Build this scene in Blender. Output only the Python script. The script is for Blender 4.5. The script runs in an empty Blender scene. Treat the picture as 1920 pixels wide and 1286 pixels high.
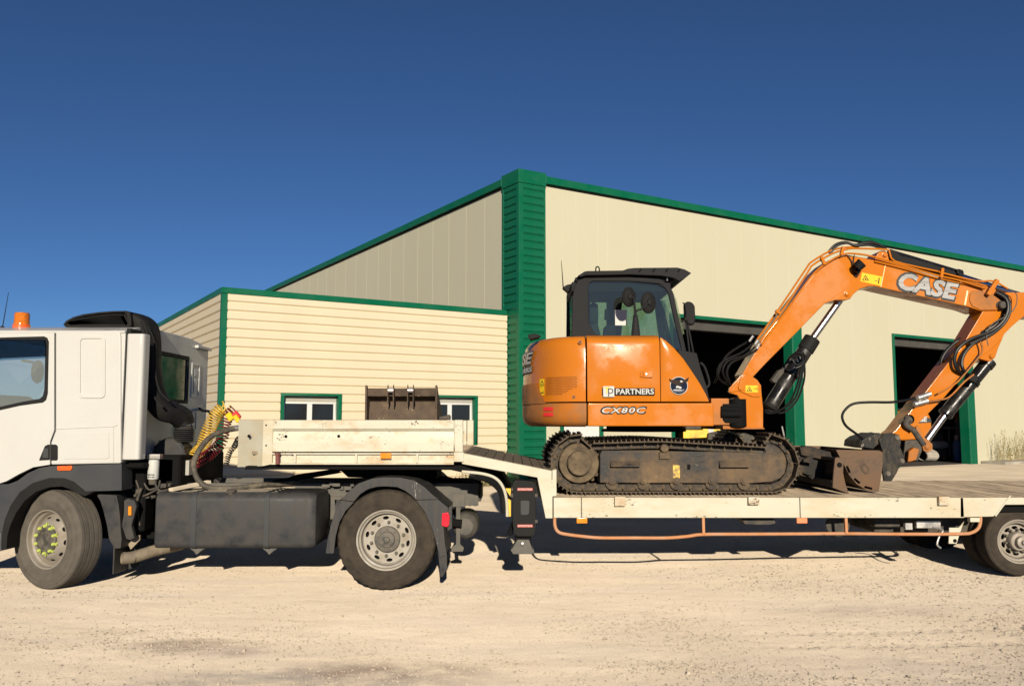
import bpy, bmesh, math, random
import numpy as np
from mathutils import Vector, Matrix, geometry, noise

R = math.radians
rnd = random.Random(7)
scene = bpy.context.scene
COL = scene.collection

# ------------------------------------------------------------------ camera
F, CX, CY, EYE = 1570.0, 960.0, 643.0, 1.72
PITCH = math.atan(147 / F)
cam_data = bpy.data.cameras.new('camera')
cam_data.sensor_width = 36.0
cam_data.lens = F / 1920 * 36.0
cam_data.clip_start = 0.1
cam_data.clip_end = 6000
cam = bpy.data.objects.new('camera', cam_data)
COL.objects.link(cam)
cam.location = (0, 0, EYE)
cam.rotation_euler = (R(90) + PITCH, 0, 0)
scene.camera = cam

# ------------------------------------------------------------------ sky and sun
SUN_EL, SUN_AZ = R(17.2), R(4.5)          # low evening sun, behind the viewer and a little to the right
world = bpy.data.worlds.new('World')
scene.world = world
world.use_nodes = True
wt = world.node_tree
for n in list(wt.nodes):
    wt.nodes.remove(n)
w_out = wt.nodes.new('ShaderNodeOutputWorld')
w_bg = wt.nodes.new('ShaderNodeBackground')
w_sky = wt.nodes.new('ShaderNodeTexSky')
w_sky.sky_type = 'NISHITA'
w_sky.sun_disc = False
w_sky.sun_elevation = SUN_EL
w_sky.sun_rotation = R(180) - SUN_AZ
w_sky.altitude = 0
w_sky.air_density = 0.62
w_sky.dust_density = 0.0
w_sky.ozone_density = 6.4
w_bg.inputs['Strength'].default_value = 0.063
wt.links.new(w_sky.outputs['Color'], w_bg.inputs['Color'])
wt.links.new(w_bg.outputs['Background'], w_out.inputs['Surface'])

sun_data = bpy.data.lights.new('sun', 'SUN')
sun_data.energy = 5.0
sun_data.angle = R(0.5)
sun_data.color = (1.0, 0.885, 0.71)
sun = bpy.data.objects.new('sun', sun_data)
COL.objects.link(sun)
to_sun = Vector((math.sin(SUN_AZ) * math.cos(SUN_EL), -math.cos(SUN_AZ) * math.cos(SUN_EL), math.sin(SUN_EL)))
sun.rotation_euler = to_sun.to_track_quat('Z', 'Y').to_euler()
sun.location = (2, -20, 12)

scene.view_settings.view_transform = 'Standard'
scene.view_settings.look = 'None'
scene.view_settings.exposure = 0.12
scene.view_settings.gamma = 1.0
scene.view_settings.use_curve_mapping = False

# ------------------------------------------------------------------ measuring helpers
def spot(px, py, y):
    """the point of the vertical plane at distance y that was measured at (px, py) in the photograph"""
    k = y / (F * math.cos(PITCH) - (CY - py) * math.sin(PITCH))
    return Vector(((px - CX) * k, y, EYE + (F * math.sin(PITCH) + (CY - py) * math.cos(PITCH)) * k))

def xz(pts, y):
    r = []
    for p in pts:
        q = spot(p[0], p[1], y)
        r.append((q.x, q.z))
    return r

def path(pts, y=None, sub=5):
    """smooth curve through measured points; a point may carry its own distance"""
    P = [spot(p[0], p[1], p[2] if len(p) > 2 else y) for p in pts]
    return smooth_path(P, sub)

def smooth_path(P, sub=5):
    out = []
    n = len(P)
    for i in range(n - 1):
        a, b, c, d = P[max(i - 1, 0)], P[i], P[i + 1], P[min(i + 2, n - 1)]
        for k in range(sub):
            t = k / sub
            out.append(0.5 * ((2 * b) + (c - a) * t + (2 * a - 5 * b + 4 * c - d) * t * t + (3 * b - a - 3 * c + d) * t ** 3))
    out.append(P[-1].copy())
    return out

def sstep(a, b, x):
    t = min(max((x - a) / (b - a), 0), 1)
    return t * t * (3 - 2 * t)

def ground_z(x, y):
    q = (y - 9.2) + max(x - 1.5, 0) * 1.25
    return 0.2 * sstep(0, 8.5, q)

# ------------------------------------------------------------------ mesh builder
class MB:
    def __init__(s):
        s.v = []; s.f = []
    def add(s, verts, faces):
        o = len(s.v)
        s.v += [tuple(v) for v in verts]
        s.f += [tuple(i + o for i in f) for f in faces]
        return s
    def box(s, x0, x1, y0, y1, z0, z1):
        return s.add([(x0, y0, z0), (x1, y0, z0), (x1, y1, z0), (x0, y1, z0), (x0, y0, z1), (x1, y0, z1), (x1, y1, z1), (x0, y1, z1)],
                     [(0, 3, 2, 1), (4, 5, 6, 7), (0, 1, 5, 4), (1, 2, 6, 5), (2, 3, 7, 6), (3, 0, 4, 7)])
    def bar(s, a, b, w, h, up=(0, 0, 1)):
        a, b = Vector(a), Vector(b)
        d = (b - a).normalized()
        side = d.cross(Vector(up))
        if side.length < 1e-4:
            side = d.cross(Vector((0, 1, 0)))
        side.normalize()
        u = side.cross(d)
        q = []
        for p in (a, b):
            for i, j in ((-1, -1), (1, -1), (1, 1), (-1, 1)):
                q.append(p + side * (w / 2 * i) + u * (h / 2 * j))
        return s.add(q, [(0, 1, 2, 3), (7, 6, 5, 4), (0, 4, 5, 1), (1, 5, 6, 2), (2, 6, 7, 3), (3, 7, 4, 0)])
    def prism(s, pts, y0, y1, holes=()):
        """outline in x, z carried from y0 to y1; holes go right through"""
        loops = [list(pts)] + [list(h) for h in holes]
        flat = [p for l in loops for p in l]
        n = len(flat)
        V = [(p[0], y0, p[1]) for p in flat] + [(p[0], y1, p[1]) for p in flat]
        Fs = []
        if holes:
            tris = geometry.tessellate_polygon([[Vector((p[0], p[1], 0)) for p in l] for l in loops])
            for t in tris:
                Fs.append(tuple(t)); Fs.append(tuple(i + n for i in reversed(t)))
        else:
            Fs.append(tuple(range(n))); Fs.append(tuple(range(2 * n - 1, n - 1, -1)))
        o = 0
        for l in loops:
            m = len(l)
            for i in range(m):
                j = (i + 1) % m
                Fs.append((o + i, o + j, o + j + n, o + i + n))
            o += m
        return s.add(V, Fs)
    def extr(s, pts3, vec):
        n = len(pts3); vec = Vector(vec)
        V = [Vector(p) for p in pts3] + [Vector(p) + vec for p in pts3]
        Fs = [tuple(range(n)), tuple(range(2 * n - 1, n - 1, -1))] + [(i, (i + 1) % n, (i + 1) % n + n, i + n) for i in range(n)]
        return s.add(V, Fs)
    def loft(s, rings, closed=True, caps=True):
        n = len(rings[0]); V = [p for r in rings for p in r]; Fs = []
        for k in range(len(rings) - 1):
            for i in range(n if closed else n - 1):
                j = (i + 1) % n
                Fs.append((k * n + i, k * n + j, (k + 1) * n + j, (k + 1) * n + i))
        if caps and closed:
            Fs.append(tuple(range(n - 1, -1, -1)))
            Fs.append(tuple(range((len(rings) - 1) * n, len(rings) * n)))
        return s.add(V, Fs)
    def tube(s, P, r, n=8, caps=True, flat=1.0):
        P = [Vector(p) for p in P]
        rad = r if isinstance(r, (list, tuple)) else [r] * len(P)
        t0 = (P[1] - P[0]).normalized()
        u = t0.cross(Vector((0, 1, 0)))
        if u.length < 1e-3:
            u = t0.cross(Vector((1, 0, 0)))
        u.normalize()
        rings = []
        for i, p in enumerate(P):
            t = (P[min(i + 1, len(P) - 1)] - P[max(i - 1, 0)])
            if t.length < 1e-9:
                t = t0
            t.normalize()
            u = (u - t * u.dot(t)).normalized()
            w = t.cross(u)
            rings.append([p + (u * math.cos(a) + w * (math.sin(a) * flat)) * rad[i] for a in [2 * math.pi * k / n for k in range(n)]])
        return s.loft(rings, True, caps)
    def cyl(s, a, b, r, n=16, r2=None):
        return s.tube([a, b], [r, r if r2 is None else r2], n)
    def lathe(s, prof, c=(0, 0, 0), n=32, axis='y', shift=None):
        """prof: list of (radius, along axis); closed at ends when radius 0"""
        c = Vector(c); V = []; Fs = []
        for r, h in prof:
            for k in range(n):
                a = 2 * math.pi * k / n
                rr = r
                if shift:
                    rr = shift(r, h, k)
                if axis == 'y':
                    V.append(c + Vector((rr * math.cos(a), h, rr * math.sin(a))))
                elif axis == 'z':
                    V.append(c + Vector((rr * math.cos(a), rr * math.sin(a), h)))
                else:
                    V.append(c + Vector((h, rr * math.cos(a), rr * math.sin(a))))
        for i in range(len(prof) - 1):
            for k in range(n):
                j = (k + 1) % n
                Fs.append((i * n + k, i * n + j, (i + 1) * n + j, (i + 1) * n + k))
        return s.add(V, Fs)
    def band(s, outer, inner, y0, y1):
        """arch between two equally long lines in x, z"""
        rings = []
        for (a, b) in zip(outer, inner):
            rings.append([(a[0], y0, a[1]), (a[0], y1, a[1]), (b[0], y1, b[1]), (b[0], y0, b[1])])
        return s.loft(rings)
    def grid(s, fn, nu, nv):
        V = [fn(i / nu, j / nv) for j in range(nv + 1) for i in range(nu + 1)]
        Fs = [(j * (nu + 1) + i, j * (nu + 1) + i + 1, (j + 1) * (nu + 1) + i + 1, (j + 1) * (nu + 1) + i) for j in range(nv) for i in range(nu)]
        return s.add(V, Fs)
    def xform(s, M):
        s.v = [tuple(M @ Vector(v)) for v in s.v]
        return s
    def mesh(s, name, origin=(0, 0, 0), bevel=0, seg=1, angle=35, flat=False):
        ox, oy, oz = origin
        me = bpy.data.meshes.new(name)
        me.from_pydata([(v[0] - ox, v[1] - oy, v[2] - oz) for v in s.v], [], s.f)
        bm = bmesh.new(); bm.from_mesh(me)
        bmesh.ops.remove_doubles(bm, verts=bm.verts, dist=1e-5)
        bmesh.ops.recalc_face_normals(bm, faces=bm.faces)
        if bevel:
            es = [e for e in bm.edges if len(e.link_faces) == 2 and e.calc_face_angle(0) > R(28)]
            if es:
                bmesh.ops.bevel(bm, geom=es, offset=bevel, segments=seg, profile=0.5, affect='EDGES', clamp_overlap=True)
        bm.to_mesh(me); bm.free()
        if not flat:
            me.shade_smooth()
            me.set_sharp_from_angle(angle=R(angle))
        return me

def wpos(o):
    return Vector(o.get('_at', (0, 0, 0))) if o else Vector((0, 0, 0))

def link(name, data, parent=None, loc=(0, 0, 0)):
    """loc is a world position; parents carry no rotation unless noted"""
    o = bpy.data.objects.new(name, data)
    COL.objects.link(o)
    AT[o.name] = Vector(loc)
    if parent:
        o.parent = parent
        o.location = Vector(loc) - AT[parent.name]
    else:
        o.location = loc
    return o

AT = {}

def even_normals(o):
    w = o.modifiers.new('even_normals', 'WEIGHTED_NORMAL')
    w.keep_sharp = True; w.weight = 90

def part(name, mb, m, parent, bevel=0, seg=1, angle=35, label=None, flat=False, kind=None):
    """a part whose mesh is measured in the same space as its parent's origin"""
    base = AT[parent.name]
    me = mb.mesh(name, base, bevel, seg, angle, flat)
    me.materials.append(m)
    o = link(name, me, parent, base)
    if bevel and not flat:
        even_normals(o)
    if label:
        o['label'] = label
    if kind:
        o['kind'] = kind
    return o

def thing(name, label, cat, loc, group=None):
    o = link(name, None, None, loc)
    o.empty_display_size = 0.2
    o['label'] = label; o['category'] = cat
    if group:
        o['group'] = group
    return o

def solid(name, mb, m, kind, bevel=0, angle=35):
    me = mb.mesh(name, (0, 0, 0), bevel, 1, angle)
    me.materials.append(m)
    o = link(name, me)
    o['kind'] = kind
    return o

def copies(me, name, places, parent, m=None):
    """alike pieces that share one mesh; places are world matrices"""
    out = []
    inv = Matrix.Translation(-AT[parent.name])
    for M in places:
        o = bpy.data.objects.new(name, me)
        COL.objects.link(o)
        o.parent = parent
        o.matrix_local = inv @ M
        AT[o.name] = M.translation.copy()
        out.append(o)
    return out

# ------------------------------------------------------------------ materials
KA = 1.3          # overall reflectance level, set against the exposure
def mat(name, col, rough=0.5, metal=0.0, var=0.10, vscale=2.5, dirt=None, amt=0.5, dscale=4.0, dsoft=0.12, stretch=(1, 1, 1),
        bump=0.0, bscale=60.0, coat=0.0, spec=0.5, spots=None, spot_at=0.68, spot_scale=25.0, drough=0.0, emit=None, rvar=1.0):
    lift = lambda c: tuple(min(x * KA, 0.86) for x in c) if c else c
    col, dirt, spots = lift(col), lift(dirt), lift(spots)
    m = bpy.data.materials.new(name); m.use_nodes = True
    nt = m.node_tree; N = nt.nodes; L = nt.links
    b = N['Principled BSDF']
    b.inputs['Metallic'].default_value = metal
    b.inputs['Specular IOR Level'].default_value = spec
    if coat:
        b.inputs['Coat Weight'].default_value = coat
        b.inputs['Coat Roughness'].default_value = 0.06
    if drough:
        b.inputs['Diffuse Roughness'].default_value = drough
    tc = N.new('ShaderNodeTexCoord')
    mp = N.new('ShaderNodeMapping'); mp.inputs['Scale'].default_value = stretch
    L.new(tc.outputs['Object'], mp.inputs['Vector'])
    def nz(scale, detail=6, rough_=0.6, v=None):
        n = N.new('ShaderNodeTexNoise'); n.inputs['Scale'].default_value = scale
        n.inputs['Detail'].default_value = detail; n.inputs['Roughness'].default_value = rough_
        L.new((v or mp).outputs[0], n.inputs['Vector'])
        return n
    def mix(fac, a, bcol):
        x = N.new('ShaderNodeMix'); x.data_type = 'RGBA'
        L.new(fac, x.inputs[0])
        for sock, val in ((x.inputs[6], a), (x.inputs[7], bcol)):
            if isinstance(val, (tuple, list)):
                sock.default_value = (*val[:3], 1)
            else:
                L.new(val, sock)
        return x.outputs[2]
    def ramp(src, a, c):
        r = N.new('ShaderNodeMapRange'); r.inputs['From Min'].default_value = a; r.inputs['From Max'].default_value = c
        L.new(src, r.inputs['Value'])
        return r.outputs['Result']
    n1 = nz(vscale)
    c = mix(ramp(n1.outputs['Fac'], 0.3, 0.7), tuple(x * (1 - var) for x in col), tuple(min(x * (1 + var), 1) for x in col))
    ro = ramp(n1.outputs['Fac'], 0.3, 0.7)
    rr = N.new('ShaderNodeMapRange'); rr.inputs['To Min'].default_value = max(rough - 0.08 * rvar, 0.02); rr.inputs['To Max'].default_value = min(rough + 0.1 * rvar, 1)
    L.new(ro, rr.inputs['Value'])
    rs = rr.outputs['Result']
    if dirt:
        n2 = nz(dscale, 8, 0.65)
        lo = 0.72 - 0.45 * amt
        fac = ramp(n2.outputs['Fac'], lo - dsoft, lo + dsoft)
        c = mix(fac, c, dirt)
        mr = N.new('ShaderNodeMix'); mr.data_type = 'FLOAT'
        L.new(fac, mr.inputs[0]); L.new(rs, mr.inputs[2]); mr.inputs[3].default_value = 0.9
        rs = mr.outputs[0]
    if spots:
        n3 = nz(spot_scale, 4, 0.7)
        n4 = nz(spot_scale * 0.12, 3, 0.5)
        ad = N.new('ShaderNodeMath'); ad.operation = 'MULTIPLY_ADD'
        L.new(n4.outputs['Fac'], ad.inputs[0]); ad.inputs[1].default_value = 0.7; L.new(n3.outputs['Fac'], ad.inputs[2])
        c = mix(ramp(ad.outputs[0], spot_at + 0.35, spot_at + 0.38), c, spots)
    L.new(c, b.inputs['Base Color'])
    L.new(rs, b.inputs['Roughness'])
    if bump:
        nb = nz(bscale, 5, 0.6, tc) if False else nz(bscale, 5, 0.6)
        bp = N.new('ShaderNodeBump'); bp.inputs['Strength'].default_value = bump; bp.inputs['Distance'].default_value = 0.01
        L.new(nb.outputs['Fac'], bp.inputs['Height']); L.new(bp.outputs['Normal'], b.inputs['Normal'])
    if emit:
        b.inputs['Emission Color'].default_value = (*emit[0], 1); b.inputs['Emission Strength'].default_value = emit[1]
    return m

def glass_mat(name, tint, refl=1.0, dust_glare=0.0):
    m = bpy.data.materials.new(name); m.use_nodes = True
    nt = m.node_tree; N = nt.nodes; L = nt.links
    for n in list(N):
        N.remove(n)
    out = N.new('ShaderNodeOutputMaterial'); mx = N.new('ShaderNodeMixShader')
    tr = N.new('ShaderNodeBsdfTransparent'); tr.inputs['Color'].default_value = (*tint, 1)
    gl = N.new('ShaderNodeBsdfGlossy'); gl.inputs['Roughness'].default_value = 0.02
    fr = N.new('ShaderNodeLayerWeight'); fr.inputs['Blend'].default_value = 0.5
    pw = N.new('ShaderNodeMath'); pw.operation = 'POWER'; L.new(fr.outputs['Facing'], pw.inputs[0]); pw.inputs[1].default_value = 4.0
    mu = N.new('ShaderNodeMath'); mu.operation = 'MULTIPLY_ADD'; mu.inputs[1].default_value = 0.9 * refl; mu.inputs[2].default_value = 0.05 * refl; mu.use_clamp = True
    L.new(pw.outputs[0], mu.inputs[0]); L.new(mu.outputs[0], mx.inputs[0])
    L.new(tr.outputs[0], mx.inputs[1]); L.new(gl.outputs[0], mx.inputs[2])
    res = mx.outputs[0]
    if dust_glare:  # pale diffuse film: dust, and hazy reflection painted onto the pane
        df = N.new('ShaderNodeBsdfDiffuse'); df.inputs['Color'].default_value = (0.6, 0.6, 0.55, 1)
        m2 = N.new('ShaderNodeMixShader'); m2.inputs[0].default_value = dust_glare
        L.new(res, m2.inputs[1]); L.new(df.outputs[0], m2.inputs[2]); res = m2.outputs[0]
    L.new(res, out.inputs['Surface'])
    return m

DUST = (0.42, 0.36, 0.27)
M_white = mat('white paint', (0.435, 0.432, 0.405), 0.2, var=0.012, spec=0.4, dirt=(0.385, 0.37, 0.335), amt=0.12, dscale=1.3, dsoft=0.25)
M_cream = mat('cream paint', (0.445, 0.425, 0.335), 0.4, var=0.04, spec=0.3, dirt=(0.40, 0.31, 0.18), amt=0.24, dscale=2.2, dsoft=0.16, spots=(0.08, 0.05, 0.035), spot_at=0.68, spot_scale=30, stretch=(0.6, 1, 1.6))
M_cream2 = mat('scuffed cream paint', (0.445, 0.425, 0.335), 0.4, var=0.05, spec=0.3, dirt=(0.36, 0.22, 0.10), amt=0.22, dscale=3.2, dsoft=0.13, spots=(0.09, 0.055, 0.038), spot_at=0.665, spot_scale=55, stretch=(0.75, 1, 1.3))
M_greyplas = mat('grey plastic', (0.034, 0.037, 0.042), 0.36, var=0.05, spec=0.2, dirt=(0.055, 0.053, 0.049), amt=0.22, dscale=2.0, dsoft=0.3)
M_dustplas = mat('dusty grey plastic', (0.022, 0.0235, 0.027), 0.36, var=0.14, vscale=5, spec=0.24, dirt=(0.065, 0.058, 0.048), amt=0.26, dscale=6.0, dsoft=0.3)
M_black = mat('black plastic', (0.009, 0.009, 0.0095), 0.55, var=0.15, spec=0.14, dirt=(0.020, 0.019, 0.017), amt=0.25, dscale=4, dsoft=0.25)
M_dark = mat('grimy chassis steel', (0.022, 0.021, 0.02), 0.65, var=0.25, dirt=(0.11, 0.09, 0.065), amt=0.33, dscale=9, dsoft=0.2)
M_chassis = mat('dusty chassis grey', (0.06, 0.06, 0.058), 0.65, var=0.2, dirt=(0.13, 0.115, 0.09), amt=0.35, dscale=9, dsoft=0.25)
M_under = mat('black underside', (0.006, 0.006, 0.006), 0.8, var=0.2, spec=0.1)
M_rubber = mat('tyre rubber', (0.026, 0.022, 0.018), 0.85, var=0.14, vscale=9, spec=0.15, dirt=(0.062, 0.050, 0.037), amt=0.40, dscale=9, dsoft=0.3, bump=0.4, bscale=120)
M_rubber2 = mat('worn front tyre rubber', (0.062, 0.056, 0.048), 0.85, var=0.12, vscale=9, spec=0.15, dirt=(0.12, 0.105, 0.085), amt=0.45, dscale=8, dsoft=0.35, bump=0.3, bscale=120)
M_hose = mat('rubber hose', (0.007, 0.007, 0.007), 0.45, var=0.2, spec=0.3)
M_hosedusty = mat('dusty cable sleeve', (0.05, 0.044, 0.035), 0.7, var=0.2, dirt=(0.14, 0.12, 0.085), amt=0.35, dscale=12)
M_rim = mat('grey rim', (0.31, 0.295, 0.265), 0.5, metal=0.2, var=0.12, spec=0.25, dirt=(0.22, 0.185, 0.135), amt=0.40, dscale=8, dsoft=0.25)
M_rimf = mat('dirty front rim', (0.27, 0.25, 0.22), 0.5, metal=0.3, var=0.15, dirt=(0.2, 0.165, 0.12), amt=0.45, dscale=7, dsoft=0.25)
M_hub = mat('greasy hub', (0.07, 0.066, 0.058), 0.5, metal=0.3, var=0.25, vscale=12, dirt=(0.15, 0.13, 0.10), amt=0.4, dscale=16)
M_nut = mat('yellow green plastic', (0.36, 0.42, 0.09), 0.5, var=0.15, spec=0.2)
M_orange = mat('orange machine paint', (0.425, 0.128, 0.008), 0.13, var=0.03, vscale=1.5, spec=0.3, rvar=0.25, dirt=(0.36, 0.125, 0.022), amt=0.02, dscale=2.4, dsoft=0.25, spots=(0.14, 0.05, 0.018), spot_at=0.76, spot_scale=30)
M_orangedirty = mat('dirty orange paint', (0.37, 0.118, 0.014), 0.35, var=0.08, spec=0.2, dirt=(0.17, 0.10, 0.052), amt=0.36, dscale=3.5, dsoft=0.2, spots=(0.10, 0.05, 0.025), spot_at=0.72, spot_scale=28)
M_railorange = mat('worn orange rail paint', (0.40, 0.165, 0.06), 0.6, var=0.12, dirt=(0.40, 0.22, 0.13), amt=0.45, dscale=5, spots=(0.12, 0.09, 0.07), spot_at=0.70, spot_scale=18)
M_cabgrey = mat('charcoal cab paint', (0.0150, 0.0155, 0.0175), 0.6, var=0.12, spec=0.10, dirt=(0.024, 0.0235, 0.022), amt=0.22, dscale=3, dsoft=0.25)
M_track = mat('muddy track steel', (0.032, 0.026, 0.02), 0.55, metal=0.3, var=0.3, vscale=8, spec=0.3, dirt=(0.165, 0.118, 0.07), amt=0.38, dscale=9, dsoft=0.16, bump=0.5, bscale=40)
M_trackframe = mat('muddy track frame', (0.028, 0.027, 0.026), 0.55, var=0.25, vscale=3, spec=0.25, dirt=(0.15, 0.10, 0.056), amt=0.42, dscale=3.0, dsoft=0.14, bump=0.4, bscale=30, spots=(0.26, 0.20, 0.13), spot_at=0.70, spot_scale=14)
M_hubmud = mat('mud caked hub', (0.14, 0.105, 0.065), 0.85, var=0.25, vscale=7, spec=0.1, dirt=(0.06, 0.047, 0.034), amt=0.45, dscale=6, bump=0.8, bscale=25)
M_bucket = mat('rusty bucket steel', (0.085, 0.056, 0.038), 0.5, metal=0.3, var=0.25, vscale=4, spec=0.25, dirt=(0.15, 0.092, 0.055), amt=0.40, dscale=5, bump=0.3, bscale=30)
M_bucketold = mat('old brown bucket steel', (0.062, 0.045, 0.033), 0.65, metal=0.1, var=0.3, vscale=6, spec=0.2, dirt=(0.11, 0.08, 0.055), amt=0.42, dscale=8, bump=0.5, bscale=40, spots=(0.36, 0.30, 0.22), spot_at=0.70, spot_scale=60)
M_blade = mat('dark blade steel', (0.016, 0.015, 0.014), 0.55, metal=0.2, var=0.3, spec=0.2, dirt=(0.085, 0.06, 0.04), amt=0.30, dscale=6, bump=0.3, bscale=30)
M_coupler = mat('scratched dark coupler steel', (0.018, 0.0175, 0.017), 0.5, metal=0.3, var=0.35, vscale=9, spec=0.25, dirt=(0.09, 0.072, 0.05), amt=0.28, dscale=11, stretch=(1, 1, 0.5), bump=0.3, bscale=30, spots=(0.2, 0.18, 0.15), spot_at=0.72, spot_scale=30)
M_chrome = mat('chrome rod', (0.55, 0.55, 0.57), 0.22, metal=1.0, var=0.02)
M_steel = mat('bright steel', (0.5, 0.48, 0.45), 0.35, metal=0.8, var=0.2, vscale=10)
M_wood = mat('worn deck planks', (0.18, 0.143, 0.102), 0.95, var=0.3, vscale=3, spec=0.1, dirt=(0.29, 0.235, 0.17), amt=0.40, dscale=3, dsoft=0.25, stretch=(2.5, 0.7, 2), bump=0.5, bscale=35, drough=1.0)
M_catwalk = mat('dusty catwalk', (0.34, 0.29, 0.22), 0.9, var=0.15, spec=0.1, dirt=(0.44, 0.38, 0.29), amt=0.5, dscale=4, bump=0.3, bscale=50, drough=1.0)
M_green = mat('green cladding', (0.0015, 0.090, 0.042), 0.3, var=0.05, vscale=1.0, spec=0.25, dirt=(0.008, 0.095, 0.05), amt=0.12, dscale=2, dsoft=0.3)
M_siding = mat('cream siding', (0.54, 0.467, 0.335), 0.45, var=0.02, vscale=0.8, spec=0.15, dirt=(0.50, 0.425, 0.30), amt=0.2, dscale=1.2, dsoft=0.3, stretch=(1, 1, 0.35))
M_wall = mat('beige wall panel', (0.432, 0.41, 0.305), 0.4, var=0.015, vscale=0.4, spec=0.2, dirt=(0.41, 0.385, 0.275), amt=0.25, dscale=0.6, dsoft=0.35, stretch=(1, 1, 0.4))
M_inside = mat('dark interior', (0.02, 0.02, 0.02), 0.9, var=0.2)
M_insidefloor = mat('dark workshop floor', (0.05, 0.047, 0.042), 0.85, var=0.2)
M_pvc = mat('white window frame', (0.52, 0.52, 0.50), 0.4, var=0.02, spec=0.25)
M_concrete = mat('concrete edging', (0.34, 0.31, 0.26), 0.9, var=0.15, dirt=(0.2, 0.18, 0.14), amt=0.4, dscale=2, bump=0.4, bscale=20)
M_amber = mat('amber lens', (0.75, 0.20, 0.01), 0.2, var=0.08, vscale=20, coat=0.5)
M_orangelens = mat('orange red lens', (0.75, 0.10, 0.015), 0.2, var=0.08, vscale=20, coat=0.5)
M_red = mat('red lens', (0.75, 0.015, 0.03), 0.2, var=0.1, vscale=30, coat=0.5)
M_redplas = mat('red plastic', (0.60, 0.03, 0.03), 0.4, var=0.08)
M_yhose = mat('yellow coil hose', (0.52, 0.33, 0.045), 0.4, var=0.12, spec=0.3)
M_rhose = mat('dark red coil hose', (0.10, 0.008, 0.014), 0.4, var=0.1, spec=0.3)
M_yellow = mat('yellow sticker', (0.62, 0.40, 0.015), 0.5, var=0.04, spec=0.2)
M_yellowmach = mat('yellow machine paint', (0.75, 0.42, 0.03), 0.5, var=0.08, dirt=(0.3, 0.2, 0.08), amt=0.25)
M_ink = mat('black print', (0.010, 0.010, 0.010), 0.6, var=0.05, spec=0.15)
M_silver = mat('silver lettering', (0.30, 0.295, 0.285), 0.3, metal=0.1, var=0.3, vscale=5, spec=0.3, stretch=(0.15, 1, 3))
M_darkplate = mat('dark lettering ground', (0.045, 0.045, 0.047), 0.5, var=0.1, spec=0.15)
M_paper = mat('white paper', (0.42, 0.42, 0.40), 0.5, var=0.02, spec=0.2)
M_greybox = mat('grey electrical box', (0.30, 0.29, 0.26), 0.6, var=0.08, dirt=(0.3, 0.26, 0.2), amt=0.3)
M_blue = mat('blue gas cylinder paint', (0.06, 0.13, 0.27), 0.5, var=0.1, dirt=(0.12, 0.14, 0.18), amt=0.3)
M_navy = mat('navy emblem', (0.003, 0.007, 0.022), 0.6, var=0.3, vscale=20, spec=0.1)
M_browneagle = mat('brown emblem print', (0.022, 0.014, 0.011), 0.6, var=0.3, vscale=40, spec=0.15)
M_seat = mat('seat cloth', (0.035, 0.036, 0.04), 0.8, var=0.2)
M_exh = mat('dusty exhaust steel', (0.21, 0.175, 0.13), 0.7, metal=0.3, var=0.2, dirt=(0.34, 0.28, 0.2), amt=0.4)
M_glass = glass_mat('clear glass', (0.86, 0.92, 0.90), 1.3, 0.14)  # its pale film stands in for the whitish reflection on the truck's windows
M_tint = glass_mat('tinted cab glass', (0.64, 0.76, 0.70), 1.2, 0.02)
M_smoke = glass_mat('smoked deflector', (0.22, 0.25, 0.28), 1.0)
M_winglass = mat('dark window glass', (0.012, 0.013, 0.015), 0.04, var=0.05, spec=0.6)
M_reargl = mat('mirror dark rear glass', (0.03, 0.035, 0.03), 0.03, var=0.05, spec=1.0)
M_leaf = mat('dry green leaves', (0.085, 0.10, 0.03), 0.7, var=0.4, vscale=12)
M_straw = mat('dry straw stems', (0.26, 0.20, 0.09), 0.8, var=0.3, vscale=12)
M_stone = mat('pale limestone pebbles', (0.37, 0.32, 0.25), 0.95, var=0.4, vscale=14, spec=0.1, drough=0.5)

M_gloss = mat('glossy black cylinder paint', (0.007, 0.007, 0.0075), 0.16, var=0.15, spec=0.5, dirt=(0.03, 0.027, 0.022), amt=0.18, dscale=6, dsoft=0.2, rvar=0.5)
M_slope = mat('dark worn slope planks', (0.105, 0.086, 0.066), 0.95, var=0.3, vscale=3, spec=0.1, dirt=(0.18, 0.15, 0.11), amt=0.4, dscale=4, dsoft=0.25, bump=0.5, bscale=35)
M_guard = mat('scuffed mudguard plastic', (0.022, 0.0235, 0.027), 0.36, var=0.14, vscale=5, spec=0.26, dirt=(0.07, 0.062, 0.052), amt=0.26, dscale=6.0, dsoft=0.3, spots=(0.30, 0.29, 0.27), spot_at=0.715, spot_scale=16, stretch=(4.5, 1, 0.35))

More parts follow.
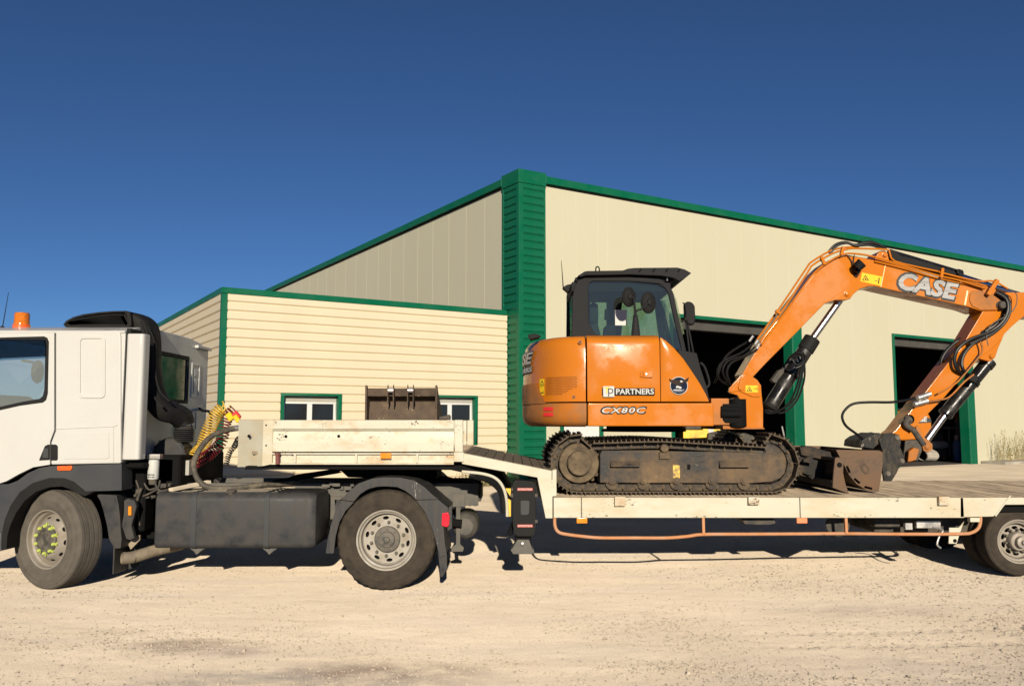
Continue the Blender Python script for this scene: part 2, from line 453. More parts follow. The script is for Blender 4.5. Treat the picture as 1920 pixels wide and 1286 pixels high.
# ------------------------------------------------------------------ lettering
def letters(text, target_w, target_h, bold=0.0, shear=0.0, thick=0.003, spacing=1.0):
    """flat lettering in x, z from the built-in font, as vertices and faces scaled to a size"""
    cu = bpy.data.curves.new('lettering', 'FONT')
    cu.body = text; cu.size = 1.0; cu.offset = bold; cu.shear = shear; cu.space_character = spacing
    cu.resolution_u = 3
    ob = bpy.data.objects.new('lettering', cu)
    COL.objects.link(ob)
    dg = bpy.context.evaluated_depsgraph_get()
    me = bpy.data.meshes.new_from_object(ob.evaluated_get(dg))
    bpy.data.objects.remove(ob)
    V = np.array([v.co[:] for v in me.vertices]); Fs = [tuple(p.vertices) for p in me.polygons]
    bpy.data.meshes.remove(me)
    mn = V.min(0); mx = V.max(0)
    V[:, 0] = (V[:, 0] - (mn[0] + mx[0]) / 2) * target_w / (mx[0] - mn[0])
    V[:, 1] = (V[:, 1] - (mn[1] + mx[1]) / 2) * target_h / (mx[1] - mn[1])
    mb = MB()
    n = len(V)
    F2 = Fs
    # front sheet plus rim down to the surface behind
    edges = {}
    for f in Fs:
        for i in range(len(f)):
            e = (f[i], f[(i + 1) % len(f)])
            edges[e] = edges.get(e, 0) + 1
    rim = [e for e in edges if (e[1], e[0]) not in edges]
    verts = [(v[0], -thick, v[1]) for v in V] + [(v[0], 0.0, v[1]) for v in V]
    mb.add(verts, list(F2) + [(a, a + n, b + n, b) for a, b in rim])
    return mb

def place_letters(mb, c, ang=0.0, yaw=0.0):
    M = Matrix.Translation(Vector(c)) @ Matrix.Rotation(yaw, 4, 'Z') @ Matrix.Rotation(-ang, 4, 'Y')
    return mb.xform(M)
# ------------------------------------------------------------------ ground
def ground_mat():
    m = bpy.data.materials.new('limestone yard'); m.use_nodes = True
    nt = m.node_tree; N = nt.nodes; L = nt.links
    b = N['Principled BSDF']; b.inputs['Roughness'].default_value = 0.95; b.inputs['Diffuse Roughness'].default_value = 1.0
    b.inputs['Specular IOR Level'].default_value = 0.15
    tc = N.new('ShaderNodeTexCoord')
    def nz(scale, detail=6, st=(1, 1, 1), rough=0.6):
        mp = N.new('ShaderNodeMapping'); mp.inputs['Scale'].default_value = st
        L.new(tc.outputs['Object'], mp.inputs['Vector'])
        n = N.new('ShaderNodeTexNoise'); n.inputs['Scale'].default_value = scale; n.inputs['Detail'].default_value = detail; n.inputs['Roughness'].default_value = rough
        L.new(mp.outputs[0], n.inputs['Vector'])
        return n.outputs['Fac']
    def rng(src, a, c, x=0.0, y=1.0):
        r = N.new('ShaderNodeMapRange'); r.inputs['From Min'].default_value = a; r.inputs['From Max'].default_value = c
        r.inputs['To Min'].default_value = x; r.inputs['To Max'].default_value = y
        L.new(src, r.inputs['Value']); return r.outputs['Result']
    def mix(fac, a, c):
        x = N.new('ShaderNodeMix'); x.data_type = 'RGBA'; L.new(fac, x.inputs[0])
        for s, v in ((x.inputs[6], a), (x.inputs[7], c)):
            if isinstance(v, tuple): s.default_value = (*v, 1)
            else: L.new(v, s)
        return x.outputs[2]
    c = mix(rng(nz(0.55, 8), 0.32, 0.68), (0.556, 0.469, 0.361), (0.687, 0.592, 0.466))
    c = mix(rng(nz(0.9, 6, (0.35, 1.6, 1)), 0.52, 0.75), c, (0.538, 0.469, 0.404))
    c = mix(rng(nz(150, 3), 0.5, 0.68, 0, 0.5), c, (0.62, 0.52, 0.42))
    c = mix(rng(nz(70, 4), 0.52, 0.70, 0, 0.75), c, (0.390, 0.329, 0.262))
    c = mix(rng(nz(45, 3), 0.60, 0.75, 0, 0.6), c, (0.742, 0.667, 0.565))
    # the damp, grey-brown patches in the foreground
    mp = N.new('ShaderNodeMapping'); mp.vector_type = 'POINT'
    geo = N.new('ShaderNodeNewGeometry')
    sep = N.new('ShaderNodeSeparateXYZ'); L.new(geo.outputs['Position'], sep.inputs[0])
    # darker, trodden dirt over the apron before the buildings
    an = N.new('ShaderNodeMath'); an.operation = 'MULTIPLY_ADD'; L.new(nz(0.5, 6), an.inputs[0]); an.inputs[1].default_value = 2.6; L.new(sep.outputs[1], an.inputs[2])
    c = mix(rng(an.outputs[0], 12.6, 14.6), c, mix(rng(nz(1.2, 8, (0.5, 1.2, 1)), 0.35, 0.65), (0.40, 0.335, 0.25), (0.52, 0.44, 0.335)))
    def blob(x, y, rx, ry):
        def sc(o, c0, r0):
            a = N.new('ShaderNodeMath'); a.operation = 'SUBTRACT'; L.new(o, a.inputs[0]); a.inputs[1].default_value = c0
            d = N.new('ShaderNodeMath'); d.operation = 'DIVIDE'; L.new(a.outputs[0], d.inputs[0]); d.inputs[1].default_value = r0
            p = N.new('ShaderNodeMath'); p.operation = 'MULTIPLY'; L.new(d.outputs[0], p.inputs[0]); L.new(d.outputs[0], p.inputs[1])
            return p.outputs[0]
        s = N.new('ShaderNodeMath'); s.operation = 'ADD'; L.new(sc(sep.outputs[0], x, rx), s.inputs[0]); L.new(sc(sep.outputs[1], y, ry), s.inputs[1])
        return rng(s.outputs[0], 1.0, 0.0)
    pn = rng(nz(2.6, 8, (0.6, 1, 1), 0.7), 0.38, 0.66)
    for (x, y, rx, ry, col, k) in ((-2.45, 6.55, 0.7, 0.35, (0.252, 0.201, 0.161), 0.85), (-1.3, 5.75, 1.5, 0.5, (0.279, 0.254, 0.236), 0.8), (-0.9, 6.0, 0.8, 0.3, (0.279, 0.220, 0.174), 0.8),
                                   (-1.35, 5.45, 0.9, 0.25, (0.232, 0.156, 0.116), 0.7), (3.2, 7.8, 1.0, 0.4, (0.426, 0.367, 0.305), 0.6), (2.5, 6.0, 1.8, 0.6, (0.464, 0.404, 0.346), 0.5)):
        fm = N.new('ShaderNodeMath'); fm.operation = 'MULTIPLY'
        L.new(blob(x, y, rx, ry), fm.inputs[0]); L.new(pn, fm.inputs[1])
        f2 = N.new('ShaderNodeMath'); f2.operation = 'MULTIPLY'; L.new(fm.outputs[0], f2.inputs[0]); f2.inputs[1].default_value = k * 1.6; f2.use_clamp = True
        c = mix(f2.outputs[0], c, col)
    L.new(c, b.inputs['Base Color'])
    bp = N.new('ShaderNodeBump'); bp.inputs['Strength'].default_value = 0.7; bp.inputs['Distance'].default_value = 0.010
    ad = N.new('ShaderNodeMath'); ad.operation = 'ADD'; L.new(nz(95, 4), ad.inputs[0]); L.new(nz(14, 6, (0.6, 1, 1)), ad.inputs[1])
    L.new(ad.outputs[0], bp.inputs['Height']); L.new(bp.outputs['Normal'], b.inputs['Normal'])
    return m
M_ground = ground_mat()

def relief(x, y):
    """small unevenness and tyre prints of the yard"""
    v = Vector((x, y, 0))
    h = 0.010 * noise.noise(v * Vector((0.5, 1.0, 1)).x) + 0.006 * noise.noise(Vector((x * 1.4, y * 4.2, 3))) + 0.0035 * noise.noise(Vector((x * 7, y * 11, 7)))
    # tyre prints running off to the right in the foreground
    for (c0, slope) in ((6.65, 0.075), (7.05, 0.085)):
        d = (y - (c0 + slope * (x - 2.5))) / 0.11
        if abs(d) < 1.6 and x > 1.2:
            k = math.exp(-d * d * 2) * sstep(1.2, 2.6, x)
            h += k * (-0.007 + 0.007 * (1 if math.sin((x + abs(d) * 0.06) * 2 * math.pi / 0.13) > 0 else -1))
    return h
def build_ground():
    def axis(segs):
        out = []
        for a, b, n in segs:
            out += [a + (b - a) * i / n for i in range(n)]
        return out + [segs[-1][1]]
    xs = axis([(-2500, -300, 4), (-300, -40, 6), (-40, -9, 16), (-9, 9, 420), (9, 40, 16), (40, 300, 6), (300, 2500, 4)])
    ys = axis([(-600, -60, 4), (-60, 0, 8), (0, 4.6, 10), (4.6, 10.5, 190), (10.5, 15, 60), (15, 45, 30), (45, 300, 8), (300, 3500, 6)])
    V = []
    for y in ys:
        for x in xs:
            z = ground_z(x, y)
            if -9.5 < x < 9.5 and 4 < y < 15.5:
                fade = sstep(-9.4, -8, x) * (1 - sstep(8, 9.4, x)) * sstep(4.2, 4.9, y) * (1 - sstep(11, 15, y))
                z += relief(x, y) * fade
            V.append((x, y, z))
    n = len(xs)
    Fs = [(j * n + i, j * n + i + 1, (j + 1) * n + i + 1, (j + 1) * n + i) for j in range(len(ys) - 1) for i in range(n - 1)]
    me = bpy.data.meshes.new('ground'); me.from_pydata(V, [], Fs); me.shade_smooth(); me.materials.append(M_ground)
    o = link('ground', me); o['kind'] = 'structure'
build_ground()

def build_gravel():
    rs = np.random.RandomState(5)
    base = np.array([(1, 0, 0), (-1, 0, 0), (0, 1, 0), (0, -1, 0), (0, 0, 1), (0, 0, -1)], float)
    tri = np.array([(0, 2, 4), (2, 1, 4), (1, 3, 4), (3, 0, 4), (2, 0, 5), (1, 2, 5), (3, 1, 5), (0, 3, 5)])
    pts = []
    while len(pts) < 60000:
        y = 4.7 + 9.5 * rs.rand() ** 1.6
        half = y * 0.64
        x = (rs.rand() * 2 - 1) * half
        d = noise.noise(Vector((x * 0.55, y * 1.1, 11.0))) + 0.45 * noise.noise(Vector((x * 1.8, y * 3.2, 4.0)))
        # gravel gathers in drifts, more of it at the right and in the near foreground
        w = 0.10 + 1.5 * max(0, d) + 0.30 * sstep(1, 5, x) + 0.35 * sstep(6.2, 5.0, y)
        if rs.rand() < w * 0.75:
            pts.append((x, y))
    P = np.array(pts); n = len(P)
    size = 0.0022 + 0.0080 * rs.rand(n) ** 3.2 + (rs.rand(n) < 0.010) * 0.010 * rs.rand(n)
    V = np.repeat(base[None], n, 0) * (0.7 + 0.6 * rs.rand(n, 6, 1))
    V *= size[:, None, None] * np.array([1.2, 1.0, 0.75])
    a = rs.rand(n) * 6.28; ca, sa = np.cos(a), np.sin(a)
    x = V[:, :, 0] * ca[:, None] - V[:, :, 1] * sa[:, None]; y = V[:, :, 0] * sa[:, None] + V[:, :, 1] * ca[:, None]
    V[:, :, 0] = x + P[:, 0, None]; V[:, :, 1] = y + P[:, 1, None]
    z0 = np.array([ground_z(px, py) + relief(px, py) for px, py in pts])
    V[:, :, 2] += (z0 + size * 0.35)[:, None]
    T = (tri[None] + (np.arange(n) * 6)[:, None, None]).reshape(-1, 3)
    me = bpy.data.meshes.new('gravel')
    me.from_pydata(V.reshape(-1, 3).tolist(), [], T.tolist())
    me.materials.append(M_stone)
    o = link('gravel', me); o['kind'] = 'stuff'
build_gravel()

# ------------------------------------------------------------------ the two buildings
KS = (EYE - 0.2) / EYE                       # the yard stands 0.2 m higher at the buildings
C0 = Vector((0.217 * KS, 22.7 * KS, 0.0))     # outer corner of the hall
BU = Vector((0.847, 0.5316, 0)).normalized(); BV = Vector((-BU.y, BU.x, 0)); BANG = math.atan2(BU.y, BU.x)
GZ = 0.2
def bz(z): return EYE + (z - EYE) * KS

def root_rot(name, label, cat):
    o = thing(name, label, cat, C0)
    o.rotation_euler = (0, 0, BANG)
    return o
def rpart(name, mb, m, parent, bevel=0, label=None, kind=None, angle=35):
    """part measured along the hall's own walls: x along the front, y inwards"""
    me = mb.mesh(name, (0, 0, 0), bevel, 1, angle)
    me.materials.append(m)
    o = bpy.data.objects.new(name, me); COL.objects.link(o); o.parent = parent
    if label: o['label'] = label
    if kind: o['kind'] = kind
    return o
def rcopy(me, name, parent, loc=(0, 0, 0), scale=(1, 1, 1), rz=0):
    o = bpy.data.objects.new(name, me); COL.objects.link(o); o.parent = parent
    o.location = loc; o.scale = scale; o.rotation_euler = (0, 0, rz)
    return o
def wallx(px, py, t=0.0):
    """position along a wall parallel to the front, t inwards: returns (x, z)"""
    d = Vector(((px - CX), F * math.cos(PITCH) - (CY - py) * math.sin(PITCH), F * math.sin(PITCH) + (CY - py) * math.cos(PITCH)))
    o = Vector((0, 0, EYE)) - C0
    k = (t - o.dot(BV)) / d.dot(BV)
    p = o + d * k
    return p.dot(BU), p.z

HALL = root_rot('hall', 'tall cream metal hall with a green ribbed corner and two dark open doorways', 'industrial building')
ANNEX = root_rot('annex', 'low flat-roofed cream annex with horizontal siding and green edging left of the hall', 'building')
HT = bz(8.40)                 # eaves of the hall
D1 = (wallx(1300, 700)[0] - 0.75, wallx(1487, 720)[0]); D2 = (wallx(1678, 700)[0], wallx(1816, 800)[0])
DZ = 4.55; DZ = bz(4.95)
PDX = (wallx(1056, 800)[0], wallx(1124, 800)[0])   # small white door
XR = 46.0                     # far right end of the hall
CW = 0.70                     # width of the green corner
WT = 0.16
# front wall of vertical panels, one metre each, cut round the openings
def front_openings(x0, x1):
    """solid z ranges of the wall between x0 and x1"""
    mid = (x0 + x1) / 2
    for d in (D1, D2):
        if d[0] < mid < d[1]:
            return [(DZ, HT)]
    if PDX[0] < mid < PDX[1]:
        return [(GZ + 2.15, HT)]
    return [(GZ - 0.3, HT)]
cuts = sorted({round(CW, 3), XR, *D1, *D2, *PDX} | {CW + 1.0 * i for i in range(1, 46)})
cuts = [c for c in cuts if CW <= c <= XR]
clean = [cuts[0]]
for c in cuts[1:]:
    if c - clean[-1] > 0.02: clean.append(c)
for a, b in zip(clean[:-1], clean[1:]):
    for z0, z1 in front_openings(a, b):
        mb = MB()
        g = 0.005
        # shallow pressed flutes down each panel
        w = b - a
        prof = [(a, WT), (a, 0.006), (a + g, 0.0)]
        nfl = max(1, int(round(w / 0.25)))
        for i in range(1, nfl):
            c = a + w * i / nfl
            prof += [(c, 0.0)]
        prof += [(b - g, 0.0), (b, 0.006), (b, WT)]
        mb.extr([(p[0], p[1], z0) for p in prof], (0, 0, z1 - z0))
        rpart('wall_panel', mb, M_wall, HALL, angle=20)
# left wall
YB = 26.0
for i in range(26):
    y0, y1 = CW + i, min(CW + i + 1.0, YB)
    if y1 - y0 < 0.05: continue
    prof = [(WT, y0), (0.004, y0), (0.0, y0 + 0.006)]
    for k in range(1, 4):
        c = y0 + (y1 - y0) * k / 4
        prof += [(0.0, c)]
    prof += [(0.0, y1 - 0.006), (0.004, y1), (WT, y1)]
    mb = MB(); mb.extr([(p[0], p[1], GZ - 0.3) for p in prof], (0, 0, HT - GZ + 0.3))
    rpart('wall_panel', mb, M_wall, HALL, angle=20)
# eaves trim, roof, back and inside
mb = MB(); mb.box(CW + 0.005, XR, -0.10, 0.30, HT - 0.02, HT + 0.17); rpart('eaves_trim', mb, M_green, HALL, 0.01)
mb = MB(); mb.box(-0.10, 0.30, CW + 0.005, YB, HT - 0.02, HT + 0.17); rpart('eaves_trim', mb, M_green, HALL, 0.01)
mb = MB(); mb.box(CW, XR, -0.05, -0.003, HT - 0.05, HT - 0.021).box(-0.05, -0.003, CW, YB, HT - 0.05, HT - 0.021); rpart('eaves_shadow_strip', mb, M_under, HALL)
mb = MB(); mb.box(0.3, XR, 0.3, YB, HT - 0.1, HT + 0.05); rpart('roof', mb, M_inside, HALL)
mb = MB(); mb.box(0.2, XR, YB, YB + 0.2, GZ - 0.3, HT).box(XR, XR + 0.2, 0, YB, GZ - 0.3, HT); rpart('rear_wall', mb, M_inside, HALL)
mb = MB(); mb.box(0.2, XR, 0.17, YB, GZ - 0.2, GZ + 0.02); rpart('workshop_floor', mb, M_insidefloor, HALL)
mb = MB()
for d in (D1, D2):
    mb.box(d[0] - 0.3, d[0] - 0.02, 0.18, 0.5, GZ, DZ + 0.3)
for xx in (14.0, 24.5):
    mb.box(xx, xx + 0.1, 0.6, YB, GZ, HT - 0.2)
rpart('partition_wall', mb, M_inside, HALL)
# ribbed green corner
rib = 0.185
prof = [(0.0, 0.0), (0.0, 0.02), (-0.030, 0.055), (-0.030, 0.165), (0.0, rib)]
mbx = MB(); mbx.extr([(0.062, y, z) for y, z in prof] + [(0.062, 0.03, rib), (0.062, 0.03, 0.0)], (CW - 0.105, 0, 0))
rib_f = mbx.mesh('corner_rib'); rib_f.materials.append(M_green)
mbx = MB(); mbx.extr([(y, 0.062, z) for y, z in prof] + [(0.03, 0.062, rib), (0.03, 0.062, 0.0)], (0, CW - 0.105, 0))
rib_l = mbx.mesh('corner_rib'); rib_l.materials.append(M_green)
z = GZ - 0.05
while z + rib < HT + 0.02:
    rcopy(rib_f, 'corner_rib', HALL, (0, -0.035, z)); rcopy(rib_l, 'corner_rib', HALL, (-0.035, 0, z))
    z += rib
TOP = bz(8.56)
mb = MB(); mb.box(-0.075, 0.06, -0.075, 0.06, GZ - 0.1, TOP - 0.245); rpart('corner_edge', mb, M_green, HALL, 0.006)
mb = MB(); mb.box(CW - 0.042, CW + 0.012, -0.075, 0.05, GZ - 0.1, TOP - 0.245); rpart('corner_flashing', mb, M_green, HALL, 0.005)
mb = MB(); mb.box(-0.075, 0.05, CW - 0.042, CW + 0.012, GZ - 0.1, TOP - 0.245); rpart('corner_flashing', mb, M_green, HALL, 0.005)
mb = MB(); mb.extr([(-0.09, -0.09, TOP - 0.24), (CW + 0.03, -0.09, TOP - 0.24), (CW + 0.03, 0.3, TOP - 0.24), (0.3, 0.3, TOP - 0.24), (0.3, CW + 0.03, TOP - 0.24), (-0.09, CW + 0.03, TOP - 0.24)], (0, 0, 0.34))
rpart('corner_cap', mb, M_green, HALL, 0.008)
# door frames
for d in (D1, D2):
    mb = MB()
    mb.box(d[0] - 0.10, d[0] - 0.002, -0.045, 0.45, GZ - 0.05, DZ + 0.08)
    mb.box(d[1] + 0.002, d[1] + 0.42, -0.045, 0.04, GZ - 0.05, DZ + 0.08)
    mb.box(d[1] - 0.03, d[1] + 0.001, -0.04, 0.30, GZ - 0.05, DZ - 0.021)
    mb.box(d[0], d[1], -0.045, 0.02, DZ - 0.02, DZ + 0.08)
    rpart('door_frame', mb, M_green, HALL, 0.006)
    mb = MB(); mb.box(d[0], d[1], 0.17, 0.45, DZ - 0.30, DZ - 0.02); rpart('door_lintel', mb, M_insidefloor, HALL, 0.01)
# small white door under the excavator's tail
mb = MB(); mb.box(PDX[0], PDX[1], 0.02, 0.06, GZ, GZ + 2.1); rpart('service_door', mb, M_pvc, HALL)
mb = MB(); mb.box(PDX[0] - 0.10, PDX[0], -0.04, 0.06, GZ, GZ + 2.2).box(PDX[1], PDX[1] + 0.10, -0.04, 0.06, GZ, GZ + 2.2).box(PDX[0], PDX[1], -0.04, 0.06, GZ + 2.1, GZ + 2.2); rpart('service_door_frame', mb, M_green, HALL)

# annex: its front is parallel to the hall's, its right end meets the green corner
AY = 0.55 * KS; AX0 = -7.74 * KS; AT_ = bz(4.68); AYB = 12.0
AX1 = -0.08
W1 = (wallx(527, 760, AY)[0], wallx(638, 760, AY)[0], 1.0 + GZ, wallx(583, 742, AY)[1])
W2 = (wallx(893, 760, AY)[0] - 1.32, wallx(893, 760, AY)[0], 1.0 + GZ, wallx(850, 745, AY)[1])
sp = 0.1855
sprof = [(0.0, 0.0), (0.0, 0.014), (-0.032, 0.046), (-0.032, 0.182), (0.0, sp)]
_sid = {}
def siding(x0, x1, z):
    key = round(x1 - x0, 3)
    if key not in _sid:
        m_ = MB(); m_.extr([(0, y, zz) for y, zz in sprof] + [(0, 0.03, sp), (0, 0.03, 0.0)], (x1 - x0, 0, 0))
        _sid[key] = m_.mesh('siding_board'); _sid[key].materials.append(M_siding)
    rcopy(_sid[key], 'siding_board', ANNEX, (x0, AY, z))
z = AT_ - 0.02 - sp * int((AT_ - GZ) / sp)
nrow = int((AT_ - GZ) / sp)
eps = 0.10
for i in range(nrow):
    zz = AT_ - 0.02 - sp * (i + 1)
    spans = [(AX0 + 0.06, AX1)]
    for w in (W1, W2):
        if zz + sp * 0.5 > w[2] and zz + sp * 0.5 < w[3]:
            ns = []
            for a, b in spans:
                if a < w[0] and b > w[1]: ns += [(a, w[0] - 0.02), (w[1] + 0.02, b)]
                else: ns.append((a, b))
            spans = ns
    for a, b in spans: siding(a, b, zz)
m_ = MB(); m_.extr([(y, 0, zz) for y, zz in sprof] + [(0.03, 0, sp), (0.03, 0, 0.0)], (0, AYB - AY - 0.06, 0))
sl = m_.mesh('siding_board'); sl.materials.append(M_siding)
for i in range(nrow):
    rcopy(sl, 'siding_board', ANNEX, (AX0, AY + 0.06, AT_ - 0.02 - sp * (i + 1)))
mb = MB(); mb.box(AX0 + 0.035, AX1, AY + 0.035, AY + 0.12, GZ - 0.2, W1[2]).box(AX0 + 0.035, AX1, AY + 0.035, AY + 0.12, max(W1[3], W2[3]), AT_ - 0.02)
mb.box(AX0 + 0.035, W1[0], AY + 0.036, AY + 0.12, W1[2], max(W1[3], W2[3])).box(W1[1], W2[0], AY + 0.036, AY + 0.12, W1[2], max(W1[3], W2[3])).box(W2[1], AX1, AY + 0.036, AY + 0.12, W1[2], max(W1[3], W2[3]))
mb.box(AX0 + 0.035, AX0 + 0.12, AY + 0.12, AYB, GZ - 0.2, AT_ - 0.02).box(AX0, -0.02, AYB, AYB + 0.1, GZ, AT_ - 0.02)
rpart('backing_wall', mb, M_inside, ANNEX)
mb = MB(); mb.box(AX0 + 0.1, -0.02, AY + 0.1, AYB, AT_ - 0.08, AT_ + 0.02); rpart('roof', mb, M_inside, ANNEX)
mb = MB(); mb.box(AX0 - 0.05, AX1 - 0.02, AY - 0.055, AY + 0.2, AT_ - 0.03, AT_ + 0.095); rpart('eaves_trim', mb, M_green, ANNEX, 0.008)
mb = MB(); mb.box(AX0 - 0.05, AX0 + 0.2, AY + 0.201, AYB, AT_ - 0.03, AT_ + 0.095); rpart('eaves_trim', mb, M_green, ANNEX, 0.008)
mb = MB(); mb.box(AX0 - 0.035, AX0 + 0.085, AY - 0.035, AY + 0.085, GZ - 0.1, AT_ - 0.031); rpart('corner_flashing', mb, M_green, ANNEX, 0.006)
def window(w, leaves):
    x0, x1, z0, z1 = w
    f = MB()
    for (a, b, c, d) in ((x0 - 0.02, x0 + 0.055, z0, z1), (x1 - 0.055, x1 + 0.02, z0, z1), (x0 - 0.02, x1 + 0.02, z1, z1 + 0.05)):
        f.box(a, b, AY - 0.045, AY + 0.16, c, d)
    f.box(x0 - 0.02, x1 + 0.02, AY - 0.045, AY + 0.16, z0 - 0.03, z0)
    win = rpart('window', f, M_green, ANNEX, 0.004)
    x0 += 0.056; x1 -= 0.056
    sh = MB(); sh.box(x0, x1, AY + 0.10, AY + 0.16, z1 - 0.13, z1); s_ = rpart('shutter_box', sh, M_greybox, win)
    fr = MB(); zt = z1 - 0.13
    fr.box(x0, x1, AY + 0.09, AY + 0.15, zt - 0.035, zt).box(x0, x1, AY + 0.09, AY + 0.15, z0, z0 + 0.05)
    wv = (x1 - x0) / leaves
    for i in range(leaves + 1):
        c = x0 + wv * i
        a, b = (c, c + 0.06) if i == 0 else ((c - 0.06, c) if i == leaves else (c - 0.055, c + 0.055))
        fr.box(a, b, AY + 0.09, AY + 0.15, z0 + 0.05, zt - 0.035)
    fo = rpart('sash_frame', fr, M_pvc, win, 0.006)
    for i in range(leaves):
        g = MB(); g.box(x0 + wv * i + 0.05, x0 + wv * (i + 1) - 0.05, AY + 0.115, AY + 0.125, z0 + 0.04, zt - 0.03)
        rpart('pane', g, M_winglass, win)
window(W1, 2); window(W2, 2)

# low concrete edging at the foot of the hall, right of the doors
mb = MB(); mb.box(D2[1] + 0.65, XR, -0.9, -0.02, GZ - 0.2, GZ + 0.10)
e = rpart('kerb', mb, M_concrete, None, 0.02); e.location = C0; e.rotation_euler = (0, 0, BANG); e['kind'] = 'structure'

# ------------------------------------------------------------------ weeds
def weed(name, label, base_pts, hmin, hmax, n, seed, leafy=0.5, group=None):
    r = random.Random(seed)
    c = base_pts[0]
    root = thing(name, label, 'weeds', c, group)
    st, lf = MB(), MB()
    for i in range(n):
        a, b = base_pts[0], base_pts[1]
        p = a.lerp(b, r.random()) + Vector((r.uniform(-0.12, 0.12), r.uniform(-0.2, 0.12), 0))
        h = r.uniform(hmin, hmax)
        lean = Vector((r.uniform(-0.35, 0.35), r.uniform(-0.25, 0.25), 1)) * h
        q1 = p + lean * 0.5 + Vector((r.uniform(-.03, .03), 0, 0)); q2 = p + lean
        st.tube([p, q1, q2], [0.005, 0.004, 0.002], 3, False)
        for k in range(int(10 * leafy) + 3):
            t = r.uniform(0.15, 1.0)
            o = p.lerp(q2, t)
            s = r.uniform(0.015, 0.05)
            d = Vector((r.uniform(-1, 1), r.uniform(-1, 1), r.uniform(-0.3, 0.9))).normalized()
            e_ = d.cross(Vector((r.uniform(-1, 1), r.uniform(-1, 1), r.uniform(-1, 1)))).normalized() * s * 0.35
            lf.add([o, o + d * s * 0.5 + e_, o + d * s, o + d * s * 0.5 - e_], [(0, 1, 2, 3)])
            if r.random() < 0.4:
                st.tube([o, o + d * s * 2.2], [0.003, 0.0015], 3, False)
    part('stems', st, M_straw, root, flat=True)
    part('foliage', lf, M_leaf, root, flat=True)
def hall_point(x, t, z=GZ): return C0 + BU * x + BV * t + Vector((0, 0, z))
xw = D2[1] + 0.9
weed('weed_clump', 'tall dry weeds on the kerb right of the far doorway', (hall_point(xw, -0.35, GZ + 0.1), hall_point(xw + 3.8, -0.35, GZ + 0.1)), 0.3, 1.15, 120, 3, 0.9)
xa = wallx(1530, 840)[0]; xb = wallx(1622, 840)[0]
weed('weed_clump', 'sparse dry weeds along the wall between the two doorways', (hall_point(xa, -0.12), hall_point(xb, -0.12)), 0.25, 0.75, 34, 5, 0.4)
xa = wallx(850, 900, AY)[0]; xb = wallx(938, 900, AY)[0]
weed('weed_clump', 'small green weeds at the foot of the annex below the trailer neck', (hall_point(xa, AY - 0.25), hall_point(xb, AY - 0.25)), 0.12, 0.42, 60, 8, 1.0)
# ------------------------------------------------------------------ road wheels
def tyre_mb(Rt, Rr, w, blocks=False, n=96):
    h = w / 2
    prof = [(Rr, -h * .62), (Rr + .012, -h * .86), (Rr + .03, -h * .93), (Rr + .06, -h * .97), (Rr + .062, -h * .95), (Rr + (Rt - Rr) * .55, -h * 1.0), (Rr + (Rt - Rr) * .57, -h * .985),
            (Rt - .045, -h * .97), (Rt - .043, -h * .94), (Rt - .018, -h * .90), (Rt - .004, -h * .80)]
    for i in range(4):
        c = -h * .80 + (i + .7) * h * 1.6 / 4.4
        prof += [(Rt, c - .006), (Rt - .011, c - .005), (Rt - .011, c + .005), (Rt, c + .006)]
    prof += [(r_, -y_) for r_, y_ in reversed(prof[:11])]
    def sh(r_, y_, k):
        if blocks and abs(y_) > h * .76 and r_ > Rt - .03:
            return r_ - (.010 if k % 3 == 0 else 0)
        return r_
    mb = MB(); mb.lathe(prof, n=n, shift=sh)
    return mb
def ellipse(cx, cz, a, b, rot, n=14):
    return [(cx + a * math.cos(t) * math.cos(rot) - b * math.sin(t) * math.sin(rot), cz + a * math.cos(t) * math.sin(rot) + b * math.sin(t) * math.cos(rot)) for t in [2 * math.pi * k / n for k in range(n)]]
def circle(r, n=48, c=(0, 0)):
    return [(c[0] + r * math.cos(2 * math.pi * k / n), c[1] + r * math.sin(2 * math.pi * k / n)) for k in range(n)]

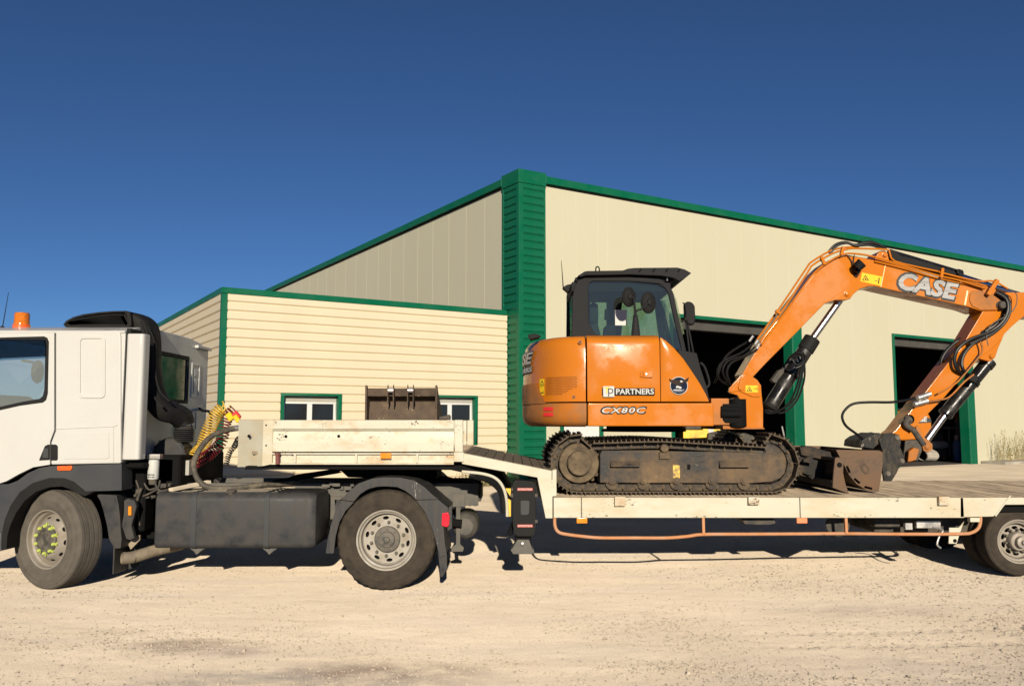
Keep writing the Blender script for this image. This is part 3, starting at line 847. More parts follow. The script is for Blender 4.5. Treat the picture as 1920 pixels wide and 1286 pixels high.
def wheel(parent, loc, Rt, Rr, w, style, tyre_m, rim_m, yaw=0.0, blocks=False, label=None, lettering=None, spin=0.0):
    """wheel (rim and disc) > tyre, hub, wheel_nut, built about its own axle; outer face towards -y"""
    h = w / 2
    mb = MB()
    if style == 'concave':
        mb.lathe([(Rr + .004, -h * .80), (Rr + .012, -h * .84), (Rr + .012, -h * .88), (Rr - .004, -h * .86), (Rr - .012, -h * .66), (Rr - .03, -h * .60), (Rr - .034, -.02), (Rr - .05, -.005), (Rr - .05, .04), (Rr - .02, .08), (Rr, h * .8)], n=64)
        rdisc = Rr - .048
        holes = [ellipse((rdisc - .032) * math.cos(t), (rdisc - .032) * math.sin(t), .032, .018, t + math.pi / 2) for t in [2 * math.pi * (k + .5) / 10 + spin for k in range(10)]]
        mb.prism(circle(rdisc), -.03, -.018, holes)
        yd, rn = -.03, rdisc * .69
    else:
        mb.lathe([(Rr + .004, -h * .80), (Rr + .012, -h * .84), (Rr + .012, -h * .88), (Rr - .004, -h * .86), (Rr - .012, -h * .60), (Rr - .03, -h * .5), (Rr - .04, -h * .25), (Rr - .055, -h * .30), (Rr - .10, -h * .75), (Rr - .115, -h * .80), (Rr * .40, -h * .80), (Rr * .40, -h * .5)], n=64)
        yd, rn = -h * .80, Rr - .155 if Rr > .25 else Rr * .62
        hh = MB()
    me = mb.mesh('wheel', bevel=0, angle=30); me.materials.append(rim_m)
    wh = bpy.data.objects.new('wheel', me); COL.objects.link(wh); wh.parent = parent
    wh.location = Vector(loc) - AT[parent.name]; wh.rotation_euler = (0, 0, yaw)
    if label: wh['label'] = label
    def sub(name, m_, mt, bevel=0, angle=35):
        me_ = m_.mesh(name, bevel=bevel, angle=angle); me_.materials.append(mt)
        o = bpy.data.objects.new(name, me_); COL.objects.link(o); o.parent = wh
        return o
    sub('tyre', tyre_mb(Rt, Rr, w, blocks), tyre_m, angle=28)
    if style == 'concave':
        hb = MB(); r0 = Rr * .45; dp = 1.0 if Rr > .25 else 1.9
        hb.lathe([(r0, yd - .002), (r0, yd - .035 * dp), (r0 - .008, yd - .042 * dp), (r0 * .62, yd - .046 * dp), (r0 * .58, yd - .07 * dp), (r0 * .25, yd - .075 * dp), (r0 * .2, yd - .09 * dp), (0, yd - .092 * dp)], n=40)
        for k in range(8 if dp == 1 else 0):
            a = 2 * math.pi * k / 8
            hb.lathe([(.011, yd - .04), (.011, yd - .058), (0, yd - .060)], (r0 * .80 * math.cos(a), 0, r0 * .80 * math.sin(a)), 6)
        sub('hub', hb, M_hub if dp == 1 else M_rimf)
        bk = MB(); bk.lathe([(Rr - .052, .06), (0, .06)], n=40); sub('brake_drum', bk, M_under)
    else:
        hb = MB(); r0 = Rr * .40
        hb.lathe([(r0 + .03, yd - .001), (r0 + .03, yd - .02), (r0 + .004, yd - .028), (r0 - .012, yd - .03), (r0 - .02, yd - .012), (0, yd - .008)], n=40)
        sub('hub', hb, M_hub)
        for k in range(10):
            a = 2 * math.pi * (k + .5) / 10 + spin
            rr_ = Rr - .076
            s_ = MB(); s_.lathe([(1, 0), (.0, -.001)], n=14)
            s_.v = [(v[0] * .026, v[1], v[2] * .016) for v in s_.v]
            o = sub('hand_hole', s_, M_under)
            nrm_ang = math.atan2(h * .45, .045)
            o.matrix_local = Matrix.Rotation(-a, 4, 'Y') @ Matrix.Translation((rr_, -h * .525 - .002, 0)) @ Matrix.Rotation(nrm_ang, 4, 'Z') @ Matrix.Rotation(math.pi / 2, 4, 'Y')
    nm = MB()
    if style == 'concave':
        nm.lathe([(.019, 0), (.019, -.010), (.014, -.011), (.014, -.036), (.011, -.040), (0, -.040)], n=6)
        mt = M_hub
    else:
        nm.lathe([(.024, 0), (.024, -.006), (.018, -.008), (.017, -.04), (.012, -.048), (0, -.048)], n=8)
        nm.extr([(0.010, -.012, .012), (.040, -.012, .0), (.010, -.012, -.012)], (0, -.008, 0))
        mt = M_nut
    nme = nm.mesh('wheel_nut'); nme.materials.append(mt)
    for k in range(10):
        a = 2 * math.pi * k / 10 + .15 + spin
        o = bpy.data.objects.new('wheel_nut', nme); COL.objects.link(o); o.parent = wh
        o.matrix_local = Matrix.Translation((rn * math.cos(a), yd - .001, rn * math.sin(a))) @ Matrix.Rotation(rnd.uniform(-.6, .6) - a, 4, 'Y')
    if lettering:
        for txt, a0, span in lettering:
            rad = Rr + (Rt - Rr) * .42
            L_ = letters(txt, rad * span, .036, .012, 0, .002)
            o_ = []
            for x, y, z in L_.v:
                a = a0 - x / rad
                rr_ = rad + z
                o_.append((rr_ * math.cos(a), -h * 1.0 + y * 1.0 - .0005, rr_ * math.sin(a)))
            L_.v = o_
            sub('tyre_lettering', L_, tyre_m)
    return wh

# ------------------------------------------------------------------ tractor unit
TY = 8.72
TRUCK = thing('tractor_truck', 'white two-axle tractor truck with dark grey skirts and a black roof air intake', 'truck', (-2.6, 9.95, 0))
def tx(px): return spot(px, 790, TY).x
def tz(py, y=TY): return spot(CX, py, y).z

# cab
FAR = 11.16
win = [(-62, 637), (80, 633), (86, 636), (89, 643), (87, 735), (84, 747), (78, 752), (40, 758), (0, 767), (-62, 778)]
door_out = [(-140, 905), (-140, 770), (-105, 624), (101.5, 624), (101.5, 806), (93.5, 828), (93.5, 871), (62, 876), (35, 889), (12, 902), (0, 906)]
mb = MB(); mb.prism(xz(door_out, TY), TY, TY + .06, [xz(win, TY + .0)])
part('door', mb, M_white, TRUCK, 0.006, 2)
DOOR = bpy.data.objects['door']
mb = MB(); mb.prism(xz([(p[0] + (2.5 if p[0] > 50 else -3) , p[1] + (2.5 if p[1] > 700 else -2.5)) for p in win], TY - .004), TY - .006, TY + .03, [xz([(p[0] - (3.5 if p[0] > 50 else 0), p[1] + (-4.5 if p[1] > 700 else 4)) for p in win], TY)])
part('window_rubber', mb, M_black, DOOR, 0.002)
mb = MB(); mb.prism(xz(win, TY + .02), TY + .025, TY + .031); part('window_pane', mb, M_glass, DOOR)
mb = MB(); mb.prism(xz([(-62, 637), (84, 637), (86, 645), (85, 668), (40, 670), (0, 672), (-62, 676)], TY - .02), TY - .028, TY - .018); part('wind_deflector', mb, M_smoke, DOOR, 0.003)
mb = MB(); mb.prism(xz([(73, 863), (84, 836), (90, 833), (92.6, 833), (92.6, 862)], TY - .006), TY - .012, TY + .05); mb.prism(xz([(94.4, 833), (104, 833), (108, 836), (108, 861), (106, 863), (94.4, 863)], TY - .006), TY - .012, TY + .05)
part('door_handle', mb, M_black, TRUCK, 0.006, 2)
mb = MB(); mb.prism(xz([(82, 840), (90, 840), (90, 858), (79, 858)], TY - .014), TY - .0135, TY - .008); part('lock_cover', mb, M_greyplas, bpy.data.objects['door_handle'])
# sleeper side behind the door
side_out = [(104, 622), (219, 619), (224, 622), (226.5, 632), (226.5, 868.5), (95.5, 871), (95.5, 829), (104, 807)]
mb = MB(); mb.prism(xz(side_out, TY), TY, TY + .10); SL = part('sleeper_side', mb, M_white, TRUCK, 0.014, 3)
def ring(px0, py0, px1, py1, rad, w, d):
    def rr(x0, y0, x1, y1, r_):
        o = []
        for cx_, cy_, a0 in ((x1 - r_, y0 + r_, -90), (x1 - r_, y1 - r_, 0), (x0 + r_, y1 - r_, 90), (x0 + r_, y0 + r_, 180)):
            for k in range(5):
                a = R(a0 + 22.5 * k); o.append((cx_ + r_ * math.cos(a), cy_ + r_ * math.sin(a)))
        return o
    m_ = MB(); m_.prism(xz(rr(px0, py0, px1, py1, rad), TY), TY - d, TY + .004, [xz(rr(px0 + w, py0 + w, px1 - w, py1 - w, rad * .7), TY)])
    return m_
part('blank_window_ring', ring(147, 630.5, 198, 746.5, 9, 4.5, .012), M_white, SL, 0.006, 3)
m_ = MB(); m_.prism(xz([(119.5, 813), (204.5, 811), (205, 858), (200, 860), (119.5, 860)], TY), TY - .007, TY + .002); part('locker_flap', m_, M_white, SL, 0.004, 2)
m_ = MB()
for a, b in (((104.5, 804), (213, 799.5)), ((213, 799.5), (220.5, 797))):
    pa, pb = spot(*a, TY), spot(*b, TY); m_.bar(pa + Vector((0, -.001, 0)), pb + Vector((0, -.001, 0)), .012, .008)
pa, pb = spot(213, 800, TY), spot(213, 866, TY); m_.bar(pa + Vector((0, -.001, 0)), pb + Vector((0, -.001, 0)), .012, .008, (1, 0, 0))
part('swage_line', m_, M_white, SL, 0.003)
# shell: roof, floor, rear wall, far side, front
x_rear = tx(226.5); x_front = tx(-165); zr = tz(617); zf = tz(872)
mb = MB()
rp = []
for k in range(9):
    t = k / 8
    yy = TY + .005 + t * (FAR - TY - .01)
    crown = .10 * (1 - (2 * t - 1) ** 4) - .015
    rp.append((yy, zr + crown))
prof = [(yy, zz) for yy, zz in rp]
mb.extr([(x_front + .45, yy, zz) for yy, zz in prof] + [(x_front + .45, FAR - .005, zr - .045), (x_front + .45, TY + .005, zr - .045)], (x_rear - x_front - .45, 0, 0))
part('cab_roof', mb, M_white, TRUCK, 0.018, 3)
# rear wall with its window
wy0, wy1, wz0, wz1 = 9.06, 10.45, 1.97, 2.50
mb = MB()
outer = [(TY + .02, tz(868)), (FAR - .01, tz(868)), (FAR - .01, zr - .02), (TY + .02, zr - .02)]
hole = [(wy0, wz0), (wy1, wz0), (wy1 + .02, wz0 + .05), (wy1 + .02, wz1 - .05), (wy1, wz1), (wy0, wz1)]
mb.prism(outer, -.03, .03, [hole])
mb.v = [(x_rear - .03 + v[1], v[0], v[2]) for v in mb.v]
RW = part('cab_rear_wall', mb, M_white, TRUCK, 0.008, 2)
m_ = MB(); m_.box(x_rear - .028, x_rear - .012, wy0, wy1, wz0, wz1); part('rear_window', m_, M_reargl, RW)
m_ = MB(); m_.prism([(wy0 - .03, wz0 - .03), (wy1 + .04, wz0 - .03), (wy1 + .04, wz1 + .03), (wy0 - .03, wz1 + .03)], -.004, .008, [[(wy0 + .015, wz0 + .015), (wy1, wz0 + .015), (wy1, wz1 - .015), (wy0 + .015, wz1 - .015)]])
m_.v = [(x_rear + v[1], v[0], v[2]) for v in m_.v]; part('window_rubber', m_, M_black, RW, 0.003)
m_ = MB(); m_.prism([(10.58, 2.02), (10.86, 2.02), (10.86, 2.46), (10.58, 2.46)], -.003, .010, [[(10.61, 2.05), (10.83, 2.05), (10.83, 2.43), (10.61, 2.43)]])
m_.v = [(x_rear + v[1], v[0], v[2]) for v in m_.v]
for (yy, zz, s_) in ((10.72, 2.34, .05), (10.72, 2.22, .05), (10.72, 2.12, .045)):
    m_.prism([(yy - .05, zz - s_), (yy + .05, zz - s_), (yy + .05, zz + s_), (yy - .05, zz + s_)], -.003, .008)
    m_.v[-8:] = [(x_rear + v[1], v[0], v[2]) for v in m_.v[-8:]]
m_.prism([(10.64, 1.60), (10.80, 1.60), (10.80, 1.86), (10.64, 1.86)], -.003, .008, [[(10.665, 1.625), (10.775, 1.625), (10.775, 1.835), (10.665, 1.835)]])
m_.v[-16:] = [(x_rear + v[1], v[0], v[2]) for v in m_.v[-16:]]
part('pressed_frame', m_, M_white, RW, 0.004, 2)
m_ = MB(); m_.box(x_rear - .001, x_rear + .05, FAR - .5, FAR - .02, zr - .03, zr + .01); part('rain_gutter', m_, M_white, RW, .01, 2)
mb = MB(); far_win = [(x, z) for x, z in xz([(-62, 637), (82, 634), (89, 643), (87, 740), (78, 752), (-62, 778)], TY)]
mb.prism([(x_front, tz(905)), (x_front, tz(770)), (x_front + .35, zr - .03), (x_rear - .06, zr - .03), (x_rear - .06, tz(868)), (tx(95), tz(872)), (tx(60), tz(905))], FAR - .06, FAR, [far_win])
part('far_side', mb, M_white, TRUCK, 0.006)
mb = MB()
mb.box(x_front, x_front + .05, TY + .06, FAR - .06, tz(905), tz(772))
for yy in (TY + .07, FAR - .15):
    mb.bar((x_front + .03, yy + .04, tz(772)), (x_front + .38, yy + .04, zr - .05), .08, .08, (0, 1, 0))
part('cab_front', mb, M_white, TRUCK, 0.006)
m_ = MB(); m_.add([(x_front + .04, TY + .12, tz(770)), (x_front + .04, FAR - .12, tz(770)), (x_front + .38, FAR - .12, zr - .06), (x_front + .38, TY + .12, zr - .06)], [(0, 1, 2, 3)]); part('windscreen', m_, M_glass, TRUCK)
mb = MB(); mb.box(x_front + .06, x_rear - .06, TY + .06, FAR - .06, tz(868), tz(868) + .06); mb.box(tx(112), tx(112) + .05, TY + .1, FAR - .07, tz(868), zr - .1)
part('cab_interior', mb, M_seat, TRUCK)
CI = bpy.data.objects['cab_interior']
m_ = MB(); m_.box(x_front + .06, x_front + .75, TY + .07, FAR - .07, tz(800), tz(764)); m_.prism(xz([(-60, 765), (-40, 742), (0, 740), (22, 752), (36, 775), (-60, 800)], TY + .3), TY + .25, TY + .85); part('dashboard', m_, M_black, CI, .02, 2)
m_ = MB()
cst = spot(0, 752, TY + .55); stn = Vector((.45, 0, .9)).normalized()
P = []
for k in range(25):
    a = 2 * math.pi * k / 24
    P.append(cst + Vector((math.cos(a) * .21 * .9, math.sin(a) * .23, -math.cos(a) * .21 * .45)))
m_.tube(P, .014, 8, False); m_.bar(cst + Vector((0, -.2, 0)), cst + Vector((0, .2, 0)), .04, .02); m_.cyl(cst, cst - stn * .35, .035, 10)
part('steering_wheel', m_, M_black, CI)
m_ = MB(); a_, b_ = spot(95, 800, TY + .8), spot(80, 700, TY + .8)
m_.loft([[(tx(92) , TY + .35, tz(868)), (tx(92), TY + .85, tz(868)), (tx(106), TY + .85, tz(868)), (tx(106), TY + .35, tz(868))], [(tx(95), TY + .35, tz(720)), (tx(95), TY + .85, tz(720)), (tx(108), TY + .85, tz(720)), (tx(108), TY + .35, tz(720))]])
part('driver_seat', m_, M_seat, CI, .03, 2)
# far exterior mirror, seen through the cab
m_ = MB(); c_ = spot(70, 697, FAR + .12); m_.lathe([(0, -.05), (.08, -.04), (.10, 0), (.09, .04), (0, .05)], c_, 16, 'x'); m_.v = [(v[0], v[1], c_.z + (v[2] - c_.z) * 1.6) for v in m_.v]
m_.bar(c_ + Vector((0, -.1, .12)), c_ + Vector((-.1, -.2, .14)), .03, .03)
part('far_mirror', m_, M_black, TRUCK)
# grey skirt with the wheel arch, black arch lip
arch_o = [(853, 395)]
sk_top = [(228, 869.3), (213, 869.6), (140, 872), (95, 873.5), (74, 877), (52, 887), (33, 901), (16, 907.5), (-165, 908)]
sk_bot = [(-165, 1030), (3, 1030), (4, 1000), (9, 975), (20, 948), (38, 922), (62, 905), (92, 896), (120, 896), (138, 903), (160, 921), (228, 919)]
mb = MB(); mb.prism(xz(sk_top + [(p[0], p[1]) for p in sk_bot], TY + .005), TY + .005, TY + .25); part('lower_skirt', mb, M_greyplas, TRUCK)
SK = bpy.data.objects['lower_skirt']
lip_o = [(3, 1030), (4, 1000), (9, 975), (20, 948), (38, 922), (62, 905), (92, 896), (120, 896), (138, 903), (160, 921), (178, 921)]
lip_i = [(13, 1030), (15, 1004), (21, 983), (32, 960), (48, 938), (68, 922), (94, 913), (118, 912), (132, 917), (146, 926), (160, 930)]
mb = MB(); mb.band(xz(lip_o, TY + .0), xz(lip_i, TY + .0), TY - .012, TY + .5); part('wheel_arch_lip', mb, M_black, TRUCK, .006, 2)
mb = MB(); mb.prism(xz([(-60, 1000), (3, 684 + 0 * 1 + 316), (2, 1033), (-60, 1033)], TY + .01), TY - .02, TY + .2); part('bumper_corner', mb, M_white, TRUCK, .01, 2)
m_ = MB(); m_.prism(xz([(108, 873.5), (135, 872.5), (136, 877), (134, 881.5), (110, 882), (108, 879)], TY), TY - .012, TY + .01); part('marker_lamp', m_, M_orangelens, SK, .004, 2)
mb = MB(); mb.box(tx(-160), tx(215), TY + .51, TY + .55, .55, tz(868)); part('arch_liner', mb, M_under, TRUCK)
# rear corner fairing
mb = MB(); x0, x1 = tx(229.5), tx(263); zt, zb = tz(625), tz(862)
rp = [(x0, TY + .03), (x0 + .02, TY + .012), (x1 - .05, TY + .012), (x1 - .012, TY + .03), (x1, TY + .07), (x1, TY + .16), (x1 - .02, TY + .16), (x0, TY + .16)]
mb.extr([(a, b, zb) for a, b in rp], (0, 0, zt - zb)); part('rear_corner_fairing', mb, M_white, TRUCK, .012, 3)
m_ = MB(); m_.box(tx(226.5) + .003, tx(229.5) + .03, TY + .04, TY + .3, tz(866), tz(615)); part('rubber_seal', m_, M_black, TRUCK)
m_ = MB(); m_.box(x_rear + .02, x_rear + .06, 9.05, 9.15, tz(862), tz(700)); m_.box(x_rear + .002, x_rear + .06, 8.95, 9.0, tz(850), tz(640)); part('grab_rail', m_, M_white, TRUCK, .008, 2)
# roof beacon and aerial
bc = spot(40, 618, TY + .45)
m_ = MB(); m_.lathe([(.090, 0), (.090, .05), (.084, .055)], bc, 24, 'z'); BE = part('beacon', m_, M_orangelens, TRUCK)
m_ = MB(); m_.lathe([(.080, .05), (.080, .075), (.077, .08), (.077, .17), (.068, .185), (0, .19)], bc, 24, 'z', None); part('beacon_lens', m_, mat('beacon glass', (0.45, 0.12, 0.01), 0.15, var=0.3, vscale=40, coat=.5), BE)
m_ = MB(); a_ = spot(4, 618, TY + .5); b_ = spot(16, 548, TY + .5); m_.tube([a_, a_.lerp(b_, .12), b_], [.012, .006, .003], 6); m_.lathe([(.035, -.01), (.03, .02), (.012, .04), (0, .04)], a_, 12, 'z'); part('aerial', m_, M_black, TRUCK)
m_ = MB()
for q in ((29, 631), (35, 627.5), (41, 630.5)): m_.lathe([(.006, 0), (0, -.004)], spot(q[0], q[1], TY - .002), 8)
part('roof_screws', m_, M_steel, bpy.data.objects['door'])
# air intake on the roof
IY = TY + .30
top = [(118, 608), (124, 601), (136, 594.5), (155, 589), (185, 585), (210, 583), (236, 582.5), (243, 585), (246, 600), (246, 611), (240, 613), (122, 613)]
inn = [(123, 607.5), (130, 602), (142, 597), (160, 592.5), (185, 589), (212, 587), (233, 586.5), (236, 590), (239, 607), (236, 609.5), (124, 609.5)]
mb = MB(); mb.prism(xz(top, IY), IY, IY + .05, [xz(inn, IY)]); mb.prism(xz(top, IY), IY + .05, IY + .55); AI = part('air_intake', mb, M_black, TRUCK, .012, 2)
fins = MB()
for k in range(30):
    xx = 126 + k * 3.8
    yt = 609 - 21 * min(1, ((xx - 116) / 90)) ** .6 + 1.5
    a_, b_ = spot(xx - 4, yt, IY + .02), spot(min(xx + 10, 238), 609, IY + .02)
    if a_.x < b_.x: fins.bar(a_, b_, .03, .006, (0, 1, 0))
part('grille_fins', fins, M_black, AI)
# snorkel down the back of the cab
def sweep(pts, wx, wy, n=20, sub=6):
    """flattened duct; pts (px, py, y, width, depth)"""
    P = path([(p[0], p[1], p[2]) for p in pts], None, sub)
    W = []
    for i in range(len(pts) - 1):
        for k in range(sub):
            t = k / sub; W.append((pts[i][3] * (1 - t) + pts[i + 1][3] * t, pts[i][4] * (1 - t) + pts[i + 1][4] * t))
    W.append((pts[-1][3], pts[-1][4]))
    rings = []
    for i, p in enumerate(P):
        t = (P[min(i + 1, len(P) - 1)] - P[max(i - 1, 0)]).normalized()
        s_ = t.cross(Vector((0, 1, 0))); s_.normalize(); u_ = Vector((0, 1, 0))
        u_ = (u_ - t * u_.dot(t)).normalized()
        ring_ = []
        for k in range(n):
            a = 2 * math.pi * k / n; c_, sn = math.cos(a), math.sin(a)
            e = .6
            ring_.append(p + s_ * (math.copysign(abs(c_) ** e, c_) * W[i][0]) + u_ * (math.copysign(abs(sn) ** e, sn) * W[i][1]))
        rings.append(ring_)
    return rings
SY = TY + .55
mb = MB(); mb.loft(sweep([(232, 600, SY, .07, .2), (255, 600, SY, .075, .2), (273, 612, SY, .095, .19), (279, 640, SY, .10, .17), (281, 690, SY, .10, .15), (287, 735, SY, .105, .15), (303, 764, SY + .05, .11, .15), (325, 774, SY + .2, .11, .15), (341, 783, SY + .3, .105, .14), (345, 796, SY + .32, .10, .13)], 0, 0))
SN = part('snorkel_duct', mb, M_black, TRUCK, 0, 1, 40)
m_ = MB()
P = path([(263, 603), (272, 630), (276, 690), (284, 735), (306, 764)], SY - .185, 4); m_.tube(P, .012, 6)
P = path([(278, 612), (289, 640), (291, 690), (298, 730), (318, 752)], SY - .175, 4); m_.tube(P, .010, 6)
part('duct_seam', m_, M_black, SN)
m_ = MB(); c_ = spot(345, 798, SY + .32)
prof = []
for k in range(9):
    z_ = -k * .022
    prof += [(.125 - .02 * (k < 2), z_), (.098, z_ - .011)]
m_.lathe(prof, c_, 24, 'z'); part('bellows', m_, M_dustplas, TRUCK, 0, 1, 60)
m_ = MB(); c2 = spot(325, 850, SY + .35)
m_.lathe([(.0, .14), (.15, .14), (.18, .12), (.18, -.12), (.15, -.14), (0, -.14)], c2, 28, 'y')
for k in range(14):
    a = 2 * math.pi * k / 14; m_.bar(c2 + Vector((.18 * math.cos(a), -.12, .18 * math.sin(a))), c2 + Vector((.18 * math.cos(a), .12, .18 * math.sin(a))), .02, .02)
part('air_filter_housing', m_, M_dustplas, TRUCK, .004)
# wheels
wheel(TRUCK, (spot(95, 1009, TY + .06).x, TY + .20, .508), .508, .292, .30, 'convex', M_rubber2, M_rimf, R(-24), False, 'steered front wheel with yellow green nut indicators', None, .2)
wheel(TRUCK, (spot(724, 1009, TY + .02).x, TY + .16, .508), .508, .296, .30, 'concave', M_rubber, M_rim, 0, True, None, (('Continental', R(135), 1.15), ('Continental', R(250), 1.15), ('Continental', R(10), 1.15)), .1)
for (px, yy) in ((86, FAR - .16), (724, FAR - .16), (724, TY + .52), (724, FAR - .52)):
    src = [o for o in TRUCK.children if o.name.startswith('wheel') and 'arch' not in o.name][1 if px > 400 else 0]
    c = src.copy(); COL.objects.link(c); c.location = Vector((spot(px, 1009, TY + .04).x, yy, .508)) - AT[TRUCK.name]; c.rotation_euler = (0, 0, math.pi + (R(-23) if px < 400 else 0))
    if yy < 9.5: c.rotation_euler = (0, 0, math.pi)
    c.pop('label', None)
    for ch in src.children:
        if ch.name.startswith(('tyre', 'hub')) and 'lettering' not in ch.name:
            d = ch.copy(); COL.objects.link(d); d.parent = c
# chassis
ry0, ry1 = 9.52, 10.36
mb = MB()
xa, xb = tx(245), spot(897, 920, ry0).x
for yy in (ry0, ry1):
    z0, z1 = .78, 1.03
    mb.box(xa, xb, yy, yy + .012, z0, z1); s_ = 1 if yy == ry0 else 1
    mb.box(xa, xb, yy + .012, yy + .08, z1 - .012, z1).box(xa, xb, yy + .012, yy + .08, z0, z0 + .012)
FR = part('chassis_frame', mb, M_chassis, TRUCK, .003)
m_ = MB()
for px in (280, 420, 560, 700, 800, 885):
    x_ = tx(px); m_.box(x_, x_ + .06, ry0 + .082, ry1 - .002, .82, .98)
part('cross_member', m_, M_dark, FR)
m_ = MB()
for px, py in ((606, 941), (610, 950), (607, 959), (611, 968), (606, 975), (600, 936), (612, 936), (881, 946), (891, 946), (865, 938), (630, 937), (640, 945), (660, 936)):
    m_.lathe([(.017, 0), (.017, -.014), (.012, -.018), (0, -.018)], spot(px, py, ry0 - .001), 8)
part('frame_bolts', m_, M_chassis, FR)
m_ = MB(); m_.prism(xz([(600, 930), (642, 930), (640, 955), (626, 1003), (606, 1003), (600, 965)], ry0 - .03), ry0 - .03, ry0 - .004); part('spring_bracket', m_, M_chassis, TRUCK, .006)
m_ = MB(); m_.prism(xz([(848, 925), (872, 925), (872, 950), (848, 950)], ry0 - .03), ry0 - .04, ry0 - .004); m_.prism(xz([(855, 948), (863, 948), (863, 1020), (870, 1026), (868, 1034), (846, 1034), (846, 1026), (855, 1020)], ry0 - .03), ry0 - .03, ry0 - .012); part('rear_bracket', m_, M_chassis, TRUCK, .004)
# big air tank at the tail
at0 = spot(872, 986, ry0 + .05)
m_ = MB(); m_.lathe([(0, -.02), (.09, -.005), (.13, .04), (.145, .10), (.145, .62), (.10, .7), (0, .72)], at0 + Vector((0, -.05, 0)), 28, 'y'); AT1 = part('air_tank', m_, M_chassis, TRUCK)
m_ = MB(); m_.lathe([(.149, .16), (.152, .17), (.152, .20), (.149, .21)], at0 + Vector((0, -.05, 0)), 28, 'y'); part('tank_strap', m_, M_dark, AT1)
# axle, suspension, drive shaft
m_ = MB(); xr = tx(724)
m_.cyl((xr, TY + .6, .5), (xr, FAR - .6, .5), .09, 16); m_.lathe([(0, -.2), (.16, -.14), (.21, 0), (.16, .14), (0, .2)], (xr, 9.95, .5), 20, 'y')
for yy in (9.42, 10.46):
    m_.bar((xr - .75, yy, .60), (xr, yy, .66), .08, .07); m_.bar((xr, yy, .66), (xr + .75, yy, .60), .08, .07)
    m_.cyl((xr + .42, yy, .64), (xr + .42, yy, .84), .12, 16); m_.cyl((xr - .42, yy, .64), (xr - .42, yy, .84), .12, 16)
m_.cyl((xr, 9.95, .5), (xa + .4, 9.95, .62), .05, 12)
m_.cyl((tx(86), TY + .35, .5), (tx(86), FAR - .35, .5), .06, 12)
m_.box(tx(150), tx(262), 9.3, 10.6, .45, 1.2)
part('running_gear', m_, M_under, TRUCK)
# fuel tank
x0, x1, zt, zb = tx(295), tx(595), tz(923.5), tz(1029)
ty0, ty1 = TY + .03, TY + .70
prof = []
for cx_, cz_, a0 in ((ty0 + .09, zt - .09, 90), (ty0 + .09, zb + .05, 180), (ty1 - .09, zb + .05, 270), (ty1 - .09, zt - .09, 0)):
    rr_ = .09 if cz_ > .6 else .05
    cc = (cx_ if rr_ == .09 else (ty0 + .05 if cx_ < ty0 + .3 else ty1 - .05), cz_)
    for k in range(6):
        a = R(a0 + 18 * k); prof.append((cc[0] + rr_ * math.cos(a), cc[1] + rr_ * math.sin(a)))
rings = []
for xx, sc in ((x0, .97), (x0 + .012, 1), (x1 - .10, 1), (x1 - .04, .975), (x1 - .01, .92), (x1, .84)):
    cy_, cz_ = (ty0 + ty1) / 2, (zt + zb) / 2
    rings.append([(xx, cy_ + (a - cy_) * sc, cz_ + (b - cz_) * sc) for a, b in prof])
mb = MB(); mb.loft(rings); TK = part('fuel_tank', mb, M_dustplas, TRUCK, 0, 1, 30)
for px in (367, 503):
    xx = tx(px); cy_, cz_ = (ty0 + ty1) / 2, (zt + zb) / 2
    m_ = MB(); m_.loft([[(xx + dx, cy_ + (a - cy_) * s_, cz_ + (b - cz_) * s_) for a, b in prof] for dx, s_ in ((-.028, 1.001), (-.026, 1.014), (.026, 1.014), (.028, 1.001))], True, False); part('tank_strap', m_, M_greyplas, TK, 0, 1, 30)
    m_ = MB(); m_.prism(xz([(px - 14, 1026), (px + 20, 1026), (px + 8, 1034), (px + 1, 1040), (px - 3, 1034)], TY + .1), TY + .1, TY + .16); part('tank_bracket', m_, M_chassis, TK, .004)
m_ = MB(); m_.lathe([(.052, 0), (.052, .045), (.045, .055), (0, .058)], (tx(432), TY + .11, zt - .03), 16, 'z'); m_.cyl((tx(424), TY + .06, zt), (tx(441), TY + .06, zt + .01), .014, 8); part('filler_cap', m_, M_dark, TK, .003)
m_ = MB(); m_.prism(xz([(296, 925), (330, 925), (330, 960), (296, 960)], TY + .4), TY + .71, TY + .74); m_.box(tx(286), tx(294), TY + .2, TY + .7, tz(985), tz(930)); part('tank_end_bracket', m_, M_chassis, TRUCK)
# catwalk above the tank
m_ = MB(); m_.box(tx(318), tx(520), TY + .10, TY + 1.35, .955, .985); CWK = part('catwalk', m_, M_catwalk, TRUCK, .004)
m_ = MB()
for k in range(8):
    m_.box(tx(330), tx(512), TY + .2 + k * .14, TY + .24 + k * .14, .986, .991)
part('tread_strips', m_, M_catwalk, CWK)
m_ = MB(); m_.box(tx(318), tx(520), TY + .09, TY + .099, .935, .99); part('catwalk_edge', m_, M_chassis, CWK)
m_ = MB(); m_.bar(spot(320, 918, TY + .12), spot(392, 903, TY + .5), .07, .03); part('support_plate', m_, M_catwalk, CWK)
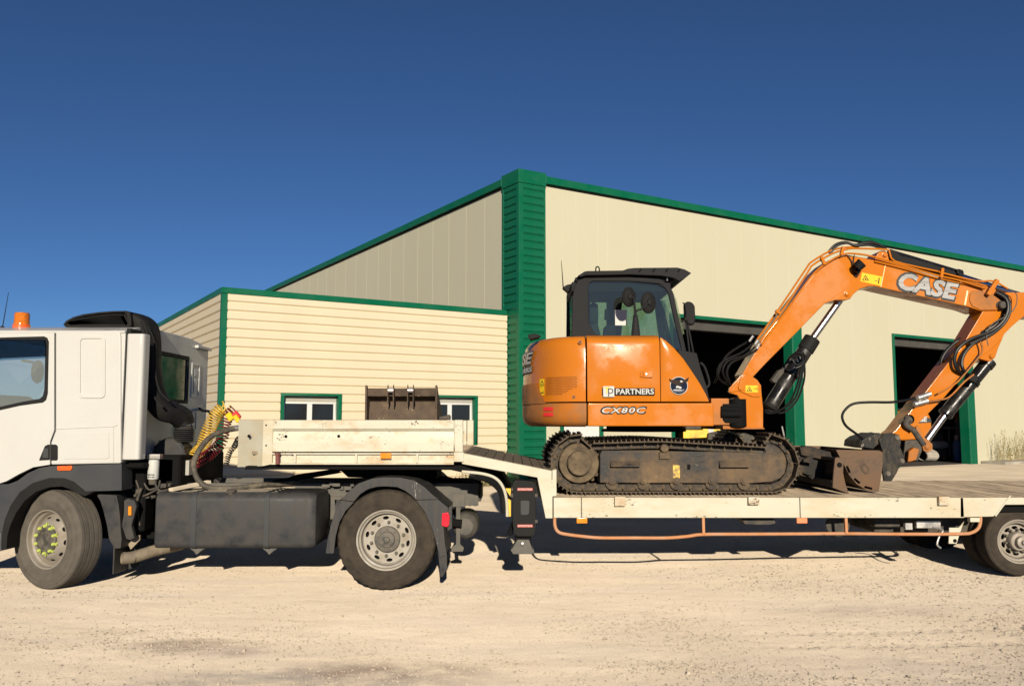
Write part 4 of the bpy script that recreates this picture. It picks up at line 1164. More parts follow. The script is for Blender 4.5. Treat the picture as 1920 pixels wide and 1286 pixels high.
# dark lumps of engine, gearbox and hoses behind the cab
m_ = MB(); m_.box(tx(185), tx(250), TY + .35, FAR - .4, .55, 1.32); m_.box(tx(200), tx(300), 9.3, 10.7, .5, 1.35); m_.box(x_rear + .02, x_rear + .34, 9.3, 10.1, 1.05, 1.32); m_.box(tx(228), tx(262), TY + .12, TY + .5, 1.23, 1.29)
part('engine_and_gearbox', m_, M_under, TRUCK, .02)
fy = TY + .32
m_ = MB(); c_ = spot(287, 898, fy); m_.lathe([(.0, .0), (.052, .0), (.058, .01), (.058, .19), (.052, .205), (0, .21)], c_, 20, 'z'); FI = part('fuel_filter', m_, M_paper, TRUCK)
m_ = MB(); m_.lathe([(0, -.06), (.04, -.055), (.046, 0), (.05, .0)], c_, 16, 'z'); part('filter_bowl', m_, M_hosedusty, FI)
m_ = MB(); m_.bar(c_ + Vector((-.06, 0, .24)), c_ + Vector((.08, 0, .24)), .08, .05); part('filter_head', m_, M_steel, FI)
for k, txt in enumerate(('SERVICE', '34-21-09')):
    L_ = letters(txt, .07, .012, .01); place_letters(L_, c_ + Vector((0, -.0595, .05 - .025 * k))); part('filter_print', L_, M_ink, FI)
m_ = MB()
for pts in (((275, 862), (268, 880), (262, 905), (258, 935), (262, 960)), ((282, 860), (272, 875), (266, 900), (270, 925), (285, 935)), ((300, 900), (296, 915), (280, 925), (268, 930)), ((265, 915), (258, 935), (252, 950), (240, 965)), ((290, 905), (300, 920), (315, 918)), ((270, 905), (280, 918), (297, 912)), ((255, 900), (262, 925), (258, 950), (262, 985))):
    m_.tube(path(pts, fy + rnd.uniform(-.06, .1), 4), rnd.uniform(.009, .016), 7)
for k in range(30):
    q = spot(rnd.uniform(250, 320), rnd.uniform(905, 935), fy + rnd.uniform(0, .25)); s_ = rnd.uniform(.012, .03)
    m_.box(q.x - s_, q.x + s_, q.y - s_, q.y + s_, q.z - s_ * .7, q.z + s_ * .7)
part('pipework', m_, M_dark, TRUCK)
m_ = MB(); q0 = spot(334, 890, 9.55); q1 = spot(358, 862, 9.55); m_.box(q0.x, q1.x + .02, 9.45, 9.70, q0.z, q1.z); EB = part('electrical_box', m_, M_greybox, TRUCK, .008, 2)
m_ = MB(); m_.box(q0.x - .03, q0.x - .006, 9.43, 9.70, q0.z - .01, q1.z + .01); part('box_lid', m_, M_greybox, EB, .005)
# front mud flap, step bracket and side marker
mb = MB(); mb.band(xz([(180, 926), (188, 940), (194, 960), (200, 985), (204, 1010), (214, 1028)], TY + .12), xz([(218, 928), (222, 945), (225, 970), (226, 990), (228, 1010), (226, 1028)], TY + .12), TY + .12, TY + .42); part('front_mudguard', mb, M_dustplas, TRUCK, .008, 2)
m_ = MB(); a0_, a1_ = spot(213, 1015, TY + .15), spot(213, 1076, TY + .15); m_.box(a0_.x, a0_.x + .015, TY + .15, TY + .5, a1_.z, a0_.z); m_.prism(xz([(213, 1015), (263, 1000), (263, 1060), (213, 1076)], TY + .5), TY + .49, TY + .505); part('mud_flap', m_, M_dustplas, TRUCK, .003)
m_ = MB(); m_.prism(xz([(232, 938), (240, 934), (252, 938), (256, 950), (250, 972), (246, 985), (252, 1008), (244, 1013), (236, 1010), (228, 985), (232, 960)], TY + .16), TY + .16, TY + .22); part('side_bracket', m_, M_dustplas, TRUCK, .006)
m_ = MB(); m_.prism(xz([(240, 949), (246, 949), (246, 966), (240, 966)], TY + .13), TY + .13, TY + .159); part('side_marker', m_, M_amber, TRUCK, .003)
# exhaust
P = path([(229, 1046, TY + .16), (250, 1044, TY + .24), (290, 1032, TY + .45), (340, 1020, TY + .75)], None, 4)
m_ = MB(); m_.tube(P, .062, 20, False); m_.tube(P, .054, 20, False); m_.lathe([(.062, 0), (.054, 0)], (0, 0, 0), 4) if False else None
EX = part('exhaust_pipe', m_, M_exh, TRUCK)
d_ = (P[1] - P[0]).normalized()
m_ = MB(); m_.tube([P[0] + d_ * .12, P[0] + d_ * .125], .0535, 20); part('exhaust_bore', m_, M_under, EX)
m_ = MB(); m_.prism(xz([(245, 1030), (262, 1012), (262, 1003), (258, 1003), (240, 1020)], TY + .3), TY + .3, TY + .33); part('exhaust_hanger', m_, M_exh, EX)
# rear mudguards: cap and two skirts
go = [(640, 937), (655, 920), (672, 906), (697, 897), (720, 894.5), (750, 895), (775, 900), (795, 912), (812, 928), (822, 936)]
gi = [(664, 940), (676, 926), (690, 917), (706, 912.5), (720, 911.5), (745, 913), (760, 920), (772, 929), (778, 935), (780, 937)]
mb = MB(); mb.band(xz(go, TY), xz(gi, TY), TY - .01, TY + .012); top_o = xz(go, TY); th = [(x, z - .02) for x, z in top_o]
mb.band(top_o, th, TY + .012, TY + .66)
part('mudguard_cap', mb, M_guard, TRUCK, .006, 2)
fo = [(640, 937.5), (628, 960), (620, 985), (614, 1012), (611, 1037)]; fi = [(664, 941), (648, 958), (637, 978), (630, 1003), (626, 1037)]
mb = MB(); mb.band(xz(fo, TY - .012), xz(fi, TY - .012), TY - .022, TY - .004); fo2 = xz(fo, TY - .012)
mb.band(fo2, [(x + .02, z) for x, z in fo2], TY - .004, TY + .64); part('mudguard_skirt', mb, M_guard, TRUCK, .005, 2)
so = [(822, 936.5), (841, 952), (838, 968), (832, 990), (834, 1015), (838, 1040)]; si = [(780, 937.5), (797, 960), (808, 985), (816, 1010), (822, 1035), (825, 1045)]
mb = MB(); mb.band(xz(so, TY - .012), xz(si, TY - .012), TY - .022, TY - .004); so2 = xz(so, TY - .012)
mb.band([(x - .02, z) for x, z in so2], so2, TY - .004, TY + .64); RS = part('mudguard_skirt', mb, M_guard, TRUCK, .005, 2)
mb = MB(); mb.prism(xz([(821, 1035), (838, 1038), (838, 1067), (830, 1081), (826, 1081)], TY - .005), TY - .008, TY + .01); mb.box(tx(826), tx(826) + .012, TY + .01, TY + .6, tz(1081), tz(1030)); part('mud_flap', mb, M_dustplas, TRUCK, .003)
m_ = MB(); m_.prism(xz([(829, 962), (840, 960), (843, 968), (842, 984), (838, 988), (828, 985)], TY - .05), TY - .055, TY - .024); TLM = part('tail_lamp', m_, M_red, RS, .006, 2)
m_ = MB(); m_.prism(xz([(839, 953), (848, 945), (848, 990), (839, 995)], TY + .02), TY + .0, TY + .03); part('lamp_bracket', m_, M_dustplas, TRUCK, .004)
# far mudguard
mb = MB(); g2 = [(x, z) for x, z in xz(go, TY)]
mb.band(g2, [(x, z - .02) for x, z in g2], FAR - .66, FAR + .01)
fo3 = xz(so, TY); mb.band(fo3, [(x - .02, z) for x, z in fo3], FAR - .64, FAR)
part('far_mudguard', mb, M_under, TRUCK)
# fifth wheel and its ramps
m_ = MB(); xk = tx(715)
m_.loft([[(xk - .48, 9.45, 1.10), (xk - .48, 10.45, 1.10), (xk + .5, 10.3, 1.06), (xk + .5, 9.6, 1.06)], [(xk - .48, 9.45, 1.19), (xk - .48, 10.45, 1.19), (xk + .5, 10.3, 1.17), (xk + .5, 9.6, 1.17)]])
m_.prism([(xk - .35, 1.02), (xk + .35, 1.02), (xk + .2, 1.12), (xk - .2, 1.12)], 9.5, 9.58).prism([(xk - .35, 1.02), (xk + .35, 1.02), (xk + .2, 1.12), (xk - .2, 1.12)], 10.32, 10.4)
part('fifth_wheel', m_, M_under, TRUCK, .006)
for yy in (9.56, 10.36):
    for q_ in ([(500, 906), (520, 898), (628, 882), (640, 886), (560, 900)], [(770, 882), (800, 896), (898, 918), (898, 930), (800, 908)]):
        m_ = MB(); m_.prism(xz(q_, 9.6), yy, yy + .10); part('fifth_wheel_ramp', m_, M_under, TRUCK, .004)
m_ = MB()
for k in range(26):
    q = spot(rnd.uniform(585, 690), 914 + rnd.uniform(-8, 3), ry0 + rnd.uniform(-.1, .2)); s_ = rnd.uniform(.015, .05)
    m_.box(q.x - s_, q.x + s_, q.y - .03, q.y + .03, q.z - .02, q.z + .02)
part('frame_fittings', m_, M_chassis, TRUCK, .003)
# coiled air lines and the thick cable
def coil(pts, Rc, r, turns, sub=14):
    P = smooth_path([spot(*p) for p in pts], sub)
    L = [0.0]
    for a, b in zip(P[:-1], P[1:]): L.append(L[-1] + (b - a).length)
    out = []
    n = turns * 14
    for i in range(n + 1):
        s_ = L[-1] * i / n
        k = min(next((j for j in range(1, len(L)) if L[j] >= s_ - 1e-9), len(L) - 1), len(P) - 1)
        t = (s_ - L[k - 1]) / max(L[k] - L[k - 1], 1e-9)
        p = P[k - 1].lerp(P[k], t); d = (P[k] - P[k - 1]).normalized()
        u = d.cross(Vector((0, 1, 0))).normalized(); w = d.cross(u)
        a = 2 * math.pi * turns * i / n
        out.append(p + (u * math.cos(a) + w * math.sin(a)) * Rc)
    m_ = MB(); m_.tube(out, r, 6)
    return m_
HY = 9.75
part('air_hose', coil([(362, 860, HY - .1), (378, 840, HY), (392, 805, HY), (405, 778, HY), (418, 765, HY), (422, 768, HY)], .076, .0075, 24), M_yhose, TRUCK, label='yellow coiled air hose')
part('air_hose', coil([(366, 868, HY - .3), (395, 850, HY - .1), (415, 828, HY), (421, 800, HY), (428, 780, HY), (438, 768, HY)], .062, .0075, 25), M_rhose, TRUCK, label='dark red coiled air hose')
part('signal_cable', coil([(424, 872, HY), (430, 850, HY), (440, 836, HY), (447, 822, HY - .1)], .028, .006, 16), M_hose, TRUCK, label='thin black coiled cable')
m_ = MB(); m_.tube(path([(374, 766, 10.9), (381, 770, 10.8), (393, 772, 10.6), (396, 785, 10.4), (392, 812, 10.2)], None, 5), .018, 8); part('signal_cable', m_, M_hose, TRUCK)
m_ = MB(); m_.tube(path([(446, 803, HY - .1), (425, 806, HY - .2), (396, 818, HY - .35), (374, 843, HY - .5), (363, 872, HY - .6), (372, 900, HY - .65), (395, 914, HY - .65), (440, 915, HY - .6), (500, 908, HY - .4), (560, 905, HY - .2)], None, 6), .030, 12); part('suspension_cable', m_, M_hosedusty, TRUCK)
m_ = MB(); a_, b_ = spot(430, 804.5, HY - .16), spot(447, 802, HY - .1); m_.cyl(a_, b_, .034, 12); part('cable_plug', m_, M_steel, TRUCK)
for px, py, w_, m2 in ((431, 781, .07, M_yellow), (443, 779, .07, M_redplas), (444, 785, .05, M_yellow)):
    m_ = MB(); a_ = spot(px - 4, py - 6, HY - .2 + (px == 444) * -.06); b_ = spot(px + 5, py + 6, HY - .2 + (px == 444) * -.06); m_.bar(a_, b_, w_, .05, (0, 1, 0)); part('air_coupling', m_, m2, TRUCK, .008)
# ------------------------------------------------------------------ low-loader trailer
TRAILER = thing('lowbed_trailer', 'cream step-deck low loader trailer with raised neck box and orange side rail', 'trailer', (3.0, 9.95, 0))
SF = 11.18                     # far side
def px_(p): return spot(p, 790, TY).x
zdeck = spot(1300, 931.5, TY).z
# neck: folded side board, posts and rail
x0, x1 = px_(512), px_(851)
zt, zb = tz(787.5), tz(846.5)
prof = [(0.03, zb), (0.0, zb), (0.0, zb + .075), (.012, zb + .09), (.022, zt - .118), (-.012, zt - .086), (-.012, zt - .0), (0.03, zt)]
mb = MB(); mb.extr([(x0, TY + a, b) for a, b in prof], (x1 - x0, 0, 0)); SB = part('side_board', mb, M_cream2, TRAILER, 0, label='scuffed cream side board of the neck')
for k, (a, b) in enumerate(((536.0, 818), (635, 817.5))):
    m_ = MB(); m_.lathe([(.016, 0), (0, -.001)], spot(a, b, TY + .011), 14); part('drain_hole', m_, M_under, SB)
mb = MB(); mb.extr([(x0, SF - a, b) for a, b in prof], (x1 - x0, 0, 0)); part('side_board', mb, M_cream, TRAILER)
# front corner plate, angled back to the front wall
mb = MB()
A = [spot(447.5, 787.5, TY + .33), spot(494, 787.5, TY + .012), spot(512, 787.5, TY + .0)]
Bz = [tz(878) + .0, tz(874), tz(870)]
zt_ = tz(787)
mb.loft([[(A[0].x, A[0].y, Bz[0] - .005), (A[1].x, A[1].y, Bz[1]), (A[2].x, A[2].y, Bz[2]), (A[2].x, A[2].y + .04, Bz[2]), (A[1].x + .01, A[1].y + .05, Bz[1]), (A[0].x + .04, A[0].y + .03, Bz[0])],
         [(A[0].x, A[0].y, zt_), (A[1].x, A[1].y, zt_), (A[2].x, A[2].y, zt_), (A[2].x, A[2].y + .04, zt_), (A[1].x + .01, A[1].y + .05, zt_), (A[0].x + .04, A[0].y + .03, zt_)]])
FP = part('front_corner_plate', mb, M_cream, TRAILER, .003)
for a, b in ((467, 817.5, ), (499, 797), (499, 835)):
    m_ = MB(); q = spot(a, b, TY + (.11 if a < 480 else .005)); m_.lathe([(.018 if a < 480 else .009, -.002), (0, -.003)], q, 12); part('plate_hole', m_, M_under, FP)
mb = MB(); mb.box(A[0].x, A[0].x + .05, A[0].y + .04, SF, Bz[0], zt_); part('front_board', mb, M_cream, TRAILER, .004)
mb = MB(); mb.prism(xz([(852.5, 787), (868, 787), (868, 847), (852.5, 847)], TY), TY - .012, TY + .06); mb.prism(xz([(851, 847.5), (869.5, 847.5), (869.5, 865.5), (851, 865.5)], TY - .015), TY - .022, TY + .06); part('corner_post', mb, M_cream2, TRAILER, .004)
mb = MB(); mb.box(px_(853), px_(868), SF - .08, SF, tz(862), tz(787)); part('corner_post', mb, M_cream, TRAILER, .004)
# lower rail with stiffeners
mb = MB(); mb.extr([(px_(511), TY + a, b) for a, b in [(0.02, tz(849)), (-.004, tz(849)), (-.004, tz(851.5)), (.034, tz(852.0)), (.034, tz(867.5)), (-.004, tz(868)), (-.004, tz(870.5)), (.08, tz(870.5)), (.08, tz(849))]], (px_(851) - px_(511), 0, 0))
LR = part('neck_rail', mb, M_cream2, TRAILER)
rib_m = MB(); rib_m.box(-.010, .010, -.001, .04, tz(867.5), tz(851)); rme = rib_m.mesh('stiffener', bevel=.002); rme.materials.append(M_cream2)
copies(rme, 'stiffener', [Matrix.Translation((px_(p), TY, 0)) for p in (554.5, 669, 783)], TRAILER)
m_ = MB(); q = spot(724, 854, TY); m_.box(q.x - .055, q.x + .055, TY - .03, TY + .017, tz(859.5), tz(848.5)); part('side_lamp', m_, M_amber, TRAILER, .006, 2)
m_ = MB(); m_.cyl(spot(520.5, 851, TY - .02), spot(520.5, 870, TY - .02), .022, 10); m_.cyl(spot(520.5, 849, TY - .02), spot(520.5, 853, TY - .02), .03, 10); part('lashing_pin', m_, mat('reddish steel pin', (0.13, .035, .03), .5, var=.3), TRAILER)
# neck floor and dark belly
mb = MB(); mb.box(px_(470), px_(868), TY + .07, SF - .04, tz(852), tz(846)); part('neck_floor', mb, M_wood, TRAILER)
mb = MB()
mb.prism(xz([(462, 873), (512, 872), (868, 872), (905, 886), (940, 905), (960, 935), (946, 932), (925, 908), (880, 888), (845, 880.5), (460, 879.5)], TY + .10), TY + .07, SF - .06)
mb.prism(xz([(640, 879), (770, 879), (760, 893), (655, 893)], 9.6), 9.5, 10.4)
part('neck_underframe', mb, M_under, TRAILER, .004)
# sloping part
mb = MB(); mb.prism(xz([(869, 849.5), (1034.5, 882.5), (1034.5, 900), (866, 869.5), (866, 866)], TY), TY, TY + .07); SBM = part('slope_beam', mb, M_cream, TRAILER, .004)
mb = MB(); mb.prism(xz([(869, 849.5), (1034.5, 882.5), (1034.5, 900), (866, 869.5), (866, 866)], TY), SF - .07, SF); part('slope_beam', mb, M_cream, TRAILER, .004)
a_, b_ = spot(870, 848.5, TY), spot(1037, 881.5, TY)
sl = (b_ - a_); ns = 9
for i in range(ns):
    p, q = a_ + sl * (i / ns), a_ + sl * ((i + 1) / ns) - sl.normalized() * .006
    m_ = MB(); m_.extr([(p.x, TY + .01, p.z), (q.x, TY + .01, q.z), (q.x, TY + .01, q.z - .03), (p.x, TY + .01, p.z - .03)], (0, SF - TY - .02, 0)); part('slope_plank', m_, M_slope, TRAILER, .003)
mb = MB(); mb.prism(xz([(1007, 893), (1035.5, 899.5), (1035.5, 881), (1043.5, 879.5), (1043.5, 930), (1036, 930), (1036, 971.5), (1023, 971.5)], TY - .004), TY - .006, TY + .08); part('neck_leg_plate', mb, M_cream, TRAILER, .004)
mb = MB(); mb.prism(xz([(1007, 893), (1035.5, 899.5), (1043.5, 930), (1036, 971.5), (1023, 971.5)], TY), SF - .08, SF); part('neck_leg_plate', mb, M_cream, TRAILER, .004)
mb = MB(); mb.prism(xz([(968, 884), (1036, 900), (1042, 968), (1026, 968), (1010, 905)], TY + .12), TY + .09, SF - .09); part('neck_leg_web', mb, M_under, TRAILER)
# main side beam in lengths with joints
joints = [1036.5, 1089, 1495, 1800]
xe = px_(2330)
for a, b in zip(joints[:-1], joints[1:]):
    mb = MB(); mb.box(px_(a) + .004, px_(b) - .004, TY, TY + .09, tz(970.5), tz(932.5)); part('side_beam', mb, M_cream, TRAILER, .004)
for a in joints[1:]:
    mb = MB(); mb.box(px_(a) - .004, px_(a) + .008, TY + .006, TY + .08, tz(970), tz(934)); part('joint_strip', mb, M_dark, TRAILER)
mb = MB(); mb.prism(xz([(1800.5, 932.5), (2330, 929), (2330, 944), (1885, 946), (1863, 968), (1800.5, 969.5)], TY), TY, TY + .09); part('side_beam', mb, M_cream, TRAILER, .004)
m_ = MB(); m_.bar(spot(1894, 929, TY - .002), spot(1866, 967, TY - .002), .014, .012, (0, 1, 0)); part('fold_strip', m_, M_cream2, TRAILER)
mb = MB(); mb.box(px_(1036), xe, SF - .09, SF, tz(970), tz(932)); part('side_beam', mb, M_cream, TRAILER)
m_ = MB(); m_.box(px_(1036), xe, TY - .004, TY + .03, tz(932.4), tz(930.6)); part('edge_strip', m_, M_wood, TRAILER)
for a, z0, z1 in ((1160, 930, 948), (1407.5, 931, 945.5), (1760, 930, 946.5)):
    m_ = MB(); m_.box(px_(a - 10), px_(a + 10), TY - .045, TY - .001, tz(z1), tz(z0)); part('stake_pocket', m_, M_cream2, TRAILER, .006, 2)
# cross planks of the deck, worn and gappy
pl = []
X = px_(1042)
k = 0
while X < xe - .1:
    w = .158
    gap = .004 if X < px_(1640) else rnd.choice((.008, .014, .018))
    m_ = MB()
    dz = rnd.uniform(-.004, .002)
    n = 5
    V = []
    m_.box(X + gap / 2, X + w - gap / 2, TY + .035, SF - .03, zdeck - .045 + dz, zdeck + dz)
    part('deck_plank', m_, M_wood, TRAILER, .004)
    X += w; k += 1
mb = MB(); mb.box(px_(1045), xe, TY + .10, SF - .10, zdeck - .16, zdeck - .05)
for yy in (9.5, 10.3):
    mb.box(px_(1045), xe, yy, yy + .12, zdeck - .30, zdeck - .16)
part('deck_underframe', mb, M_under, TRAILER)
# folding support leg and extinguisher box
ly = TY - .03
mb = MB(); mb.prism(xz([(966, 899), (1000, 902), (1005, 908), (1005, 975), (1006, 985), (1002, 1004), (996, 1006), (970, 1006), (964, 1000), (961, 985), (961, 905)], ly), ly, ly + .16); EXB = part('extinguisher_box', mb, M_black, TRAILER, .012, 2)
m_ = MB(); m_.prism(xz([(976, 938), (991, 938), (993, 942), (992, 962), (989, 965), (977, 965), (976, 961)], ly - .003), ly - .006, ly + .002); part('sight_window', m_, M_greyplas, EXB, .003)
for yy in (917.0, 985.5):
    m_ = MB(); q = spot(984.5, yy, ly - .002); m_.box(q.x - .079, q.x + .079, ly - .004, ly + .001, q.z - .014, q.z + .014); lb = part('label_strip', m_, M_redplas if yy < 0 else mat('red and black label', (0.34, .035, .02), .5, var=.1), EXB)
    L_ = letters('EXTINCTEUR', .145, .018, .018, 0, .001); place_letters(L_, (q.x, ly - .0045, q.z)); part('label_print', L_, M_paper, lb)
m_ = MB(); m_.prism(xz([(957, 925), (962, 925), (962, 932), (957, 932)], ly), ly, ly + .02)
part('box_latch', m_, M_dark, EXB)
for zz in (925, 974):
    m_ = MB(); m_.box(spot(1003, zz, ly).x, spot(1008, zz, ly).x, ly - .006, ly + .03, spot(0, zz + 6, ly).z, spot(0, zz, ly).z); part('box_latch', m_, M_dark, EXB)
mb = MB(); mb.prism(xz([(948, 915), (958, 915), (958, 968), (950, 968)], TY + .12), TY + .1, TY + .14); part('leg_bracket', mb, M_yellowmach, TRAILER, .004)
m_ = MB(); m_.tube(path([(866, 884), (905, 888), (930, 897), (944, 915), (950, 940), (951, 968)], TY + .06, 5), .016, 8); part('brake_line', m_, M_cream, TRAILER)
m_ = MB(); m_.tube(path([(880, 890), (915, 900), (938, 920), (944, 950), (946, 962)], TY + .10, 5), .03, 8); part('brake_line', m_, M_hose, TRAILER)
mb = MB(); q0, q1 = spot(966, 1004, TY + .08), spot(996, 1013, TY + .08); mb.box(q0.x, q1.x, TY + .03, TY + .15, .45, .95); mb.prism(xz([(950, 1003), (962, 975), (962, 1003)], TY + .1), TY + .1, TY + .2); part('support_leg', mb, M_under, TRAILER, .006)
mb = MB(); mb.prism(xz([(970, 1011), (992, 1011), (998, 1029), (1001, 1029), (1002, 1036), (996, 1038), (962, 1038), (957, 1030), (960, 1028)], TY + .02), TY + .0, TY + .2); FT = part('support_foot', mb, M_chassis, TRAILER, .006, 2)
m_ = MB(); m_.lathe([(.02, 0), (.02, -.02), (.012, -.025), (0, -.025)], spot(979.5, 1019, TY - .001), 12); part('foot_pin', m_, M_steel, FT)
# side rail
P = path([(1040, 968), (1040.5, 985), (1046, 996), (1060, 1001), (1100, 1006), (1130, 1008), (1190, 1008), (1250, 1008), (1290, 1005), (1318, 1001.5), (1400, 1001), (1500, 1000.5), (1585, 1000), (1700, 1001), (1800, 1000.5), (1822, 998), (1834, 990), (1838, 978), (1838, 966)], TY + .03, 4)
m_ = MB(); m_.tube(P, .017, 10); RL = part('side_rail', m_, M_railorange, TRAILER)
for a in (1318, 1585):
    m_ = MB(); q = spot(a, 970, TY + .03); m_.box(q.x - .014, q.x + .014, TY + .005, TY + .045, tz(1001), tz(970.6)); part('rail_post', m_, M_railorange, RL, .003)
m_ = MB(); m_.box(px_(1080), px_(1100), TY + .01, TY + .05, tz(981), tz(970.7)); part('side_lamp', m_, M_amber, TRAILER, .005, 2)
m_ = MB(); m_.box(px_(1489), px_(1508.5), TY + .01, TY + .03, tz(981), tz(970.7)); part('side_reflector', m_, mat('salmon reflector', (0.70, 0.19, 0.08), 0.35, var=.1), TRAILER, .003)
# running gear under the rear half
m_ = MB(); q0, q1 = spot(1553, 995, TY + .35), spot(1600, 972, TY + .35); m_.cyl(spot(1570, 984, TY + .3), spot(1570, 984, TY + 1.2), .12, 20); m_.box(spot(1600, 0, TY + .5).x, spot(1790, 0, TY + .5).x, TY + .5, SF - .4, .52, .72); m_.box(spot(1605, 0, TY + .3).x, spot(1650, 0, TY + .3).x, TY + .35, TY + .5, .60, .70)
part('underfloor_gear', m_, M_dark, TRAILER, .01)
m_ = MB(); m_.box(spot(1675, 0, TY + .25).x, spot(1718, 0, TY + .25).x, TY + .25, TY + .3, tz(990, TY + .25), tz(976, TY + .25)); m_.box(spot(1655, 0, TY + .25).x, spot(1668, 0, TY + .25).x, TY + .25, TY + .3, tz(993, TY + .25), tz(980, TY + .25)); part('valve_block', m_, M_steel, TRAILER, .004)
m_ = MB(); m_.tube(path([(1748, 988), (1768, 993), (1762, 1004), (1757, 1020), (1764, 1027)], TY + .08, 3), .010, 8); part('crank_handle', m_, M_steel, TRAILER)
mb = MB(); mb.prism(xz([(1780, 989), (1798, 989), (1808, 977), (1800, 1000), (1794, 1019), (1779, 1019)], TY + .05), TY + .05, TY + .062); SBK = part('stand_bracket', mb, M_cream, TRAILER, .003)
m_ = MB(); m_.lathe([(.02, 0), (0, -.001)], spot(1790.5, 1013.5, TY + .048), 12); part('bracket_hole', m_, M_under, SBK)
m_ = MB(); m_.box(px_(1812), px_(1832), TY + .02, TY + .08, tz(979), tz(970.6)); part('side_lamp', m_, M_cream2, TRAILER, .006, 2)
m_ = MB(); m_.prism(xz([(1388, 971.5), (1450, 971.5), (1452, 980), (1440, 983), (1394, 982)], TY + .2), TY + .15, TY + .4); part('pipe_clamp', m_, M_dark, TRAILER, .006)
xw = spot(1911, 1004, TY + .14).x; zw = .125 + .352
for i, (xx, n_) in enumerate(((xw, 1), (xw + 1.02, 2))):
    for yy, face in ((TY + .245, 0), (TY + .53, 0), (SF - .53, math.pi), (SF - .245, math.pi)):
        wheel(TRAILER, (xx, yy, zw), .352, .215, .225, 'concave' if yy < 9.1 or yy > 10.8 else 'convex', M_rubber, M_rimf, face)
m_ = MB()
for xx in (xw, xw + 1.02):
    m_.cyl((xx, TY + .4, zw), (xx, SF - .4, zw), .07, 14); m_.bar((xx - .5, 9.4, zw + .18), (xx + .5, 9.4, zw + .18), .08, .06); m_.bar((xx - .5, 10.5, zw + .18), (xx + .5, 10.5, zw + .18), .08, .06)
part('axle', m_, M_under, TRAILER)

# ------------------------------------------------------------------ spare bucket standing in the neck
BY0, BY1 = 9.35, 9.95
SPB = thing('spare_bucket', 'old rusty brown digger bucket standing on the trailer neck', 'excavator bucket', (spot(751, 846, BY0).x, 9.65, tz(846)))
bx0, bx1 = spot(684, 760, BY0).x, spot(819.5, 760, BY0).x
bt, bb = spot(0, 722, BY0).z, tz(846)
side = [(BY0, bt), (BY0 + .03, bt + .0), (BY0 + .16, bt - .08), (BY1, bt - .25), (BY1 - .05, bb), (BY0 + .12, bb), (BY0 + .02, bb + .18)]
for a in (bx0, bx1 - .022):
    m_ = MB(); m_.extr([(a, y, z) for y, z in side], (.022, 0, 0)); part('side_plate', m_, M_bucketold, SPB, .003)
m_ = MB(); m_.extr([(bx0 + .022, y, z) for y, z in [(BY0 + .015, bt - .035), (BY0 + .10, bt - .03), (BY0 + .12, bt - .13), (BY0 + .03, bt - .125)]], (bx1 - bx0 - .044, 0, 0)); part('top_beam', m_, M_bucketold, SPB, .012, 2)
prof = [(BY0 + .10, bt - .12), (BY0 + .20, bt - .18), (BY0 + .20, bt - .22), (BY0 + .16, bt - .30), (BY0 + .13, bb + .1), (BY0 + .14, bb), (BY0 + .16, bb), (BY0 + .16, bb + .1), (BY0 + .19, bt - .30), (BY0 + .22, bt - .23), (BY0 + .22, bt - .17), (BY0 + .12, bt - .10)]
m_ = MB(); m_.extr([(bx0 + .022, y, z) for y, z in prof], (bx1 - bx0 - .044, 0, 0)); part('bucket_shell', m_, M_bucketold, SPB)
for p in (733.5, 770.5):
    c = spot(p, 740, BY0)
    for s_ in (-.036, .026):
        m_ = MB(); m_.extr([(c.x + s_, y, z) for y, z in [(BY0 - .05, bt + .005), (BY0 - .015, bt - .04), (BY0 + .03, bt - .05), (BY0 + .06, bt - .19), (BY0 - .0, bt - .17), (BY0 - .05, bt - .20), (BY0 - .07, bt - .12)]], (.012, 0, 0)); HE = part('hinge_ear', m_, M_bucketold, SPB, .003)
    m_ = MB(); m_.cyl((c.x - .03, BY0 - .035, bt - .06), (c.x + .03, BY0 - .035, bt - .06), .028, 14); part('hinge_pin', m_, M_steel, SPB)
m_ = MB(); q = spot(840, 781, 9.5); m_.prism(xz([(822, 787), (824, 780), (838, 779), (842, 776), (844, 780), (844, 787)], 9.5), 9.45, 9.62)
TB = thing('load_binder', 'dark steel lashing tackle lying on the neck beside the spare bucket', 'lashing gear', q)
part('binder_body', m_, M_dark, TB, .01)
m_ = MB(); m_.box(spot(822, 0, 9.5).x, spot(844, 0, 9.5).x, 9.5, 9.58, tz(847), spot(0, 787, 9.5).z); part('binder_foot', m_, M_dark, TB)
# ------------------------------------------------------------------ excavator
EXC = thing('excavator', 'orange tracked excavator with a charcoal cab and folded boom on the trailer deck', 'excavator', (1.45, 10.05, zdeck))
EY = 9.05
def ez(py, y=EY): return spot(CX, py, y).z
def ex(px, y=EY): return spot(px, 720, y).x
ECY = 10.10; AX_, BX_ = .655, 1.05          # round tail: ellipse in plan
def tail(inset=0.0, x1=.80, n=18):
    """plan outline of the tail, near side to far side"""
    pts = [(x1, ECY - BX_ + inset)]
    for k in range(n + 1):
        a = -math.pi / 2 - math.pi * k / n
        pts.append((.78 + (AX_ - inset) * math.cos(a), ECY + (BX_ - inset) * math.sin(a)))
    pts.append((x1, ECY + BX_ - inset))
    return pts
def slab(plan, levels):
    """stack of inset plan outlines: levels (z, inset)"""
    return [[(x, y, z) for x, y in plan(i)] for z, i in levels]
# counterweight
zb, zt = ez(800), ez(715)
mb = MB(); zs = ez(755)
mb.loft(slab(lambda i: tail(i, .802), [(zb, .10), (zb + .02, .05), (zb + .06, .012), (zb + .13, 0), (zs - .03, 0.0), (zs - .006, .006), (zs, .02)]))
CWT = part('counterweight', mb, M_orangedirty, EXC, 0, 1, 40)
